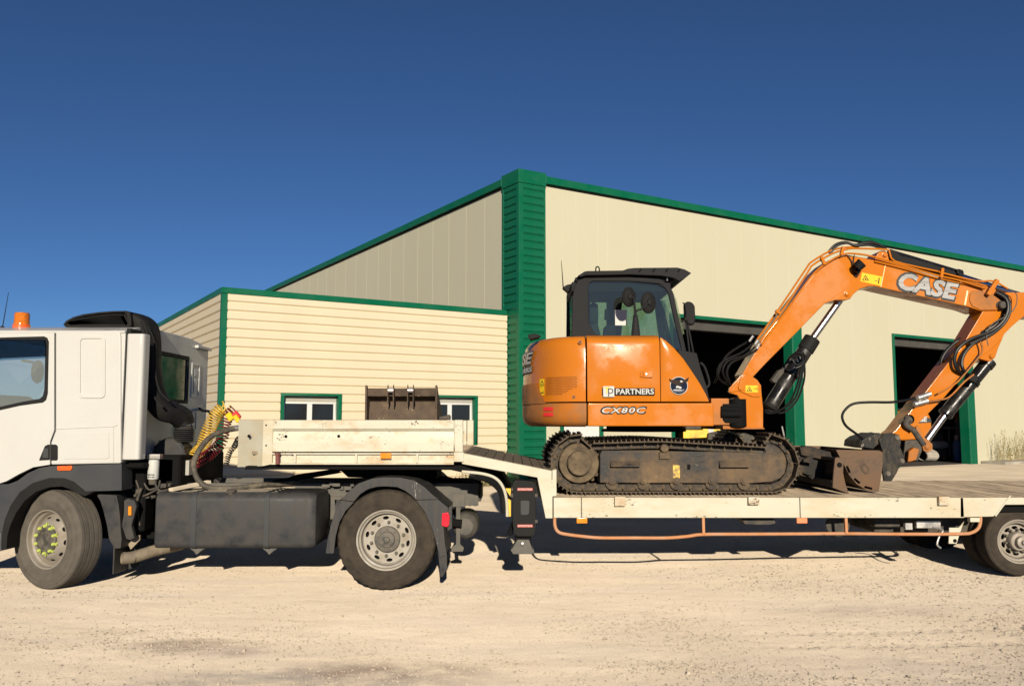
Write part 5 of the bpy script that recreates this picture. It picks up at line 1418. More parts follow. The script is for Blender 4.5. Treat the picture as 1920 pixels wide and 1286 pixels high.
# raised horns of the counterweight at the tail, round the hood
mb = MB()
def horn(i, a0, n=24):
    o = []
    for k in range(n + 1):
        a = R(-90 - a0) - R(180 - 2 * a0) * k / n
        o.append((.78 + (AX_ + .004 - i) * math.cos(a), ECY + (BX_ + .004 - i) * math.sin(a)))
    return o
mb.loft([[(x, y, z) for x, y in horn(i, a0)] for z, i, a0 in [(zs - .004, 0, 38), ((zs + ez(716)) / 2, 0, 44), (ez(717), 0.0, 49), (ez(713.5), .03, 50)]])
part('counterweight_shoulder', mb, M_orangedirty, EXC, 0, 1, 40)
# engine hood
mb = MB(); z0, z1 = ez(752.5), ez(628)
mb.loft(slab(lambda i: tail(.012 + i, .797), [(z0, .0), (z0 + .25, 0), (z1 - .16, .012), (z1 - .07, .03), (z1 - .02, .065), (z1, .13)]))
HOOD = part('engine_hood', mb, M_orange, EXC, 0, 1, 40)
# flank door and front quarter, softly crowned sheets
def skin(lf, rf, z0, z1, y, crown, depth=.35, nu=14, nv=14, topround=0.0):
    m_ = MB()
    def fn(u, v):
        z = z0 + (z1 - z0) * v
        a, b = lf(z), rf(z)
        x = a + (b - a) * u
        e = (1 - (2 * u - 1) ** 6) * (1 - (2 * v - 1) ** 6)
        yy = y - crown * (1 - (2 * u - 1) ** 2) * (1 - (2 * v - 1) ** 2) + .012 * (1 - e)
        if topround and v > .86:
            yy += topround * ((v - .86) / .14) ** 2.6
        return (x, yy, z)
    m_.grid(fn, nu, nv)
    n = nu + 1; o = len(m_.v)
    idx = [i for i in range(n)] + [j * n + nu for j in range(1, nv + 1)] + [nv * n + i for i in range(nu - 1, -1, -1)] + [j * n for j in range(nv - 1, 0, -1)]
    m_.v += [(m_.v[i][0], y + depth, m_.v[i][2]) for i in idx]
    m = len(idx)
    m_.f += [(idx[k], idx[(k + 1) % m], o + (k + 1) % m, o + k) for k in range(m)]
    m_.f.append(tuple(o + k for k in range(m)))
    return m_
dx0, dx1 = ex(1101.5), ex(1238)
FD = part('flank_door', skin(lambda z: dx0, lambda z: dx1, ez(752.5), ez(627), EY, .02, .8, nu=16, nv=24, topround=.11), M_orange, EXC, 0, 1, 32)
qpts = [(1240, 632), (1252, 640), (1266, 653), (1282, 672), (1298, 696), (1312, 718), (1324, 740), (1329, 752.5)]
QZ = [(ez(b), ex(a)) for a, b in qpts]
def qx(z):
    for (za, xa_), (zb_, xb_) in zip(QZ[:-1], QZ[1:]):
        if zb_ <= z <= za:
            t = (za - z) / (za - zb_ + 1e-9); return xa_ + (xb_ - xa_) * t
    return QZ[0][1] if z > QZ[0][0] else QZ[-1][1]
FQ = part('front_quarter', skin(lambda z: ex(1239.5), lambda z: max(qx(z), ex(1241)), ez(752.5), ez(633), EY, .015, .6, 12, 18), M_orange, EXC, 0, 1, 32)
# lower frame sill
mb = MB(); mb.box(ex(1101.5), ex(1337), EY - .005, EY + 2.05, ez(799), ez(755.5)); SILL = part('sill', mb, M_orange, EXC, .014, 3)
mb = MB(); mb.prism(xz([(1090, 790), (1090, 642), (1243, 645), (1262, 662), (1290, 704), (1312, 742), (1318, 790)], EY), EY + .13, EY + 1.8); part('frame_core', mb, M_under, EXC)
# charcoal apron in front of the quarter panel
mb = MB(); mb.prism(xz([(1268, 655), (1300, 661), (1306, 662), (1313, 690), (1325, 726), (1330, 752), (1322, 752), (1308, 722), (1290, 692), (1276, 670)], EY + .12), EY + .10, EY + 1.0); part('front_apron', mb, M_cabgrey, EXC, .012, 2)
m_ = MB(); m_.tube(path([(1313, 680), (1321, 688), (1329, 712), (1329, 722), (1325, 726)], EY + .3, 4), .014, 8); part('grab_handle', m_, M_cabgrey, EXC)
# mesh vent
vent = [(1023.5, 707.5), (1084, 704.5), (1084, 728), (1070, 730), (1064, 735), (1056, 740), (1024, 740.5)]
def wrap_tail(m_, out=.006, z=None):
    """bend flat work round the tail: x measured along the plan line"""
    plan = tail(.012, .797, 60)[0:]
    L = [0.0]
    for a, b in zip(plan[:-1], plan[1:]): L.append(L[-1] + math.hypot(b[0] - a[0], b[1] - a[1]))
    res = []
    for x, y, zz in m_.v:
        s_ = .797 - x
        k = 1
        while k < len(L) - 1 and L[k] < s_: k += 1
        t = (s_ - L[k - 1]) / max(L[k] - L[k - 1], 1e-9)
        p = Vector((plan[k - 1][0] + (plan[k][0] - plan[k - 1][0]) * t, plan[k - 1][1] + (plan[k][1] - plan[k - 1][1]) * t))
        d = Vector((plan[k][0] - plan[k - 1][0], plan[k][1] - plan[k - 1][1])).normalized()
        nrm = Vector((d.y, -d.x))
        if nrm.dot(p - Vector((.9, ECY))) < 0: nrm = -nrm
        q = p + nrm * (out - y)
        res.append((q.x, q.y, zz))
    m_.v = res
    return m_
def at_x(px):    # distance along the tail line for a measured column
    plan = tail(.012, .797, 200); best = None; s_ = 0
    for a, b in zip(plan[:-1], plan[1:]):
        s_ += math.hypot(b[0] - a[0], b[1] - a[1])
        if b[1] > ECY: break
        d = abs(b[0] / b[1] * F * 1.0043 - (px - CX))
        if best is None or d < best[0]: best = (d, s_)
    return .797 - best[1]
m_ = MB(); vz0, vz1 = ez(740), ez(705); xa, xb = at_x(1024), at_x(1084)
nx, nz_ = 22, 11
for i in range(nx):
    for j in range(nz_):
        u = (i + .5 + (j % 2) * .5) / (nx + .5); v = (j + .5) / nz_
        if v < .36 and u > .55 + v: continue
        cx_, cz_ = xa + (xb - xa) * u, vz0 + (vz1 - vz0) * v
        m_.add([(cx_ + .006 * math.cos(a), 0, cz_ + .006 * math.sin(a)) for a in [math.pi / 3 * k for k in range(6)]], [(0, 1, 2, 3, 4, 5)])
wrap_tail(m_, .003); part('vent_holes', m_, mat('vent shadow', (0.10, .035, .012), .8, var=.3, vscale=20), HOOD, kind='stuff')
def decal(name, px0, py0, px1, py1, m, parent, out=.004, curved=True, y=EY):
    m_ = MB()
    if curved:
        xa, xb = at_x(px0), at_x(px1)
        for k in range(6):
            a, b = xa + (xb - xa) * k / 6, xa + (xb - xa) * (k + 1) / 6
            m_.add([(a, 0, ez(py1)), (b, 0, ez(py1)), (b, 0, ez(py0)), (a, 0, ez(py0))], [(0, 1, 2, 3)])
        wrap_tail(m_, out)
    else:
        a, b = spot(px0, py1, y), spot(px1, py0, y)
        m_.box(a.x, b.x, y - out, y + .002, a.z, b.z)
    return part(name, m_, m, parent)
def tri_sign(c, s, y, m=None):
    m_ = MB()
    o = [(c[0], c[1] + s * .9), (c[0] - s, c[1] - s * .75), (c[0] + s, c[1] - s * .75)]
    i = [(c[0], c[1] + s * .55), (c[0] - s * .68, c[1] - s * .57), (c[0] + s * .68, c[1] - s * .57)]
    m_.prism(o, y - .001, y, [i]); m_.prism([(c[0] - s * .25, c[1] - s * .45), (c[0] + s * .3, c[1] - s * .4), (c[0] + s * .1, c[1] + s * .2)], y - .001, y)
    return m_
for py0, py1 in ((708, 721.5), (722.5, 739.5)):
    d_ = decal('warning_label', 1012.5, py0, 1022, py1, M_yellow, HOOD)
    m_ = MB()
    xa, xb = at_x(1013.5), at_x(1021); za, zb_ = ez(py1 - 2), ez(py0 + 2)
    if py0 < 720:
        xm = (xa + xb) / 2; m_.add([(xm, 0, zb_), (xa, 0, za), (xb, 0, za), (xm, 0, zb_ - .02), (xa + .008, 0, za + .008), (xb - .008, 0, za + .008)], [(0, 1, 4, 3), (1, 2, 5, 4), (2, 0, 3, 5)])
    else:
        m_.add([(xa, 0, za + .01), (xb - .01, 0, za + .01), (xb - .01, 0, za + .02), (xa, 0, za + .02), (xb - .02, 0, za + .02), (xb - .01, 0, za + .045), (xb - .028, 0, za + .03)], [(0, 1, 2, 3), (4, 5, 6)])
    wrap_tail(m_, .0055); part('label_print', m_, M_ink, d_)
for py0, py1 in ((762.5, 769.5), (773, 780)):
    decal('reflector', 1021.5, py0, 1038.5, py1, M_redplas, CWT, .018)
# lettering at the tail, reading round the corner
def tail_text(txt, w, h, sc, zc, m, bold, shear, out, pxr):
    L_ = letters(txt, w, h, bold, shear, .002)
    L_.v = [(x + sc, y, z + zc) for x, y, z in L_.v]
    # subdivide is not needed: letters are small against the bend
    return wrap_tail(L_, out)
sR = at_x(1002.5)
zc = ez(664)
part('tail_lettering_ground', tail_text('CASE', 1.15, .165, sR - .575, zc, M_darkplate, .075, .25, .006, 0), M_darkplate, HOOD)
part('tail_lettering', tail_text('CASE', 1.12, .135, sR - .575, zc, M_silver, .035, .25, .009, 0), M_silver, HOOD)
part('tail_lettering_ground', tail_text('PARTNERS', .92, .085, at_x(999) - .46, ez(687), M_ink, .16, 0, .006, 0), M_ink, HOOD)
part('tail_lettering', tail_text('PARTNERS', .90, .058, at_x(999) - .46, ez(687), M_paper, .02, 0, .009, 0), M_paper, HOOD)
m_ = MB(); q_ = spot(998, 632, ECY - .6); m_.prism(xz([(990, 628), (1003, 626), (1014, 630), (1010, 633), (995, 637)], ECY - .7), ECY - .75, ECY - .55); part('tail_light_bracket', m_, M_black, EXC, .004)
for (a, b) in ((1088, 641), (1076, 744)):
    m_ = MB(); xx = at_x(a)
    for k in range(1): m_.add([(xx + .022 * math.cos(t), 0, ez(b) + .022 * math.sin(t)) for t in [math.pi / 6 * i for i in range(12)]], [tuple(range(12))])
    wrap_tail(m_, .004); o_ = part('hood_lock', m_, M_orangedirty, HOOD)
    m_ = MB(); m_.add([(xx + .011 * math.cos(t), 0, ez(b) + .011 * math.sin(t)) for t in [math.pi / 6 * i for i in range(12)]], [tuple(range(12))]); wrap_tail(m_, .006); part('lock_barrel', m_, M_dark, o_)
# door latch
fy = EY - .026
m_ = MB(); a, b = spot(1206, 707.5, fy), spot(1223.5, 695, fy); m_.box(a.x, b.x, fy - .006, fy + .02, a.z, b.z); a, b = spot(1200.5, 697, fy), spot(1205, 695.5, fy); m_.box(a.x, b.x + .0, fy - .004, fy + .02, spot(0, 707, fy).z, b.z); LT = part('door_latch', m_, M_orange, FD, .003)
m_ = MB(); m_.lathe([(.010, 0), (.010, -.004), (0, -.005)], spot(1212, 701.5, fy - .006), 12); part('lock_barrel', m_, M_steel, LT)
# PARTNERS board
yb = EY - .0235
a, b = spot(1129.5, 740.5, yb), spot(1227.5, 727.5, yb); m_ = MB(); m_.box(a.x, b.x, yb - .003, yb + .012, a.z, b.z); PB = part('name_plate', m_, M_ink, FD)
a, b = spot(1131, 744, yb), spot(1151.5, 724, yb); m_ = MB(); m_.box(a.x, b.x, yb - .005, yb + .010, a.z, b.z); part('emblem_square', m_, M_paper, PB)
L_ = letters('PARTNERS', spot(1224.5, 0, yb).x - spot(1156.5, 0, yb).x, .061, .022, 0, .001); c_ = spot(1190.5, 734, yb); place_letters(L_, (c_.x, yb - .0035, c_.z)); part('name_lettering', L_, M_paper, PB)
L_ = letters('T', .06, .065, .02); c_ = spot(1137.8, 731.5, yb); place_letters(L_, (c_.x, yb - .0055, c_.z)); part('emblem_letter', L_, M_yellow, PB)
L_ = letters('p', .055, .085, -.012); c_ = spot(1145, 735.5, yb); place_letters(L_, (c_.x, yb - .0065, c_.z)); part('emblem_letter', L_, M_ink, PB)
# CX80C
yb = EY - .0055; c_ = spot(1169.5, 769, yb)
L_ = letters('CX80C', .505, .090, .065, .22, .001, 1.12); place_letters(L_, (c_.x, yb - .001, c_.z)); MG = part('model_lettering_ground', L_, M_ink, SILL)
L_ = letters('CX80C', .470, .062, .018, .22, .001, 1.18); place_letters(L_, (c_.x, yb - .0035, c_.z)); part('model_lettering', L_, M_silver, MG)
# round eagle-on-globe emblem
yb = EY - .017; c_ = spot(1273, 723, yb)
m_ = MB(); m_.lathe([(.097, .012), (.097, -.001), (0, -.0012)], c_, 40); EMB = part('emblem', m_, M_silver, FQ)
m_ = MB(); m_.lathe([(.090, .01), (.090, -.0025), (0, -.003)], c_, 40); part('emblem_field', m_, M_navy, EMB)
def em(pts): return [(c_.x + a * .1, c_.z + b * .1) for a, b in pts]
m_ = MB(); m_.prism(em([(-1.05, .78), (-.80, .62), (-.45, .70), (-.1, .55), (.15, .62), (.45, .60), (.80, .72), (1.08, .95), (1.0, .55), (.75, .35), (.4, .22), (.1, .05), (-.15, .02), (-.4, .12), (-.75, .25), (-.95, .5)]), yb - .006, yb - .003); part('emblem_bird', m_, M_browneagle, EMB)
m_ = MB(); m_.prism(em([(.12, .52), (.30, .58), (.42, .42), (.30, .36), (.15, .40)]), yb - .008, yb - .006); m_.prism(em([(-.35, -.12), (-.2, .02), (-.05, -.05), (.2, -.1), (.3, -.25), (.1, -.35), (-.1, -.22), (-.3, -.25)]), yb - .006, yb - .0035); m_.box(c_.x - .062, c_.x + .028, yb - .005, yb - .0035, c_.z - .052, c_.z - .044); part('emblem_print', m_, M_paper, EMB)
m_ = MB(); m_.prism(em([(-.7, -.45), (-.3, -.30), (.1, -.42), (.6, -.35), (.5, -.62), (.1, -.72), (-.4, -.68)]), yb - .0045, yb - .0032); part('emblem_sea', m_, mat('blue emblem print', (.008, .022, .07), .4, var=.4, vscale=60), EMB)

# cab
CYN, CYF = 10.0, 11.08
def cz(py): return spot(CX, py, CYN).z
cabo = [(1072, 632), (1073, 560), (1078, 535), (1086, 523), (1098, 517), (1160, 516.5), (1238, 523), (1254, 533), (1263, 550), (1275, 606), (1288, 662), (1262, 662), (1180, 634)]
cabh = [(1103, 537), (1106, 530), (1112, 527), (1180, 527.5), (1234, 533), (1247, 540), (1254, 552), (1266, 606), (1278, 655), (1255, 653), (1230, 641), (1130, 636), (1113, 622), (1104, 604)]
mb = MB(); mb.prism(xz(cabo, CYN), CYN, CYN + .06, [xz(cabh, CYN)]); CABF = part('cab_frame', mb, M_cabgrey, EXC, .012, 2)
m_ = MB(); m_.prism(xz(cabh, CYN + .02), CYN + .02, CYN + .026); part('side_glass', m_, M_tint, EXC)
xr0, xr1 = spot(1073, 560, CYN).x, spot(1276, 606, CYN).x
x100 = spot(1100, 560, CYN).x
# rear glass and posts, floor, roof
mb = MB(); mb.box(xr0, xr0 + .06, CYF - .06, CYF, cz(635), cz(530)); mb.box(xr0, xr0 + .05, CYN + .06, CYF - .06, cz(545), cz(527)); mb.box(xr0, xr0 + .05, CYN + .06, CYF - .06, cz(650), cz(626)); mb.box(x100 - .12, x100, CYN + .012, CYN + .10, cz(632), cz(527))
part('cab_rear_frame', mb, M_cabgrey, EXC, .008, 2)
m_ = MB(); m_.box(xr0 + .02, xr0 + .026, CYN + .06, CYF - .06, cz(626), cz(545)); part('rear_glass', m_, M_tint, EXC)
m_ = MB(); m_.tube(path([(1071, 556, CYN - .0), (1070, 576, CYN - .0)], None, 2), .006, 6); part('rear_handle', m_, M_cabgrey, EXC)
# far side with door glass openings
fo = [(x, z) for x, z in xz(cabo, CYN)]
def fz(p): return (spot(p[0], p[1], CYF).x, spot(p[0], p[1], CYF).z)
h1 = [fz(p) for p in ((1106, 567), (1137, 567), (1137, 640), (1106, 640))]
h2 = [fz(p) for p in ((1166, 568), (1186, 567), (1198, 640), (1156, 640))]
h3 = [fz(p) for p in ((1190, 567), (1226, 567), (1236, 640), (1200, 640))]
h4 = [fz(p) for p in ((1252, 572), (1262, 568), (1272, 630), (1262, 640), (1256, 628))]
fout = [(fo[0][0], cz(650))] + fo[1:11] + [(spot(1285, 655, CYN).x, cz(668))]
mb = MB(); mb.prism(fout, CYF - .05, CYF, [h1, h2, h3]); part('cab_door_side', mb, M_cabgrey, EXC)
m_ = MB(); m_.box(fo[1][0], spot(1280, 640, CYN).x, CYF - .03, CYF - .024, cz(660), cz(540)); part('door_glass', m_, M_tint, EXC)
mb = MB(); mb.box(xr0 + .04, spot(1255, 0, CYN).x, CYN + .02, CYF - .02, cz(526.5), cz(519)); part('cab_roof', mb, M_cabgrey, EXC, .01, 2)
mb = MB(); mb.box(xr0 + .055, spot(1250, 0, CYN).x, CYN + .065, CYF - .055, cz(545), cz(527)); part('headliner', mb, M_cabgrey, EXC, .01, 2)
mb = MB(); mb.box(xr0 + .03, spot(1290, 0, CYN).x, CYN + .02, CYF - .02, cz(700), cz(672)); part('cab_floor', mb, M_cabgrey, EXC, .01, 2)
m_ = MB()
P = [spot(1257, 540, CYN + .03), spot(1266, 560, CYN + .03), spot(1277, 606, CYN + .03), spot(1292, 668, CYN + .03)]
m_.loft([[(p.x + .02, CYN + .07, p.z) for p in P], [(p.x + .02, CYF - .06, p.z) for p in P]], False, False); part('windscreen', m_, M_tint, EXC)
mb = MB(); P2 = [Vector((p.x + .02, CYF - .03, p.z)) for p in P]
for a, b in zip(P2[:-1], P2[1:]): mb.bar(a, b, .06, .05, (0, 1, 0))
mb.bar(spot(1288, 600, CYN + .02), spot(1300, 662, CYN + .02), .02, .03, (0, 1, 0)); mb.bar(spot(1283, 580, CYN + .02), spot(1293, 662, CYN + .02), .02, .02, (0, 1, 0))
part('windscreen_pillar', mb, M_cabgrey, EXC, .006)
# seat, levers, instruments
m_ = MB(); hx = spot(1113, 590, CYN + .6); m_.lathe([(0, -.06), (.10, -.05), (.12, 0), (.10, .05), (0, .06)], hx, 20, 'x'); m_.v = [(v[0], v[1], hx.z + (v[2] - hx.z) * 1.35) for v in m_.v]; SEAT = part('seat_headrest', m_, M_seat, EXC)
m_ = MB(); m_.prism(xz([(1098, 612), (1118, 606), (1140, 690), (1098, 690)], CYN + .5), CYN + .35, CYN + .82); m_.prism(xz([(1120, 660), (1185, 655), (1190, 690), (1120, 690)], CYN + .5), CYN + .32, CYN + .85); part('operator_seat', m_, M_seat, EXC, .03, 2)
m_ = MB(); m_.prism(xz([(1131, 636), (1133, 613), (1138, 610), (1150, 611), (1153, 618), (1153, 636)], CYN + .12), CYN + .1, CYN + .25); m_.prism(xz([(1154, 640), (1154, 607), (1163, 604), (1166, 612), (1164, 640)], CYN + .35), CYN + .33, CYN + .4); m_.cyl(spot(1137, 600, CYN + .5), spot(1138, 580, CYN + .5), .03, 10); part('control_console', m_, M_black, EXC, .01, 2)
m_ = MB(); a, b = spot(1153.5, 610, CYN + .012), spot(1175, 581, CYN + .012); m_.box(a.x, b.x, CYN + .012, CYN + .016, a.z, b.z); part('paper_notice', m_, M_paper, EXC)
# rear of the cab: aerial, lamp, roof guard
m_ = MB(); m_.tube([spot(1056, 540, CYN + .5), spot(1055, 525, CYN + .5), spot(1052.5, 489, CYN + .5)], [.008, .006, .003], 6); m_.prism(xz([(1055, 540), (1062, 536), (1076, 533), (1078, 545), (1064, 548)], CYN + .5), CYN + .42, CYN + .6); part('aerial', m_, M_black, EXC)
GY0, GY1 = CYN - .08, CYF + .05
mb = MB(); mb.prism(xz([(1083, 517.5), (1096, 509), (1102, 508), (1168, 507), (1178, 503.5), (1190, 502.2), (1270, 501.5), (1284, 505), (1296.5, 512), (1286, 520), (1274, 527), (1262, 520.5), (1240, 517), (1180, 514.5), (1098, 516), (1090, 519)], GY0), GY0, GY1); RG = part('roof_guard', mb, M_cabgrey, EXC, .008, 2)
m_ = MB()
for a in (1200, 1226, 1250, 1273):
    p, q = spot(a - 2.0, 510, GY0 - .003), spot(a + 2.5, 504, GY0 - .003); m_.bar(p, q, .02, .004, (0, 1, 0))
part('guard_slots', m_, M_under, RG, kind='stuff')
m_ = MB(); m_.tube(path([(1117, 508), (1117.5, 502), (1120, 500), (1123, 502), (1124, 508)], GY0 + .05, 4), .008, 8); part('lifting_eye', m_, M_black, RG)
m_ = MB(); m_.cyl(spot(1251, 527, GY0 + .06), spot(1251.5, 512, GY0 + .06), .008, 8); m_.lathe([(0, -.008), (.010, 0), (0, .008)], spot(1251.5, 512, GY0 + .06), 10); part('guard_stay', m_, M_steel, RG)
m_ = MB(); m_.prism(xz([(1282, 570), (1287, 566), (1296, 568), (1301, 575), (1302, 600), (1300, 610), (1288, 610), (1283, 600)], CYN + .05), CYN - .02, CYN + .10); part('front_mirror', m_, M_black, EXC, .02, 3)
m_ = MB(); m_.tube(path([(1280, 568), (1285, 572), (1287, 590), (1284, 600), (1276, 604)], CYN - .03, 4), .009, 6); part('mirror_bracket', m_, M_cabgrey, EXC)
# two round mirrors on a cone post beside the cab
MY = 9.62
m_ = MB(); m_.lathe([(.075, 0), (.03, .42), (.022, .44), (0, .44)], (spot(1192, 630, MY).x, MY, spot(0, 630, MY).z - .2), 20, 'z'); 
MP = part('mirror_post', m_, M_cabgrey, EXC)
for (a, b, rx, pth) in ((1179.5, 557, 13.2, [(1190, 592), (1190, 575), (1188, 560), (1182, 556)]), (1216, 567.5, 14.5, [(1191, 592), (1194, 583), (1202, 580), (1210, 575), (1214, 568)])):
    c_ = spot(a, b, MY); r_ = spot(a + rx, b, MY).x - c_.x
    m_ = MB(); m_.lathe([(0, -.055), (r_ * .25, -.05), (r_ * .35, -.03), (r_ * .85, -.012), (r_, .005), (r_, .018), (0, .02)], (0, 0, 0), 28)
    m_.v = [(v[0], v[1], v[2] * 1.42) for v in m_.v]; m_.xform(Matrix.Translation(c_) @ Matrix.Rotation(R(10), 4, 'Z'))
    part('round_mirror', m_, M_black, EXC)
    m_ = MB(); m_.tube(path(pth, MY - .04, 4), .011, 8); part('mirror_arm', m_, M_cabgrey, MP)

# ------------------------------------------------------------------ swing post, boom, arm
BYN, BYF = 9.90, 10.24
BCY = (BYN + BYF) / 2
mb = MB()
mb.box(ex(1337) + .002, ex(1372), EY + .12, EY + 1.9, ez(797), ez(746)); part('swing_frame', mb, M_orangedirty, EXC, .012, 2)
m_ = MB(); yk = EY + .112
m_.prism(xz([(1355, 757), (1384, 757), (1384, 793), (1360, 793), (1355, 787)], yk), yk, yk + .02); part('frame_recess', m_, M_under, EXC, .004)
m_ = MB(); m_.cyl((ex(1388, 9.6), 9.75, ez(800)), (ex(1388, 9.6), 9.75, ez(745)), .10, 20); part('swing_pin', m_, M_under, EXC)
m_ = MB()
m_.cyl(spot(1352, 766, EY + .1), spot(1388, 768, EY + .1), .03, 10); m_.cyl(spot(1352, 776, EY + .1), spot(1388, 776, EY + .1), .04, 10)
part('swing_pin', m_, M_under, EXC)
SPN = BYN - .14
post = [(1370, 747), (1366, 735), (1368, 727), (1390, 703), (1397, 700), (1410, 705), (1420, 712), (1427, 722), (1428, 742), (1431, 765), (1436, 782), (1430, 801), (1434, 803.5), (1340, 803.5), (1360, 797), (1388, 795), (1391, 785), (1386, 770), (1388, 745), (1384, 741), (1372, 740)]
post_near = [(1366, 735), (1368, 727), (1390, 703), (1397, 700), (1410, 705), (1420, 712), (1427, 722), (1428.5, 742), (1431, 765), (1431, 801), (1433, 803.5), (1390, 803.5), (1390, 782), (1386, 770), (1387, 748), (1383, 741), (1370, 737)]
mb = MB(); mb.prism(xz(post_near, SPN), SPN, SPN + .045); SWP = part('swing_post', mb, M_orange, EXC, .008, 2)
mb = MB(); mb.prism(xz([(1400, 742), (1428.5, 742), (1431, 765), (1431, 801), (1433, 803.5), (1400, 803.5)], SPN), BYF + .10, BYF + .145); part('swing_post', mb, M_orange, EXC, .008, 2)
mb = MB(); mb.prism(xz([(1388, 745), (1428, 742), (1430, 800), (1390, 803)], SPN), SPN + .046, BYF + .099); part('swing_post_core', mb, M_orangedirty, SWP, .01)
mb = MB(); mb.prism(xz([(1345, 797), (1433, 802), (1434, 804.5), (1340, 804.5)], SPN - .02), SPN - .02, BYF + .2); part('post_foot_plate', mb, M_orangedirty, SWP, .004)
m_ = MB(); m_.prism(xz([(1367, 736), (1391, 704), (1397, 701), (1409, 706), (1420, 713), (1426, 723), (1427, 742), (1425, 744), (1410, 744), (1392, 736), (1385, 733)], SPN), SPN - .016, SPN + .002); part('post_cheek', m_, M_orange, SWP, .008, 2)
m_ = MB(); a_, b_ = spot(1394, 711, SPN), spot(1389, 726, SPN)
pts_ = [(a_.x + .038 * math.cos(t), a_.z + .038 * math.sin(t)) for t in [R(-20 + 20 * k) for k in range(10)]] + [(b_.x + .038 * math.cos(t), b_.z + .038 * math.sin(t)) for t in [R(160 + 20 * k) for k in range(10)]]
m_.prism(pts_, SPN - .034, SPN - .014); part('pin_keeper', m_, M_orange, SWP, .006, 2)
m_ = MB(); a_, b_ = spot(1398, 735.5, SPN - .017), spot(1421, 722.5, SPN - .017); m_.box(a_.x, b_.x, SPN - .019, SPN - .012, a_.z, b_.z); WL = part('warning_label', m_, M_yellow, SWP)
c_ = spot(1404, 729.5, SPN); part('label_print', tri_sign((c_.x, c_.z), .035, SPN - .0195), M_ink, WL)
m_ = MB(); c_ = spot(1416, 729, SPN); m_.box(c_.x - .025, c_.x + .005, SPN - .0205, SPN - .019, c_.z - .003, c_.z + .003); m_.box(c_.x + .012, c_.x + .02, SPN - .0205, SPN - .019, c_.z - .02, c_.z + .022); part('label_print', m_, M_ink, WL)
boom = [(1396, 712), (1391, 702), (1433, 631), (1440, 622), (1532, 507), (1546, 494), (1560, 485), (1587, 477.5), (1640, 487), (1645, 476), (1651, 470), (1660, 470), (1666, 476), (1668, 491), (1762, 521), (1865, 540), (1880, 556), (1884, 570), (1878, 580), (1868, 582.5), (1838, 583), (1815, 575), (1655, 540), (1640, 536.5), (1630, 536.5), (1612, 542), (1600, 552), (1595, 560), (1587, 562.5), (1565, 563), (1547, 569), (1490, 627), (1440, 677), (1406, 713)]
mb = MB(); mb.prism(xz(boom, BYN), BYN, BYF); BOOM = part('boom', mb, M_orange, EXC, .010, 2)
# side plate with boom cylinder eye, weld seams, pins
m_ = MB(); m_.prism(xz([(1548, 568), (1566, 562.5), (1587, 562), (1595, 559), (1600, 551.5), (1612, 541.5), (1630, 536), (1622, 532.5), (1604, 533), (1588, 540), (1570, 552)], BYN - .012), BYN - .014, BYN + .002); part('eye_plate', m_, M_orange, BOOM, .004)
def pin(c, y, r, name, par, m=M_orange, out=.02):
    m_ = MB(); m_.lathe([(r * 1.25, 0), (r * 1.25, -out * .4), (r, -out * .45), (r, -out), (r * .8, -out * 1.2), (0, -out * 1.2)], spot(c[0], c[1], y), 20); return part(name, m_, m, par)
pin((1588, 551), BYN - .014, .030, 'boom_pin', BOOM); pin((1659, 478), BYN, .027, 'boom_pin', BOOM)
pin((1875, 573), BYN, .045, 'boom_pin', BOOM, M_dark, .06)
m_ = MB(); m_.bar(spot(1660, 497, BYN - .002), spot(1651.5, 538, BYN - .002), .010, .006, (0, 1, 0)); part('weld_seam', m_, mat('pale weld paint', (.80, .45, .20), .5), BOOM)
m_ = MB(); m_.bar(spot(1814, 545, BYN - .002), spot(1809, 572, BYN - .002), .018, .006, (0, 1, 0)); part('weld_seam', m_, mat('scuffed weld', (.80, .55, .32), .35), BOOM)
tip = [(1818, 551), (1824, 545), (1838, 545), (1862, 551), (1878, 560), (1883, 570), (1877, 579), (1868, 581), (1838, 581.5), (1822, 574), (1817, 564)]
m_ = MB(); m_.prism(xz(tip, BYN), BYN - .012, BYN + .002); part('tip_plate', m_, M_orangedirty, BOOM, .004)
# CASE lettering
ang = -math.atan2(525 - 480, 1788 - 1600) * .0 - R(11.6)
c_ = spot(1740, 537, BYN - .004)
sc_ = BYN / F
L_ = letters('CASE', 120 * sc_, 41 * sc_, .075, .16, .003, 1.02); place_letters(L_, (c_.x, BYN - .001, c_.z), ang); LG = part('boom_lettering_ground', L_, M_darkplate, BOOM)
m_ = MB(); 
L_ = letters('CASE', 113 * sc_, 33 * sc_, .045, .16, .004, 1.02); place_letters(L_, (c_.x, BYN - .006, c_.z), ang); part('boom_lettering', L_, M_silver, LG)
m_ = MB(); m_.prism(xz([(1616, 511), (1654, 519), (1651, 536), (1613, 527.5)], BYN), BYN - .003, BYN + .001); WB = part('warning_label', m_, M_yellow, BOOM)
c_ = spot(1622.5, 521.5, BYN); part('label_print', tri_sign((c_.x, c_.z), .042, BYN - .0035), M_ink, WB)
m_ = MB(); m_.bar(spot(1640, 526, BYN - .004), spot(1645, 527, BYN - .004), .006, .003, (0, 1, 0)); m_.bar(spot(1648.5, 521, BYN - .004), spot(1647, 532, BYN - .004), .012, .003, (0, 1, 0)); part('label_print', m_, M_ink, WB)
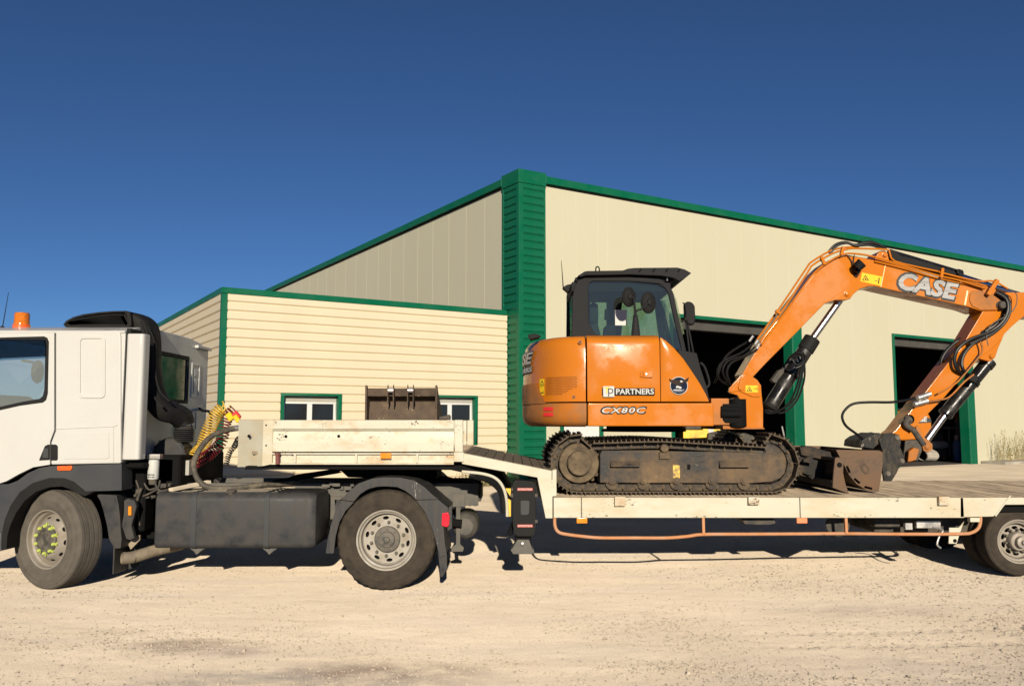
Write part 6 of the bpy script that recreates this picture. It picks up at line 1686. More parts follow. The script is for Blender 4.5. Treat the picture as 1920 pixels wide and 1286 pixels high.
# work lamp
m_ = MB(); m_.cyl(spot(1606, 502, BYN - .1), spot(1617, 492, BYN - .13), .058, 18, .062); m_.prism(xz([(1600, 507), (1606, 495), (1614, 505), (1610, 514), (1604, 512)], BYN - .05), BYN - .09, BYN - .001); WLP = part('work_lamp', m_, M_black, BOOM, .006)
m_ = MB(); m_.tube(path([(1590, 480), (1597, 490), (1599, 506), (1602, 515), (1607, 519), (1611, 513)], BYN - .02, 4), .006, 6); m_.tube(path([(1602, 477), (1601, 490), (1602, 510), (1606, 517)], BYN - .025, 4), .005, 6); part('lamp_cable', m_, M_hose, WLP)
# boom cylinder
m_ = MB(); a_, b_ = spot(1444, 763, BCY), spot(1522, 637, BCY); m_.cyl(a_, b_, .088, 24); BC = part('boom_cylinder', m_, M_gloss, EXC, .006)
m_ = MB(); m_.cyl(b_, spot(1582, 553, BCY), .042, 20); part('cylinder_rod', m_, M_chrome, BC)
d_ = (b_ - a_)
for u0, u1 in ((.84, 1.02), (.46, .50), (-.02, .03)):
    m_ = MB(); m_.cyl(a_ + d_ * u0, a_ + d_ * u1, .098, 24); part('cylinder_collar', m_, M_black, BC, .006)
m_ = MB(); m_.tube([a_ + d_ * .30 + Vector((-.1, -.03, .05)), a_ + d_ * .68 + Vector((-.1, -.03, .05))], .022, 10); m_.prism(xz([(1446, 713), (1460, 694), (1470, 690), (1468, 700), (1452, 718)], BCY - .1), BCY - .12, BCY - .02); part('cylinder_pipe', m_, M_dark, BC)
def hoses(name, par, m, lists, r, n=7, sub=5):
    out = []
    for L in lists:
        m_ = MB(); m_.tube(path(L, None, sub), r, n); out.append(part(name, m_, m, par))
    return out
yb = BYN - .05
hoses('hydraulic_hose', EXC, M_hose, [
    [(1508, 664, yb), (1506, 690, yb - .05), (1500, 720, yb - .06), (1490, 748, yb - .06), (1468, 766, yb - .05), (1448, 772, yb), (1434, 768, yb)],
    [(1503, 668, yb), (1501, 695, yb - .03), (1494, 724, yb - .03), (1482, 752, yb - .03), (1462, 770, yb - .03), (1444, 775, yb), (1434, 772, yb)],
    [(1506, 660, yb), (1509, 700, yb + .05), (1503, 730, yb + .05), (1490, 756, yb + .05), (1466, 774, yb + .04), (1440, 768, yb)],
    [(1492, 660, yb), (1486, 672, yb - .08), (1494, 684, yb - .09), (1506, 676, yb - .08), (1500, 664, yb - .06), (1488, 668, yb - .05)],
    [(1480, 672, yb), (1492, 662, yb - .07), (1510, 668, yb - .08), (1504, 684, yb - .06), (1492, 690, yb - .05)]], .012)
hoses('hydraulic_hose', EXC, M_hose, [
    [(1412, 644, yb), (1392, 660, yb - .06), (1358, 676, yb - .1), (1346, 694, yb - .1), (1350, 712, yb - .05), (1368, 722, yb + .1)],
    [(1416, 650, yb), (1396, 666, yb - .03), (1366, 676, yb - .07), (1355, 694, yb - .07), (1362, 714, yb), (1372, 722, yb + .1)],
    [(1408, 638, yb + .1), (1386, 650, yb + .05), (1362, 668, yb), (1350, 690, yb), (1345, 706, yb), (1340, 718, yb + .1)],
    [(1420, 655, yb), (1398, 668, yb), (1372, 680, yb - .05), (1363, 697, yb - .05), (1368, 716, yb)]], .013)
hoses('hydraulic_hose', EXC, M_steel, [[(1416, 646, yb - .02), (1421, 638, yb - .02)], [(1419, 654, yb - .02), (1424, 645, yb - .02)], [(1405, 640, yb), (1412, 630, yb)]], .016, 8, 1)
# steel lines along the boom
pl_ = [[(1425, 640, yb + .01), (1470, 578, yb + .01), (1515, 510, yb + .01), (1524, 497, yb + .02), (1560, 476, yb + .02), (1590, 467, yb + .02), (1610, 466, yb + .02), (1662, 468, yb + .02), (1668, 474, yb + .02), (1678, 490, yb + .02), (1735, 504, yb + .02), (1762, 510, yb + .02), (1800, 522, yb + .02), (1850, 537, yb + .02)],
       [(1420, 636, yb + .1), (1467, 570, yb + .1), (1512, 503, yb + .1), (1522, 491, yb + .1), (1556, 471, yb + .1), (1585, 464, yb + .1), (1610, 463.5, yb + .1)],
       [(1428, 646, yb), (1475, 582, yb), (1520, 520, yb), (1545, 497, yb), (1575, 479, yb), (1600, 475.5, yb), (1640, 482, yb), (1700, 500, yb), (1760, 517, yb), (1800, 526, yb), (1848, 541, yb)],
       [(1640, 490, yb + .03), (1700, 505, yb + .03), (1760, 522, yb + .03), (1850, 540, yb + .03)],
       [(1760, 510, yb), (1830, 527, yb), (1862, 527, yb), (1890, 542, yb)]]
hoses('steel_line', EXC, M_orange, pl_, .0115, 8, 3)
hoses('hydraulic_hose', EXC, M_hose, [[(1552, 474, yb + .15), (1566, 459, yb + .15), (1585, 454, yb + .15), (1602, 459, yb + .12), (1625, 456, yb + .1), (1642, 457, yb + .1), (1662, 466, yb + .1)], [(1556, 476, yb + .1), (1570, 461, yb + .1), (1588, 456, yb + .1), (1604, 461, yb + .08), (1632, 460, yb + .08), (1656, 467, yb + .1)]], .014)
m_ = MB(); m_.tube(path([(1602, 462), (1622, 456.5), (1640, 457.5), (1660, 466)], BYN + .12, 5), [.02 + .012 * math.sin(math.pi * k / 15) for k in range(16)], 8); m_.tube(path([(1606, 461), (1614, 450), (1628, 447), (1640, 455)], BYN + .1, 5), .003, 5); part('hose_sleeve', m_, M_hose, EXC)
for a, b, c, d in ((1577, 479, 1581, 463), (1546, 497, 1540, 482), (1463, 588, 1454, 582), (1764, 521, 1767, 503), (1852, 553, 1870, 525)):
    m_ = MB(); m_.bar(spot(a, b, BYN - .06), spot(c, d, BYN - .06), .035 if a < 1850 else .05, .04, (0, 1, 0)); part('line_clamp', m_, M_orange, EXC, .004)
# arm cylinder on top of the boom, beyond its near plate
m_ = MB(); a_, b_ = spot(1664, 478, BCY), spot(1800, 519, BCY); m_.cyl(a_, b_, .075, 20); m_.cyl(b_ - (b_ - a_) * .06, b_, .085, 20); AC = part('arm_cylinder', m_, M_gloss, EXC, .006)
m_ = MB(); m_.cyl(b_, spot(1935, 562, BCY), .042, 18); part('cylinder_rod', m_, mat('dark chrome rod', (.25, .27, .33), .15, metal=1.0, var=.1), AC)
m_ = MB(); m_.prism(xz([(1668, 469), (1676, 470), (1688, 480), (1718, 487), (1748, 496), (1790, 510), (1794, 520), (1740, 508), (1690, 494), (1672, 486)], BYN + .02), BYN + .0, BYN + .10); part('cylinder_cover', m_, M_black, AC, .012, 2)
m_ = MB(); m_.prism(xz([(1790, 506), (1794, 506), (1796, 516), (1790, 514)], BYN + .1), BYN + .05, BYN + .15); part('cover_knob', m_, M_black, AC, .004)
# arm
arm = [(1846, 578), (1858, 560), (1888, 548), (1930, 548), (1990, 560), (2000, 585), (1960, 595), (1920, 593), (1899, 611), (1884, 626), (1872, 650), (1866, 670), (1856, 678), (1842, 674), (1834, 672), (1768, 748), (1720, 796), (1698, 822), (1686, 826), (1668, 826), (1672, 812), (1680, 806), (1781, 676), (1800, 655)]
AYN, AYF = BYN + .02, BYF - .02
mb = MB(); mb.prism(xz(arm, AYN), AYN, AYF); ARM = part('arm', mb, M_orange, EXC, .010, 2)
m_ = MB(); m_.prism(xz([(1835, 672), (1856, 678), (1866, 670), (1872, 652), (1880, 634), (1858, 655)], AYN - .01), AYN - .012, AYN + .002); part('eye_plate', m_, M_orange, ARM, .004)
pin((1859, 668), AYN - .012, .026, 'arm_pin', ARM)
hoses('hydraulic_hose', EXC, M_hose, [
    [(1868, 548, yb), (1886, 560, yb - .02), (1890, 580, yb - .03), (1880, 603, yb - .03), (1856, 622, yb - .02), (1820, 636, yb - .02), (1798, 652, yb - .02), (1790, 670, yb - .01), (1793, 690, yb), (1806, 702, yb + .04)],
    [(1872, 550, yb), (1890, 562, yb), (1893, 582, yb), (1884, 604, yb), (1860, 626, yb), (1828, 642, yb), (1810, 660, yb), (1803, 678, yb), (1806, 694, yb), (1814, 702, yb + .05)],
    [(1866, 552, yb + .05), (1881, 566, yb + .05), (1884, 584, yb + .05), (1870, 606, yb + .05), (1840, 624, yb + .08), (1812, 632, yb + .2), (1794, 640, yb + .25), (1776, 656, yb + .25), (1766, 672, yb + .25), (1764, 686, yb + .25)],
    [(1868, 546, yb + .03), (1888, 558, yb + .03), (1891, 584, yb + .02), (1876, 612, yb), (1846, 632, yb), (1818, 645, yb)]], .021, 9)
hoses('hydraulic_hose', EXC, M_chassis, [[(1890, 542, yb - .03), (1906, 552, yb - .03), (1904, 575, yb - .04), (1888, 592, yb - .04), (1862, 606, yb - .04), (1850, 626, yb - .03), (1853, 648, yb - .03)]], .006, 6)
hoses('steel_line', EXC, M_orangedirty, [[(1838, 640, yb), (1842, 656, yb), (1836, 668, yb), (1808, 702, yb), (1790, 720, yb), (1758, 738, yb)], [(1826, 702, yb - .02), (1808, 716, yb - .02), (1780, 744, yb - .02), (1758, 750, yb - .02), (1742, 752, yb - .02)]], .010, 8)
# auxiliary couplings and the loose hose to the coupler
m_ = MB()
for a, b in (((1725, 745), (1745, 738)), ((1719, 757), (1740, 751))):
    m_.cyl(spot(*a, AYN - .06), spot(*b, AYN - .06), .030, 14); m_.cyl(spot(a[0] - 5, a[1] + 1.5, AYN - .06), spot(*a, AYN - .06), .036, 14)
part('quick_coupling', m_, M_steel, EXC, .004)
hoses('hydraulic_hose', EXC, M_hose, [[(1715, 746, AYN - .06), (1700, 750, AYN - .1), (1670, 754, AYN - .15), (1630, 754, AYN - .18), (1600, 757, AYN - .18), (1584, 769, AYN - .18), (1579, 782, AYN - .17), (1586, 798, AYN - .15), (1604, 812, AYN - .1), (1615, 821, AYN - .05), (1620, 828, AYN)]], .015, 10)
# bucket cylinder
ky = AYN - .0
KC = (AYN + AYF) / 2
m_ = MB(); a_, b_ = spot(1855, 676, KC), spot(1772, 777, KC); m_.cyl(a_, b_, .078, 22); d_ = b_ - a_; m_.cyl(a_ - d_ * .0, a_ + d_ * .10, .09, 22); m_.cyl(a_ + d_ * .36, a_ + d_ * .42, .09, 22); m_.cyl(b_ - d_ * .05, b_ + d_ * .01, .085, 22); KCY = part('bucket_cylinder', m_, M_gloss, EXC, .006)
m_ = MB(); m_.cyl(b_, spot(1738, 824, KC), .040, 18); part('cylinder_rod', m_, M_chrome, KCY)
m_ = MB(); m_.bar(spot(1813, 705, AYN - .03), spot(1829, 713, AYN - .03), .09, .10, (0, 1, 0)); part('cylinder_clamp', m_, M_black, KCY, .01)
# link levers
for yy in (AYN - .05, AYF + .01):
    m_ = MB(); P = path([(1706, 786), (1699, 790), (1700, 798), (1712, 806), (1722, 820), (1732, 834)], yy, 4); m_.tube(P, .034, 10); m_.lathe([(.055, 0), (.055, .04), (0, .04)], spot(1706, 786, yy), 18); part('tipping_lever', m_, M_dark, EXC)
    m_ = MB(); m_.prism(xz([(1731, 818), (1738, 824), (1748, 832), (1748, 842), (1740, 848), (1731, 845), (1728, 834), (1716, 800), (1722, 798)], yy), yy - .012, yy + .03); part('tipping_link', m_, M_orangedirty, EXC, .008, 2)
    pin((1738.5, 837), yy - .012, .032, 'link_pin', EXC, M_orangedirty)
# coupler block and the ditching bucket
CYY0, CYY1 = AYN - .14, AYF + .14
cpl = [(1648, 824), (1660, 813), (1672, 811), (1686, 815), (1690, 826), (1688, 838), (1696, 855), (1690, 868), (1682, 886), (1672, 902), (1658, 902), (1655, 880), (1655, 846)]
for a, b in ((CYY0, CYY0 + .04), (CYY1 - .04, CYY1)):
    mb = MB(); mb.prism(xz(cpl, CYY0), a, b); CP = part('coupler_plate', mb, M_coupler, EXC, .006, 2)
mb = MB(); mb.prism(xz([(1660, 822), (1684, 824), (1684, 850), (1676, 880), (1662, 890)], CYY0), CYY0 + .04, CYY1 - .04); part('coupler_body', mb, M_dark, EXC, .01)
for q in ((1682, 821), (1691, 864), (1665, 888)): pin(q, CYY0, .025, 'coupler_pin', EXC, M_hub)
BKY0, BKY1 = 9.22, 10.92
mb = MB(); mb.prism(xz([(1616, 838), (1618, 826), (1628, 819), (1652, 811), (1656, 815), (1650, 832), (1640, 842)], CYY0), CYY0 + .03, CYY1 - .03); BKT = part('bucket_back', mb, M_coupler, EXC, .012, 2)
sidep = [(1568, 844), (1570, 843), (1649, 844.5), (1655, 848), (1655, 872), (1652, 895), (1647.5, 922), (1642, 922), (1624, 918), (1606, 907), (1592, 890), (1583, 872)]
def rslot(p, ang, l, w):
    c, s = math.cos(ang), math.sin(ang)
    return [(p[0] + a * l * c - b * w * s, p[1] + a * l * s + b * w * c) for a, b in ((-1, -1), (1, -1), (1.15, 0), (1, 1), (-1, 1), (-1.15, 0))]
slots = [rslot((1590.5, 880), R(66), 6.5, 2.3), rslot((1607, 901.5), R(40), 6.5, 2.3), rslot((1628, 914.5), R(15), 7, 2.4)]
mb = MB(); mb.prism(xz(sidep, BKY0), BKY0, BKY0 + .025, [xz(s, BKY0) for s in slots]); BSP = part('bucket_side', mb, M_bucket, EXC)
mb = MB(); mb.prism(xz(sidep, BKY0), BKY1 - .025, BKY1); part('bucket_side', mb, M_bucket, EXC)
m_ = MB(); m_.prism(xz([(1614, 872), (1622, 869), (1631, 878), (1629, 887), (1622, 889), (1615, 881)], BKY0 - .002), BKY0 - .006, BKY0 + .001, [xz([(1618.5, 874), (1622.5, 873), (1627, 879), (1625.5, 884), (1622, 884), (1618.5, 880)], BKY0)]); part('wear_boss', m_, M_bucketold, BSP, .002)
shell_o = sidep[6:] + [sidep[0]]
so_ = xz(shell_o, BKY0); ctr = spot(1625, 868, BKY0)
si_ = [(x + (ctr.x - x) * .05, z + (ctr.z - z) * .05) for x, z in so_]
mb = MB(); mb.band(so_, si_, BKY0 + .025, BKY1 - .025); part('bucket_shell', mb, M_bucket, EXC, 0, 1, 40)
bb_ = xz([(1649, 844.5), (1655, 848), (1655, 872), (1652, 895), (1647.5, 922)], BKY0); bi_ = [(x - .03, z) for x, z in bb_]
mb = MB(); mb.band(bb_, bi_, BKY0 + .025, BKY1 - .025); part('bucket_shell', mb, M_bucket, EXC, 0, 1, 40)

# ------------------------------------------------------------------ undercarriage
KY = 8.93; KW = .45
mb = MB(); xc_ = ex(1232); mb.lathe([(0, 0), (.50, 0), (.50, .03), (.44, .035), (.44, .10), (0, .10)], (ex(1233), 10.08, ez(811)), 40, 'z'); part('slewing_ring', mb, M_under, EXC)
mb = MB(); mb.box(ex(1150), ex(1380), KY + KW + .01, KY + 2.27 - KW - .01, zdeck + .22, ez(832)); part('carbody', mb, M_dark, EXC, .02)
m_ = MB(); a_, b_ = spot(1280, 812, 9.6), spot(1338, 797, 9.6); m_.box(a_.x, b_.x, 9.55, 10.4, a_.z, spot(0, 806, 9.6).z); m_.box(spot(1316, 0, 9.6).x, spot(1338, 0, 9.6).x, 9.55, 9.6, spot(0, 812, 9.6).z, b_.z); 
YF = None
def track(y0, side):
    """chain loop of shoes and links, outline measured on the near track"""
    yp = KY
    cl = spot(1087, 875, yp); cr = spot(1444, 880, yp)
    rc = .296
    zb_ = zdeck + .030 + .004
    cl.z = zb_ + rc; cr.z = zb_ + rc
    top = [spot(a, b, yp) for a, b in ((1100, 824), (1150, 822.5), (1240, 820.5), (1330, 825), (1400, 829), (1436, 831))]
    P = []
    for k in range(24):
        a = R(90) + (R(-85) - R(-85)) + R(180) * k / 23
        P.append(Vector((cl.x + rc * math.cos(a), 0, cl.z + rc * math.sin(a))))
    n = 30
    for k in range(1, n): P.append(Vector((cl.x + (cr.x - cl.x) * k / n, 0, zb_)))
    for k in range(24):
        a = R(-90) + R(180) * k / 23
        P.append(Vector((cr.x + rc * math.cos(a), 0, cr.z + rc * math.sin(a))))
    for p in smooth_path([Vector((t.x, 0, t.z - .045)) for t in reversed(top)], 6): P.append(p)
    P.append(P[0])
    L = [0.0]
    for a, b in zip(P[:-1], P[1:]): L.append(L[-1] + (b - a).length)
    cnt = int(round(L[-1] / .145)); pitch = L[-1] / cnt
    shoe = MB()
    shoe.box(-pitch * .49, pitch * .47, 0, KW, -.004, .010)
    for gx in (-.35, .0, .36):
        shoe.extr([(gx * pitch - .008, 0, .010), (gx * pitch + .008, 0, .010), (gx * pitch + .004, 0, .034), (gx * pitch - .004, 0, .034)], (0, KW, 0))
    sme = shoe.mesh('track_shoe'); sme.materials.append(M_track)
    lk = MB()
    lk.prism([(-pitch * .56, -.07), (pitch * .40, -.07), (pitch * .52, -.045), (pitch * .40, -.006), (-pitch * .45, -.006), (-pitch * .60, -.03)], KW * .5 - .10, KW * .5 - .075)
    lk.prism([(-pitch * .56, -.07), (pitch * .40, -.07), (pitch * .52, -.045), (pitch * .40, -.006), (-pitch * .45, -.006), (-pitch * .60, -.03)], KW * .5 + .075, KW * .5 + .10)
    lk.cyl((-pitch * .45, KW * .5 - .115, -.04), (-pitch * .45, KW * .5 + .115, -.04), .020, 10)
    lk.cyl((pitch * .05, KW * .5 - .104, -.036), (pitch * .05, KW * .5 + .104, -.036), .016, 8)
    lme = lk.mesh('track_link'); lme.materials.append(M_track)
    Ms = []
    for i in range(cnt):
        s_ = (i + .25) * pitch
        k = next(j for j in range(1, len(L)) if L[j] >= s_)
        t = (s_ - L[k - 1]) / max(L[k] - L[k - 1], 1e-9)
        p = P[k - 1].lerp(P[k], t)
        d = (P[min(k + 1, len(P) - 1)] - P[max(k - 2, 0)]).normalized()
        # outward is to the right of travel (loop runs anticlockwise seen from the viewer's side)
        o_ = Vector((d.z, 0, -d.x))
        c0 = (cl + cr) / 2; c0.y = 0
        M = Matrix(((d.x, 0, o_.x, p.x), (0, 1, 0, y0), (d.z, 0, o_.z, p.z), (0, 0, 0, 1)))
        Ms.append(M)
    return sme, lme, Ms, cl, cr
sme, lme, Ms, cl, cr = track(KY, 1)
copies(sme, 'track_shoe', Ms, EXC); copies(lme, 'track_link', Ms, EXC)
sme2, lme2, Ms2, _, _ = track(KY + 2.27 - KW, 1)
for me_ in (sme2, lme2): bpy.data.meshes.remove(me_)
copies(sme, 'track_shoe', Ms2, EXC); copies(lme, 'track_link', Ms2, EXC)
# track frames, sprockets, idlers, rollers
for yc, nm in ((KY + KW * .5, 'near'), (KY + 2.27 - KW * .5, 'far')):
    f0 = yc - .155 if nm == 'near' else yc - .17
    mb = MB()
    q = lambda pts: [(spot(a, b, KY).x, spot(a, b, KY).z) for a, b in pts]
    fr = q([(1126, 906), (1126, 851), (1130, 845), (1236, 844), (1252, 846), (1420, 848), (1452, 852), (1470, 860), (1478, 874), (1476, 888), (1466, 898), (1452, 904), (1410, 907)])
    mb.prism(fr, f0, f0 + .30); TF = part('track_frame', mb, M_trackframe, EXC, .012, 2)
    m_ = MB(); m_.prism(q([(1128, 864), (1430, 866), (1430, 866.6), (1128, 864.8)]), f0 - .004, f0); part('frame_ridge', m_, M_trackframe, TF)
    for (a, b, c, d) in ((1145.5, 864, 1201, 875), (1351, 863, 1407, 876)):
        m_ = MB(); p0, p1 = spot(a, d, KY), spot(c, b, KY); m_.extr([(p0.x, f0 - .06, p0.z), (p0.x, f0 - .06, p0.z + .012), (p0.x, f0, p1.z), (p0.x, f0, p0.z)], (p1.x - p0.x, 0, 0)); part('frame_step', m_, M_trackframe, TF, .003)
    for a in (1149, 1209, 1271, 1338, 1399):
        m_ = MB(); c_ = spot(a, 902, KY); m_.lathe([(.040, .0), (.040, -.012), (.022, -.014), (.022, -.026), (0, -.028)], (c_.x, f0, c_.z), 16); part('roller_boss', m_, M_trackframe, TF)
        m_ = MB(); m_.cyl((c_.x, f0 + .02, c_.z - .03), (c_.x, f0 + .28, c_.z - .03), .065, 18); part('track_roller', m_, M_track, EXC)
    m_ = MB(); c_ = spot(1247, 840, KY); m_.cyl((c_.x, f0 - .05, c_.z), (c_.x, f0 + .2, c_.z), .045, 18); m_.prism(q([(1237, 848), (1258, 848), (1259, 861), (1238, 861)]), f0 - .03, f0); part('carrier_roller', m_, M_track, EXC, .006)
    m_ = MB(); p_ = spot(1296.5, 876, KY); m_.prism(q([(1291, 871), (1297, 871), (1297, 881), (1291, 881)]), f0 - .004, f0 + .001); part('adjuster_hole', m_, M_under, TF)
    m_ = MB(); m_.prism(q([(1264, 871.5), (1277, 873), (1277, 897), (1264, 897)]), f0 - .003, f0 + .001); YL = part('warning_label', m_, mat('worn yellow label', (.60, .40, .06), .6, var=.3, dirt=(.2, .14, .08), amt=.45, dscale=25), TF)
    m_ = MB(); rim = []
    nt = 21
    pts_ = []
    for k in range(nt * 4):
        a = 2 * math.pi * k / (nt * 4); r_ = (.252, .252, .228, .228)[k % 4]; pts_.append((cl.x + r_ * math.cos(a), cl.z + r_ * math.sin(a)))
    m_.prism(pts_, yc - .03, yc + .03); part('drive_sprocket', m_, M_track, EXC)
    m_ = MB(); yf = f0 - .0
    m_.lathe([(.215, .10), (.215, .03), (.205, .015), (.135, .006), (.130, -.008), (.128, -.055), (.116, -.068), (.05, -.070), (0, -.070)], (cl.x, yf, cl.z), 40)
    for k in range(16):
        a = 2 * math.pi * k / 16; m_.lathe([(.012, .01), (.012, -.002), (0, -.003)], (cl.x + .185 * math.cos(a), yf + .012, cl.z + .185 * math.sin(a)), 6)
    part('drive_motor', m_, M_hubmud, EXC)
    m_ = MB(); m_.lathe([(0, -.03), (.17, -.03), (.18, -.02), (.232, -.015), (.245, 0), (.245, .02), (.18, .03), (0, .03)], (cr.x, yc, cr.z), 40); m_.lathe([(.20, -.05), (.21, -.06), (.215, -.10), (.19, -.115), (0, -.115)], (cr.x, yc, cr.z), 32); part('idler_wheel', m_, M_trackframe, EXC)
# dozer blade and its arms
DY0, DY1 = 8.93, 11.18
bl = xz([(1566, 858), (1572, 857), (1586, 859), (1582, 870), (1581, 886), (1585, 905), (1592, 926), (1561, 914), (1563, 884)], DY0)
mb = MB(); mb.prism(bl, DY0, DY0 + .03); BLD = part('blade_end', mb, M_bucket, EXC, .004)
mb = MB(); mb.prism(bl, DY1 - .03, DY1); part('blade_end', mb, M_blade, EXC, .004)
m_ = MB(); m_.lathe([(.028, 0), (0, -.002)], spot(1574, 871.5, DY0 - .001), 14); part('blade_hole', m_, M_under, BLD)
face = xz([(1585, 860), (1580, 872), (1579, 888), (1583, 906), (1590, 925)], DY0)
mb = MB(); mb.band(face, [(x - .03, z) for x, z in face], DY0 + .03, DY1 - .03)
mb.prism(xz([(1568, 857.5), (1585, 859.5), (1583, 866), (1566, 864)], DY0), DY0 + .031, DY1 - .031)
mb.prism(xz([(1560, 900), (1584, 908), (1590, 925), (1562, 914)], DY0), DY0 + .031, DY1 - .031)
part('dozer_blade', mb, M_blade, EXC, .004)
for yy in (9.42, 10.55):
    mb = MB(); mb.prism(xz([(1470, 866), (1500, 852), (1562, 872), (1566, 890), (1562, 902), (1500, 892), (1470, 890)], 9.42), yy, yy + .14); part('blade_arm', mb, M_blade, EXC, .01, 2)
    for a, b in ((863, 1), (888, -1)):
        m_ = MB(); m_.prism(xz([(1506, a - 3), (1524, a - 10 * b), (1526, a + 6), (1506, a + 3)], 9.3), yy - .12, yy - .09); part('gusset', m_, M_blade, EXC, .003)
mb = MB(); mb.prism(xz([(1492, 838), (1508, 835), (1572, 853), (1578, 862), (1560, 866), (1494, 852)], 9.5), 9.36, 9.42); part('blade_brace', mb, M_blade, EXC, .006)
mb = MB(); mb.prism(xz([(1492, 838), (1508, 835), (1552, 846), (1556, 853), (1494, 846)], 10.9), 10.86, 10.92); part('blade_brace', mb, M_blade, EXC, .006)
mb = MB(); mb.box(spot(1500, 0, 9.5).x, spot(1530, 0, 9.5).x, 9.56, 10.55, zdeck + .12, zdeck + .30); mb.box(ex(1480), ex(1502), 9.42, 10.7, zdeck + .14, zdeck + .34); part('blade_crossbeam', mb, M_blade, EXC, .012)
m_ = MB(); m_.cyl(spot(1495, 872, 10.0), spot(1572, 878, 10.0), .06, 14); part('blade_cylinder', m_, M_dark, EXC)
# ------------------------------------------------------------------ things standing in the doorways
def inside(px, t, z=GZ + .02):
    x, _ = wallx(px, 790, t)
    p = C0 + BU * x + BV * t
    return Vector((p.x, p.y, z))
# small orange excavator just inside the far doorway
p0 = inside(1722, 1.6)
YM = p0.y
MINI = thing('small_excavator', 'small orange tracked digger with rounded body inside the far doorway', 'mini excavator', p0)
def mx_(a, b): return spot(a, b, YM)
mb = MB()
out = xz([(1683, 812), (1683, 772), (1690, 768), (1730, 768), (1740, 773), (1746, 784), (1748, 806), (1742, 822), (1690, 826)], YM)
mb.prism(out, YM, YM + 1.3); MBD = part('body', mb, M_orange, MINI, .06, 3)
m_ = MB(); m_.prism(xz([(1717, 785), (1744.5, 783), (1746.5, 792), (1717, 793.5)], YM - .002), YM - .006, YM + .002); BN = part('name_band', m_, M_darkplate, MBD)
L_ = letters('CASE', .58, .20, .05, .1, .002); c_ = mx_(1725.5, 785.5); place_letters(L_, (c_.x - .04, YM - .008, c_.z)); part('name_lettering', L_, M_paper, BN)
m_ = MB(); m_.prism(xz([(1683, 768), (1683, 766), (1720, 764), (1720, 768)], YM), YM + .1, YM + 1.2); m_.box(mx_(1683, 0).x, mx_(1690, 0).x, YM + .1, YM + .16, mx_(0, 768).z, mx_(0, 752).z); part("cab_frame", m_, M_cabgrey, MINI)
m_ = MB(); m_.prism(xz([(1700, 822), (1722, 822), (1736, 834), (1724, 864), (1696, 862)], YM), YM + .1, YM + .9); part('undercarriage', m_, M_dark, MINI, .02)
m_ = MB(); m_.prism(xz([(1702, 846), (1712, 838), (1722, 842), (1716, 862), (1700, 866)], YM - .1), YM - .2, YM + .05); part('blade_arm', m_, M_orangedirty, MINI, .02)
# its rubber track seen end-on
pt = mx_(1749, 855)
trk = MB(); w0, w1 = mx_(1737, 868).x, mx_(1759, 868).x; tz0, tz1 = p0.z, mx_(0, 842).z
rings = []
cyt = YM + .75; hh_ = (tz1 - tz0) / 2
for k in range(30):
    a = 2 * math.pi * k / 30
    yy = cyt + math.cos(a) * .85; zz = tz0 + hh_ + math.sin(a) * hh_
    rings.append([(w0, yy, zz), (w1, yy, zz)])
trk.loft(rings + [rings[0]], False, False); part('rubber_track', trk, mat('pale dusty track', (.22, .20, .17), .8, var=.2), MINI)
m_ = MB()
for k in range(30):
    a = 2 * math.pi * k / 30; n_ = Vector((0, math.cos(a) / .85, math.sin(a) / hh_)).normalized()
    c_ = Vector(((w0 + w1) / 2, cyt + math.cos(a) * .86, tz0 + hh_ + math.sin(a) * (hh_ + .005)))
    t_ = Vector((0, -math.sin(a) * .85, math.cos(a) * hh_)).normalized()
    m_.bar(c_ - Vector(((w1 - w0) * .46, 0, 0)), c_ + Vector(((w1 - w0) * .46, 0, 0)), .03, .03, t_)
part('track_bars', m_, mat('pale track bars', (.36, .33, .28), .8, var=.2), MINI, kind='stuff')
# compressor trolley with an orange hub
p1 = inside(1762, 2.0); YT = p1.y
CMP = thing('compressor_trolley', 'dark wheeled compressor with a pale tank and one orange hubbed wheel beside the small digger', 'compressor', p1)
m_ = MB(); c_ = spot(1757, 834, YT); m_.lathe([(0, -.42), (.12, -.38), (.17, -.25), (.17, .25), (.12, .38), (0, .42)], c_, 24, 'x'); part('tank', m_, mat('pale grey tank', (.30, .29, .26), .4), CMP)
m_ = MB(); a_, b_ = spot(1750, 866, YT), spot(1772, 842, YT); m_.box(a_.x - .2, b_.x, YT - .2, YT + .3, a_.z + .16, b_.z); m_.box(a_.x - .1, a_.x - .02, YT - .1, YT - .05, p1.z, b_.z); m_.box(a_.x, b_.x - .1, YT - .1, YT + .2, b_.z + .3, b_.z + .62); part('motor', m_, M_dark, CMP, .02)
m_ = MB(); c_ = spot(1769, 859, YT - .25); rr_ = c_.z - p1.z; m_.lathe([(rr_ * .55, -.06), (rr_ * .9, -.06), (rr_, -.03), (rr_, .03), (rr_ * .9, .06), (rr_ * .5, .06)], c_, 28); WH_ = part('trolley_wheel', m_, M_rubber, CMP)
m_ = MB(); m_.lathe([(rr_ * .55, -.04), (rr_ * .5, -.05), (rr_ * .2, -.03), (0, -.05)], c_, 20); part('wheel_hub', m_, M_orange, WH_)
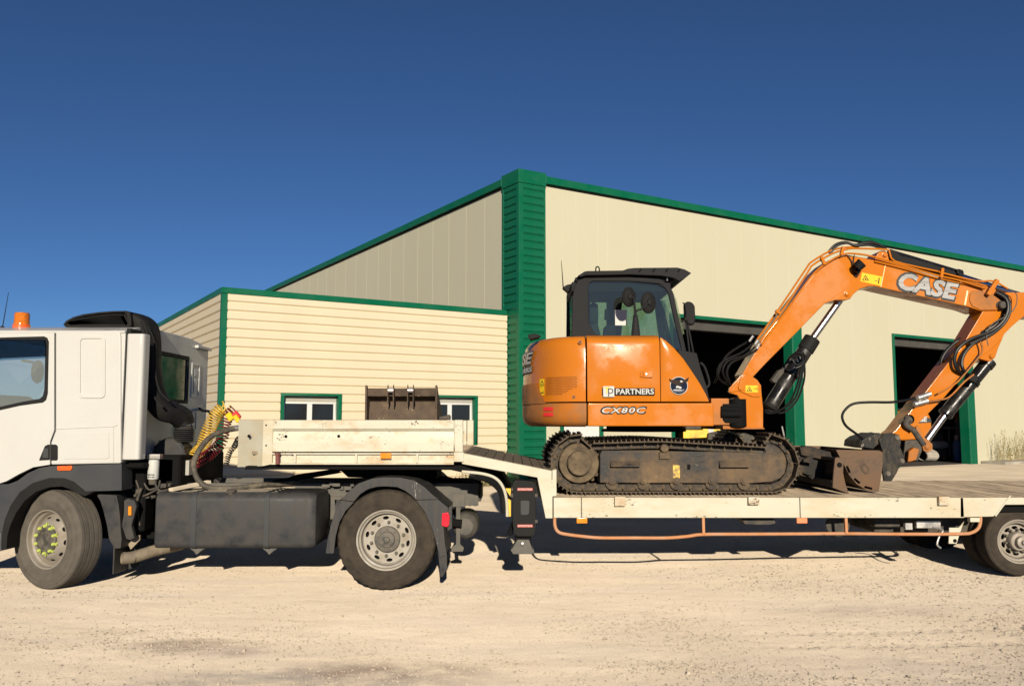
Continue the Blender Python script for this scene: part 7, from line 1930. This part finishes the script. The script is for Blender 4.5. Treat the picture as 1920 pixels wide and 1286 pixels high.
# blue gas cylinder
p2 = inside(1792, 1.3); YB_ = p2.y; rb = spot(1799, 0, YB_).x - spot(1792, 0, YB_).x
GC = thing('gas_cylinder', 'tall blue gas cylinder standing inside the right jamb of the far doorway', 'gas cylinder', p2)
zt_ = spot(0, 822, YB_).z; m_ = MB(); m_.lathe([(rb * .96, 0), (rb, .02), (rb, zt_ - p2.z - .22), (rb * .8, zt_ - p2.z - .12), (rb * .35, zt_ - p2.z - .05), (rb * .3, zt_ - p2.z)], p2, 24, 'z'); part('bottle', m_, M_blue, GC)
m_ = MB(); m_.lathe([(rb * .5, 0), (rb * .55, .02), (rb * .55, .16), (rb * .3, .2), (0, .2)], (p2.x, p2.y, zt_ - .06), 16, 'z'); part('valve_cap', m_, M_greybox, GC)
# wall rack with orange and steel gear behind the cylinder
p3 = inside(1797, 2.6); YR = p3.y
RK = thing('tool_rack', 'dark rack holding orange and steel tools at the right of the far doorway', 'tool rack', p3)
m_ = MB(); a_, b_ = spot(1778, 804, YR), spot(1803, 800, YR); m_.box(a_.x, b_.x, YR, YR + .4, a_.z, b_.z); m_.box(b_.x - .06, b_.x, YR, YR + .4, p3.z, spot(0, 745, YR).z); m_.box(a_.x, a_.x + .05, YR, YR + .05, p3.z, a_.z); part('shelf', m_, M_greybox, RK, .004)
m_ = MB(); c_ = spot(1794, 782, YR); m_.lathe([(.09, -.16), (.11, -.05), (.07, .1), (.03, .2), (0, .2)], c_, 14, 'z'); part('orange_tool', m_, M_orange, RK)
m_ = MB(); m_.box(spot(1786, 0, YR).x, spot(1800, 0, YR).x, YR, YR + .2, spot(0, 798, YR).z, spot(0, 793, YR).z); part('steel_tool', m_, M_steel, RK, .01)
# yellow machine in the near doorway, seen under the excavator's swing frame
p4 = inside(1325, 1.2); YY = p4.y
YMC = thing('yellow_machine', 'yellow compact machine in the near doorway behind the excavator tracks', 'compactor', p4)
def yz(l): return xz(l, YY)
m_ = MB(); m_.prism(yz([(1281, 806), (1318, 806), (1318, 793), (1330, 792), (1338, 795), (1352, 806), (1340, 820), (1281, 822)]), YY, YY + .7); part('frame', m_, M_yellowmach, YMC, .02, 2)
m_ = MB(); m_.prism(yz([(1285, 800), (1296, 796), (1314, 797), (1316, 805), (1287, 806)]), YY + .05, YY + .5); m_.prism(yz([(1322, 836), (1326, 812), (1352, 806), (1372, 814), (1374, 866), (1300, 866), (1300, 830)]), YY - .15, YY + .6); part('engine', m_, M_dark, YMC, .02)
m_ = MB(); a_, b_ = spot(1328, 811, YY), spot(1338, 803, YY); m_.box(a_.x, b_.x, YY - .006, YY + .01, a_.z, b_.z); part('data_label', m_, M_paper, YMC)
m_ = MB(); m_.lathe([(.03, 0), (0, -.002)], spot(1334, 798, YY - .003), 12); part('frame_hole', m_, M_dark, YMC)
m_ = MB(); m_.cyl(spot(1466, 799, YY + .5), spot(1471, 822, YY + .5), .025, 8)
ST = thing('steel_bar', 'pale steel bar leaning inside the right jamb of the near doorway', 'bar', spot(1470, 830, YY + .5)); part('bar', m_, M_steel, ST)
m_ = MB(); q_ = inside(1408, 1.5)
ZB = thing('dark_attachment', 'low dark attachment lying on the floor of the near doorway', 'attachment', q_)
m_.prism(xz([(1378, 866), (1384, 815), (1396, 811), (1440, 826), (1450, 866)], q_.y), q_.y, q_.y + .8); part('attachment_body', m_, M_dark, ZB, .03)
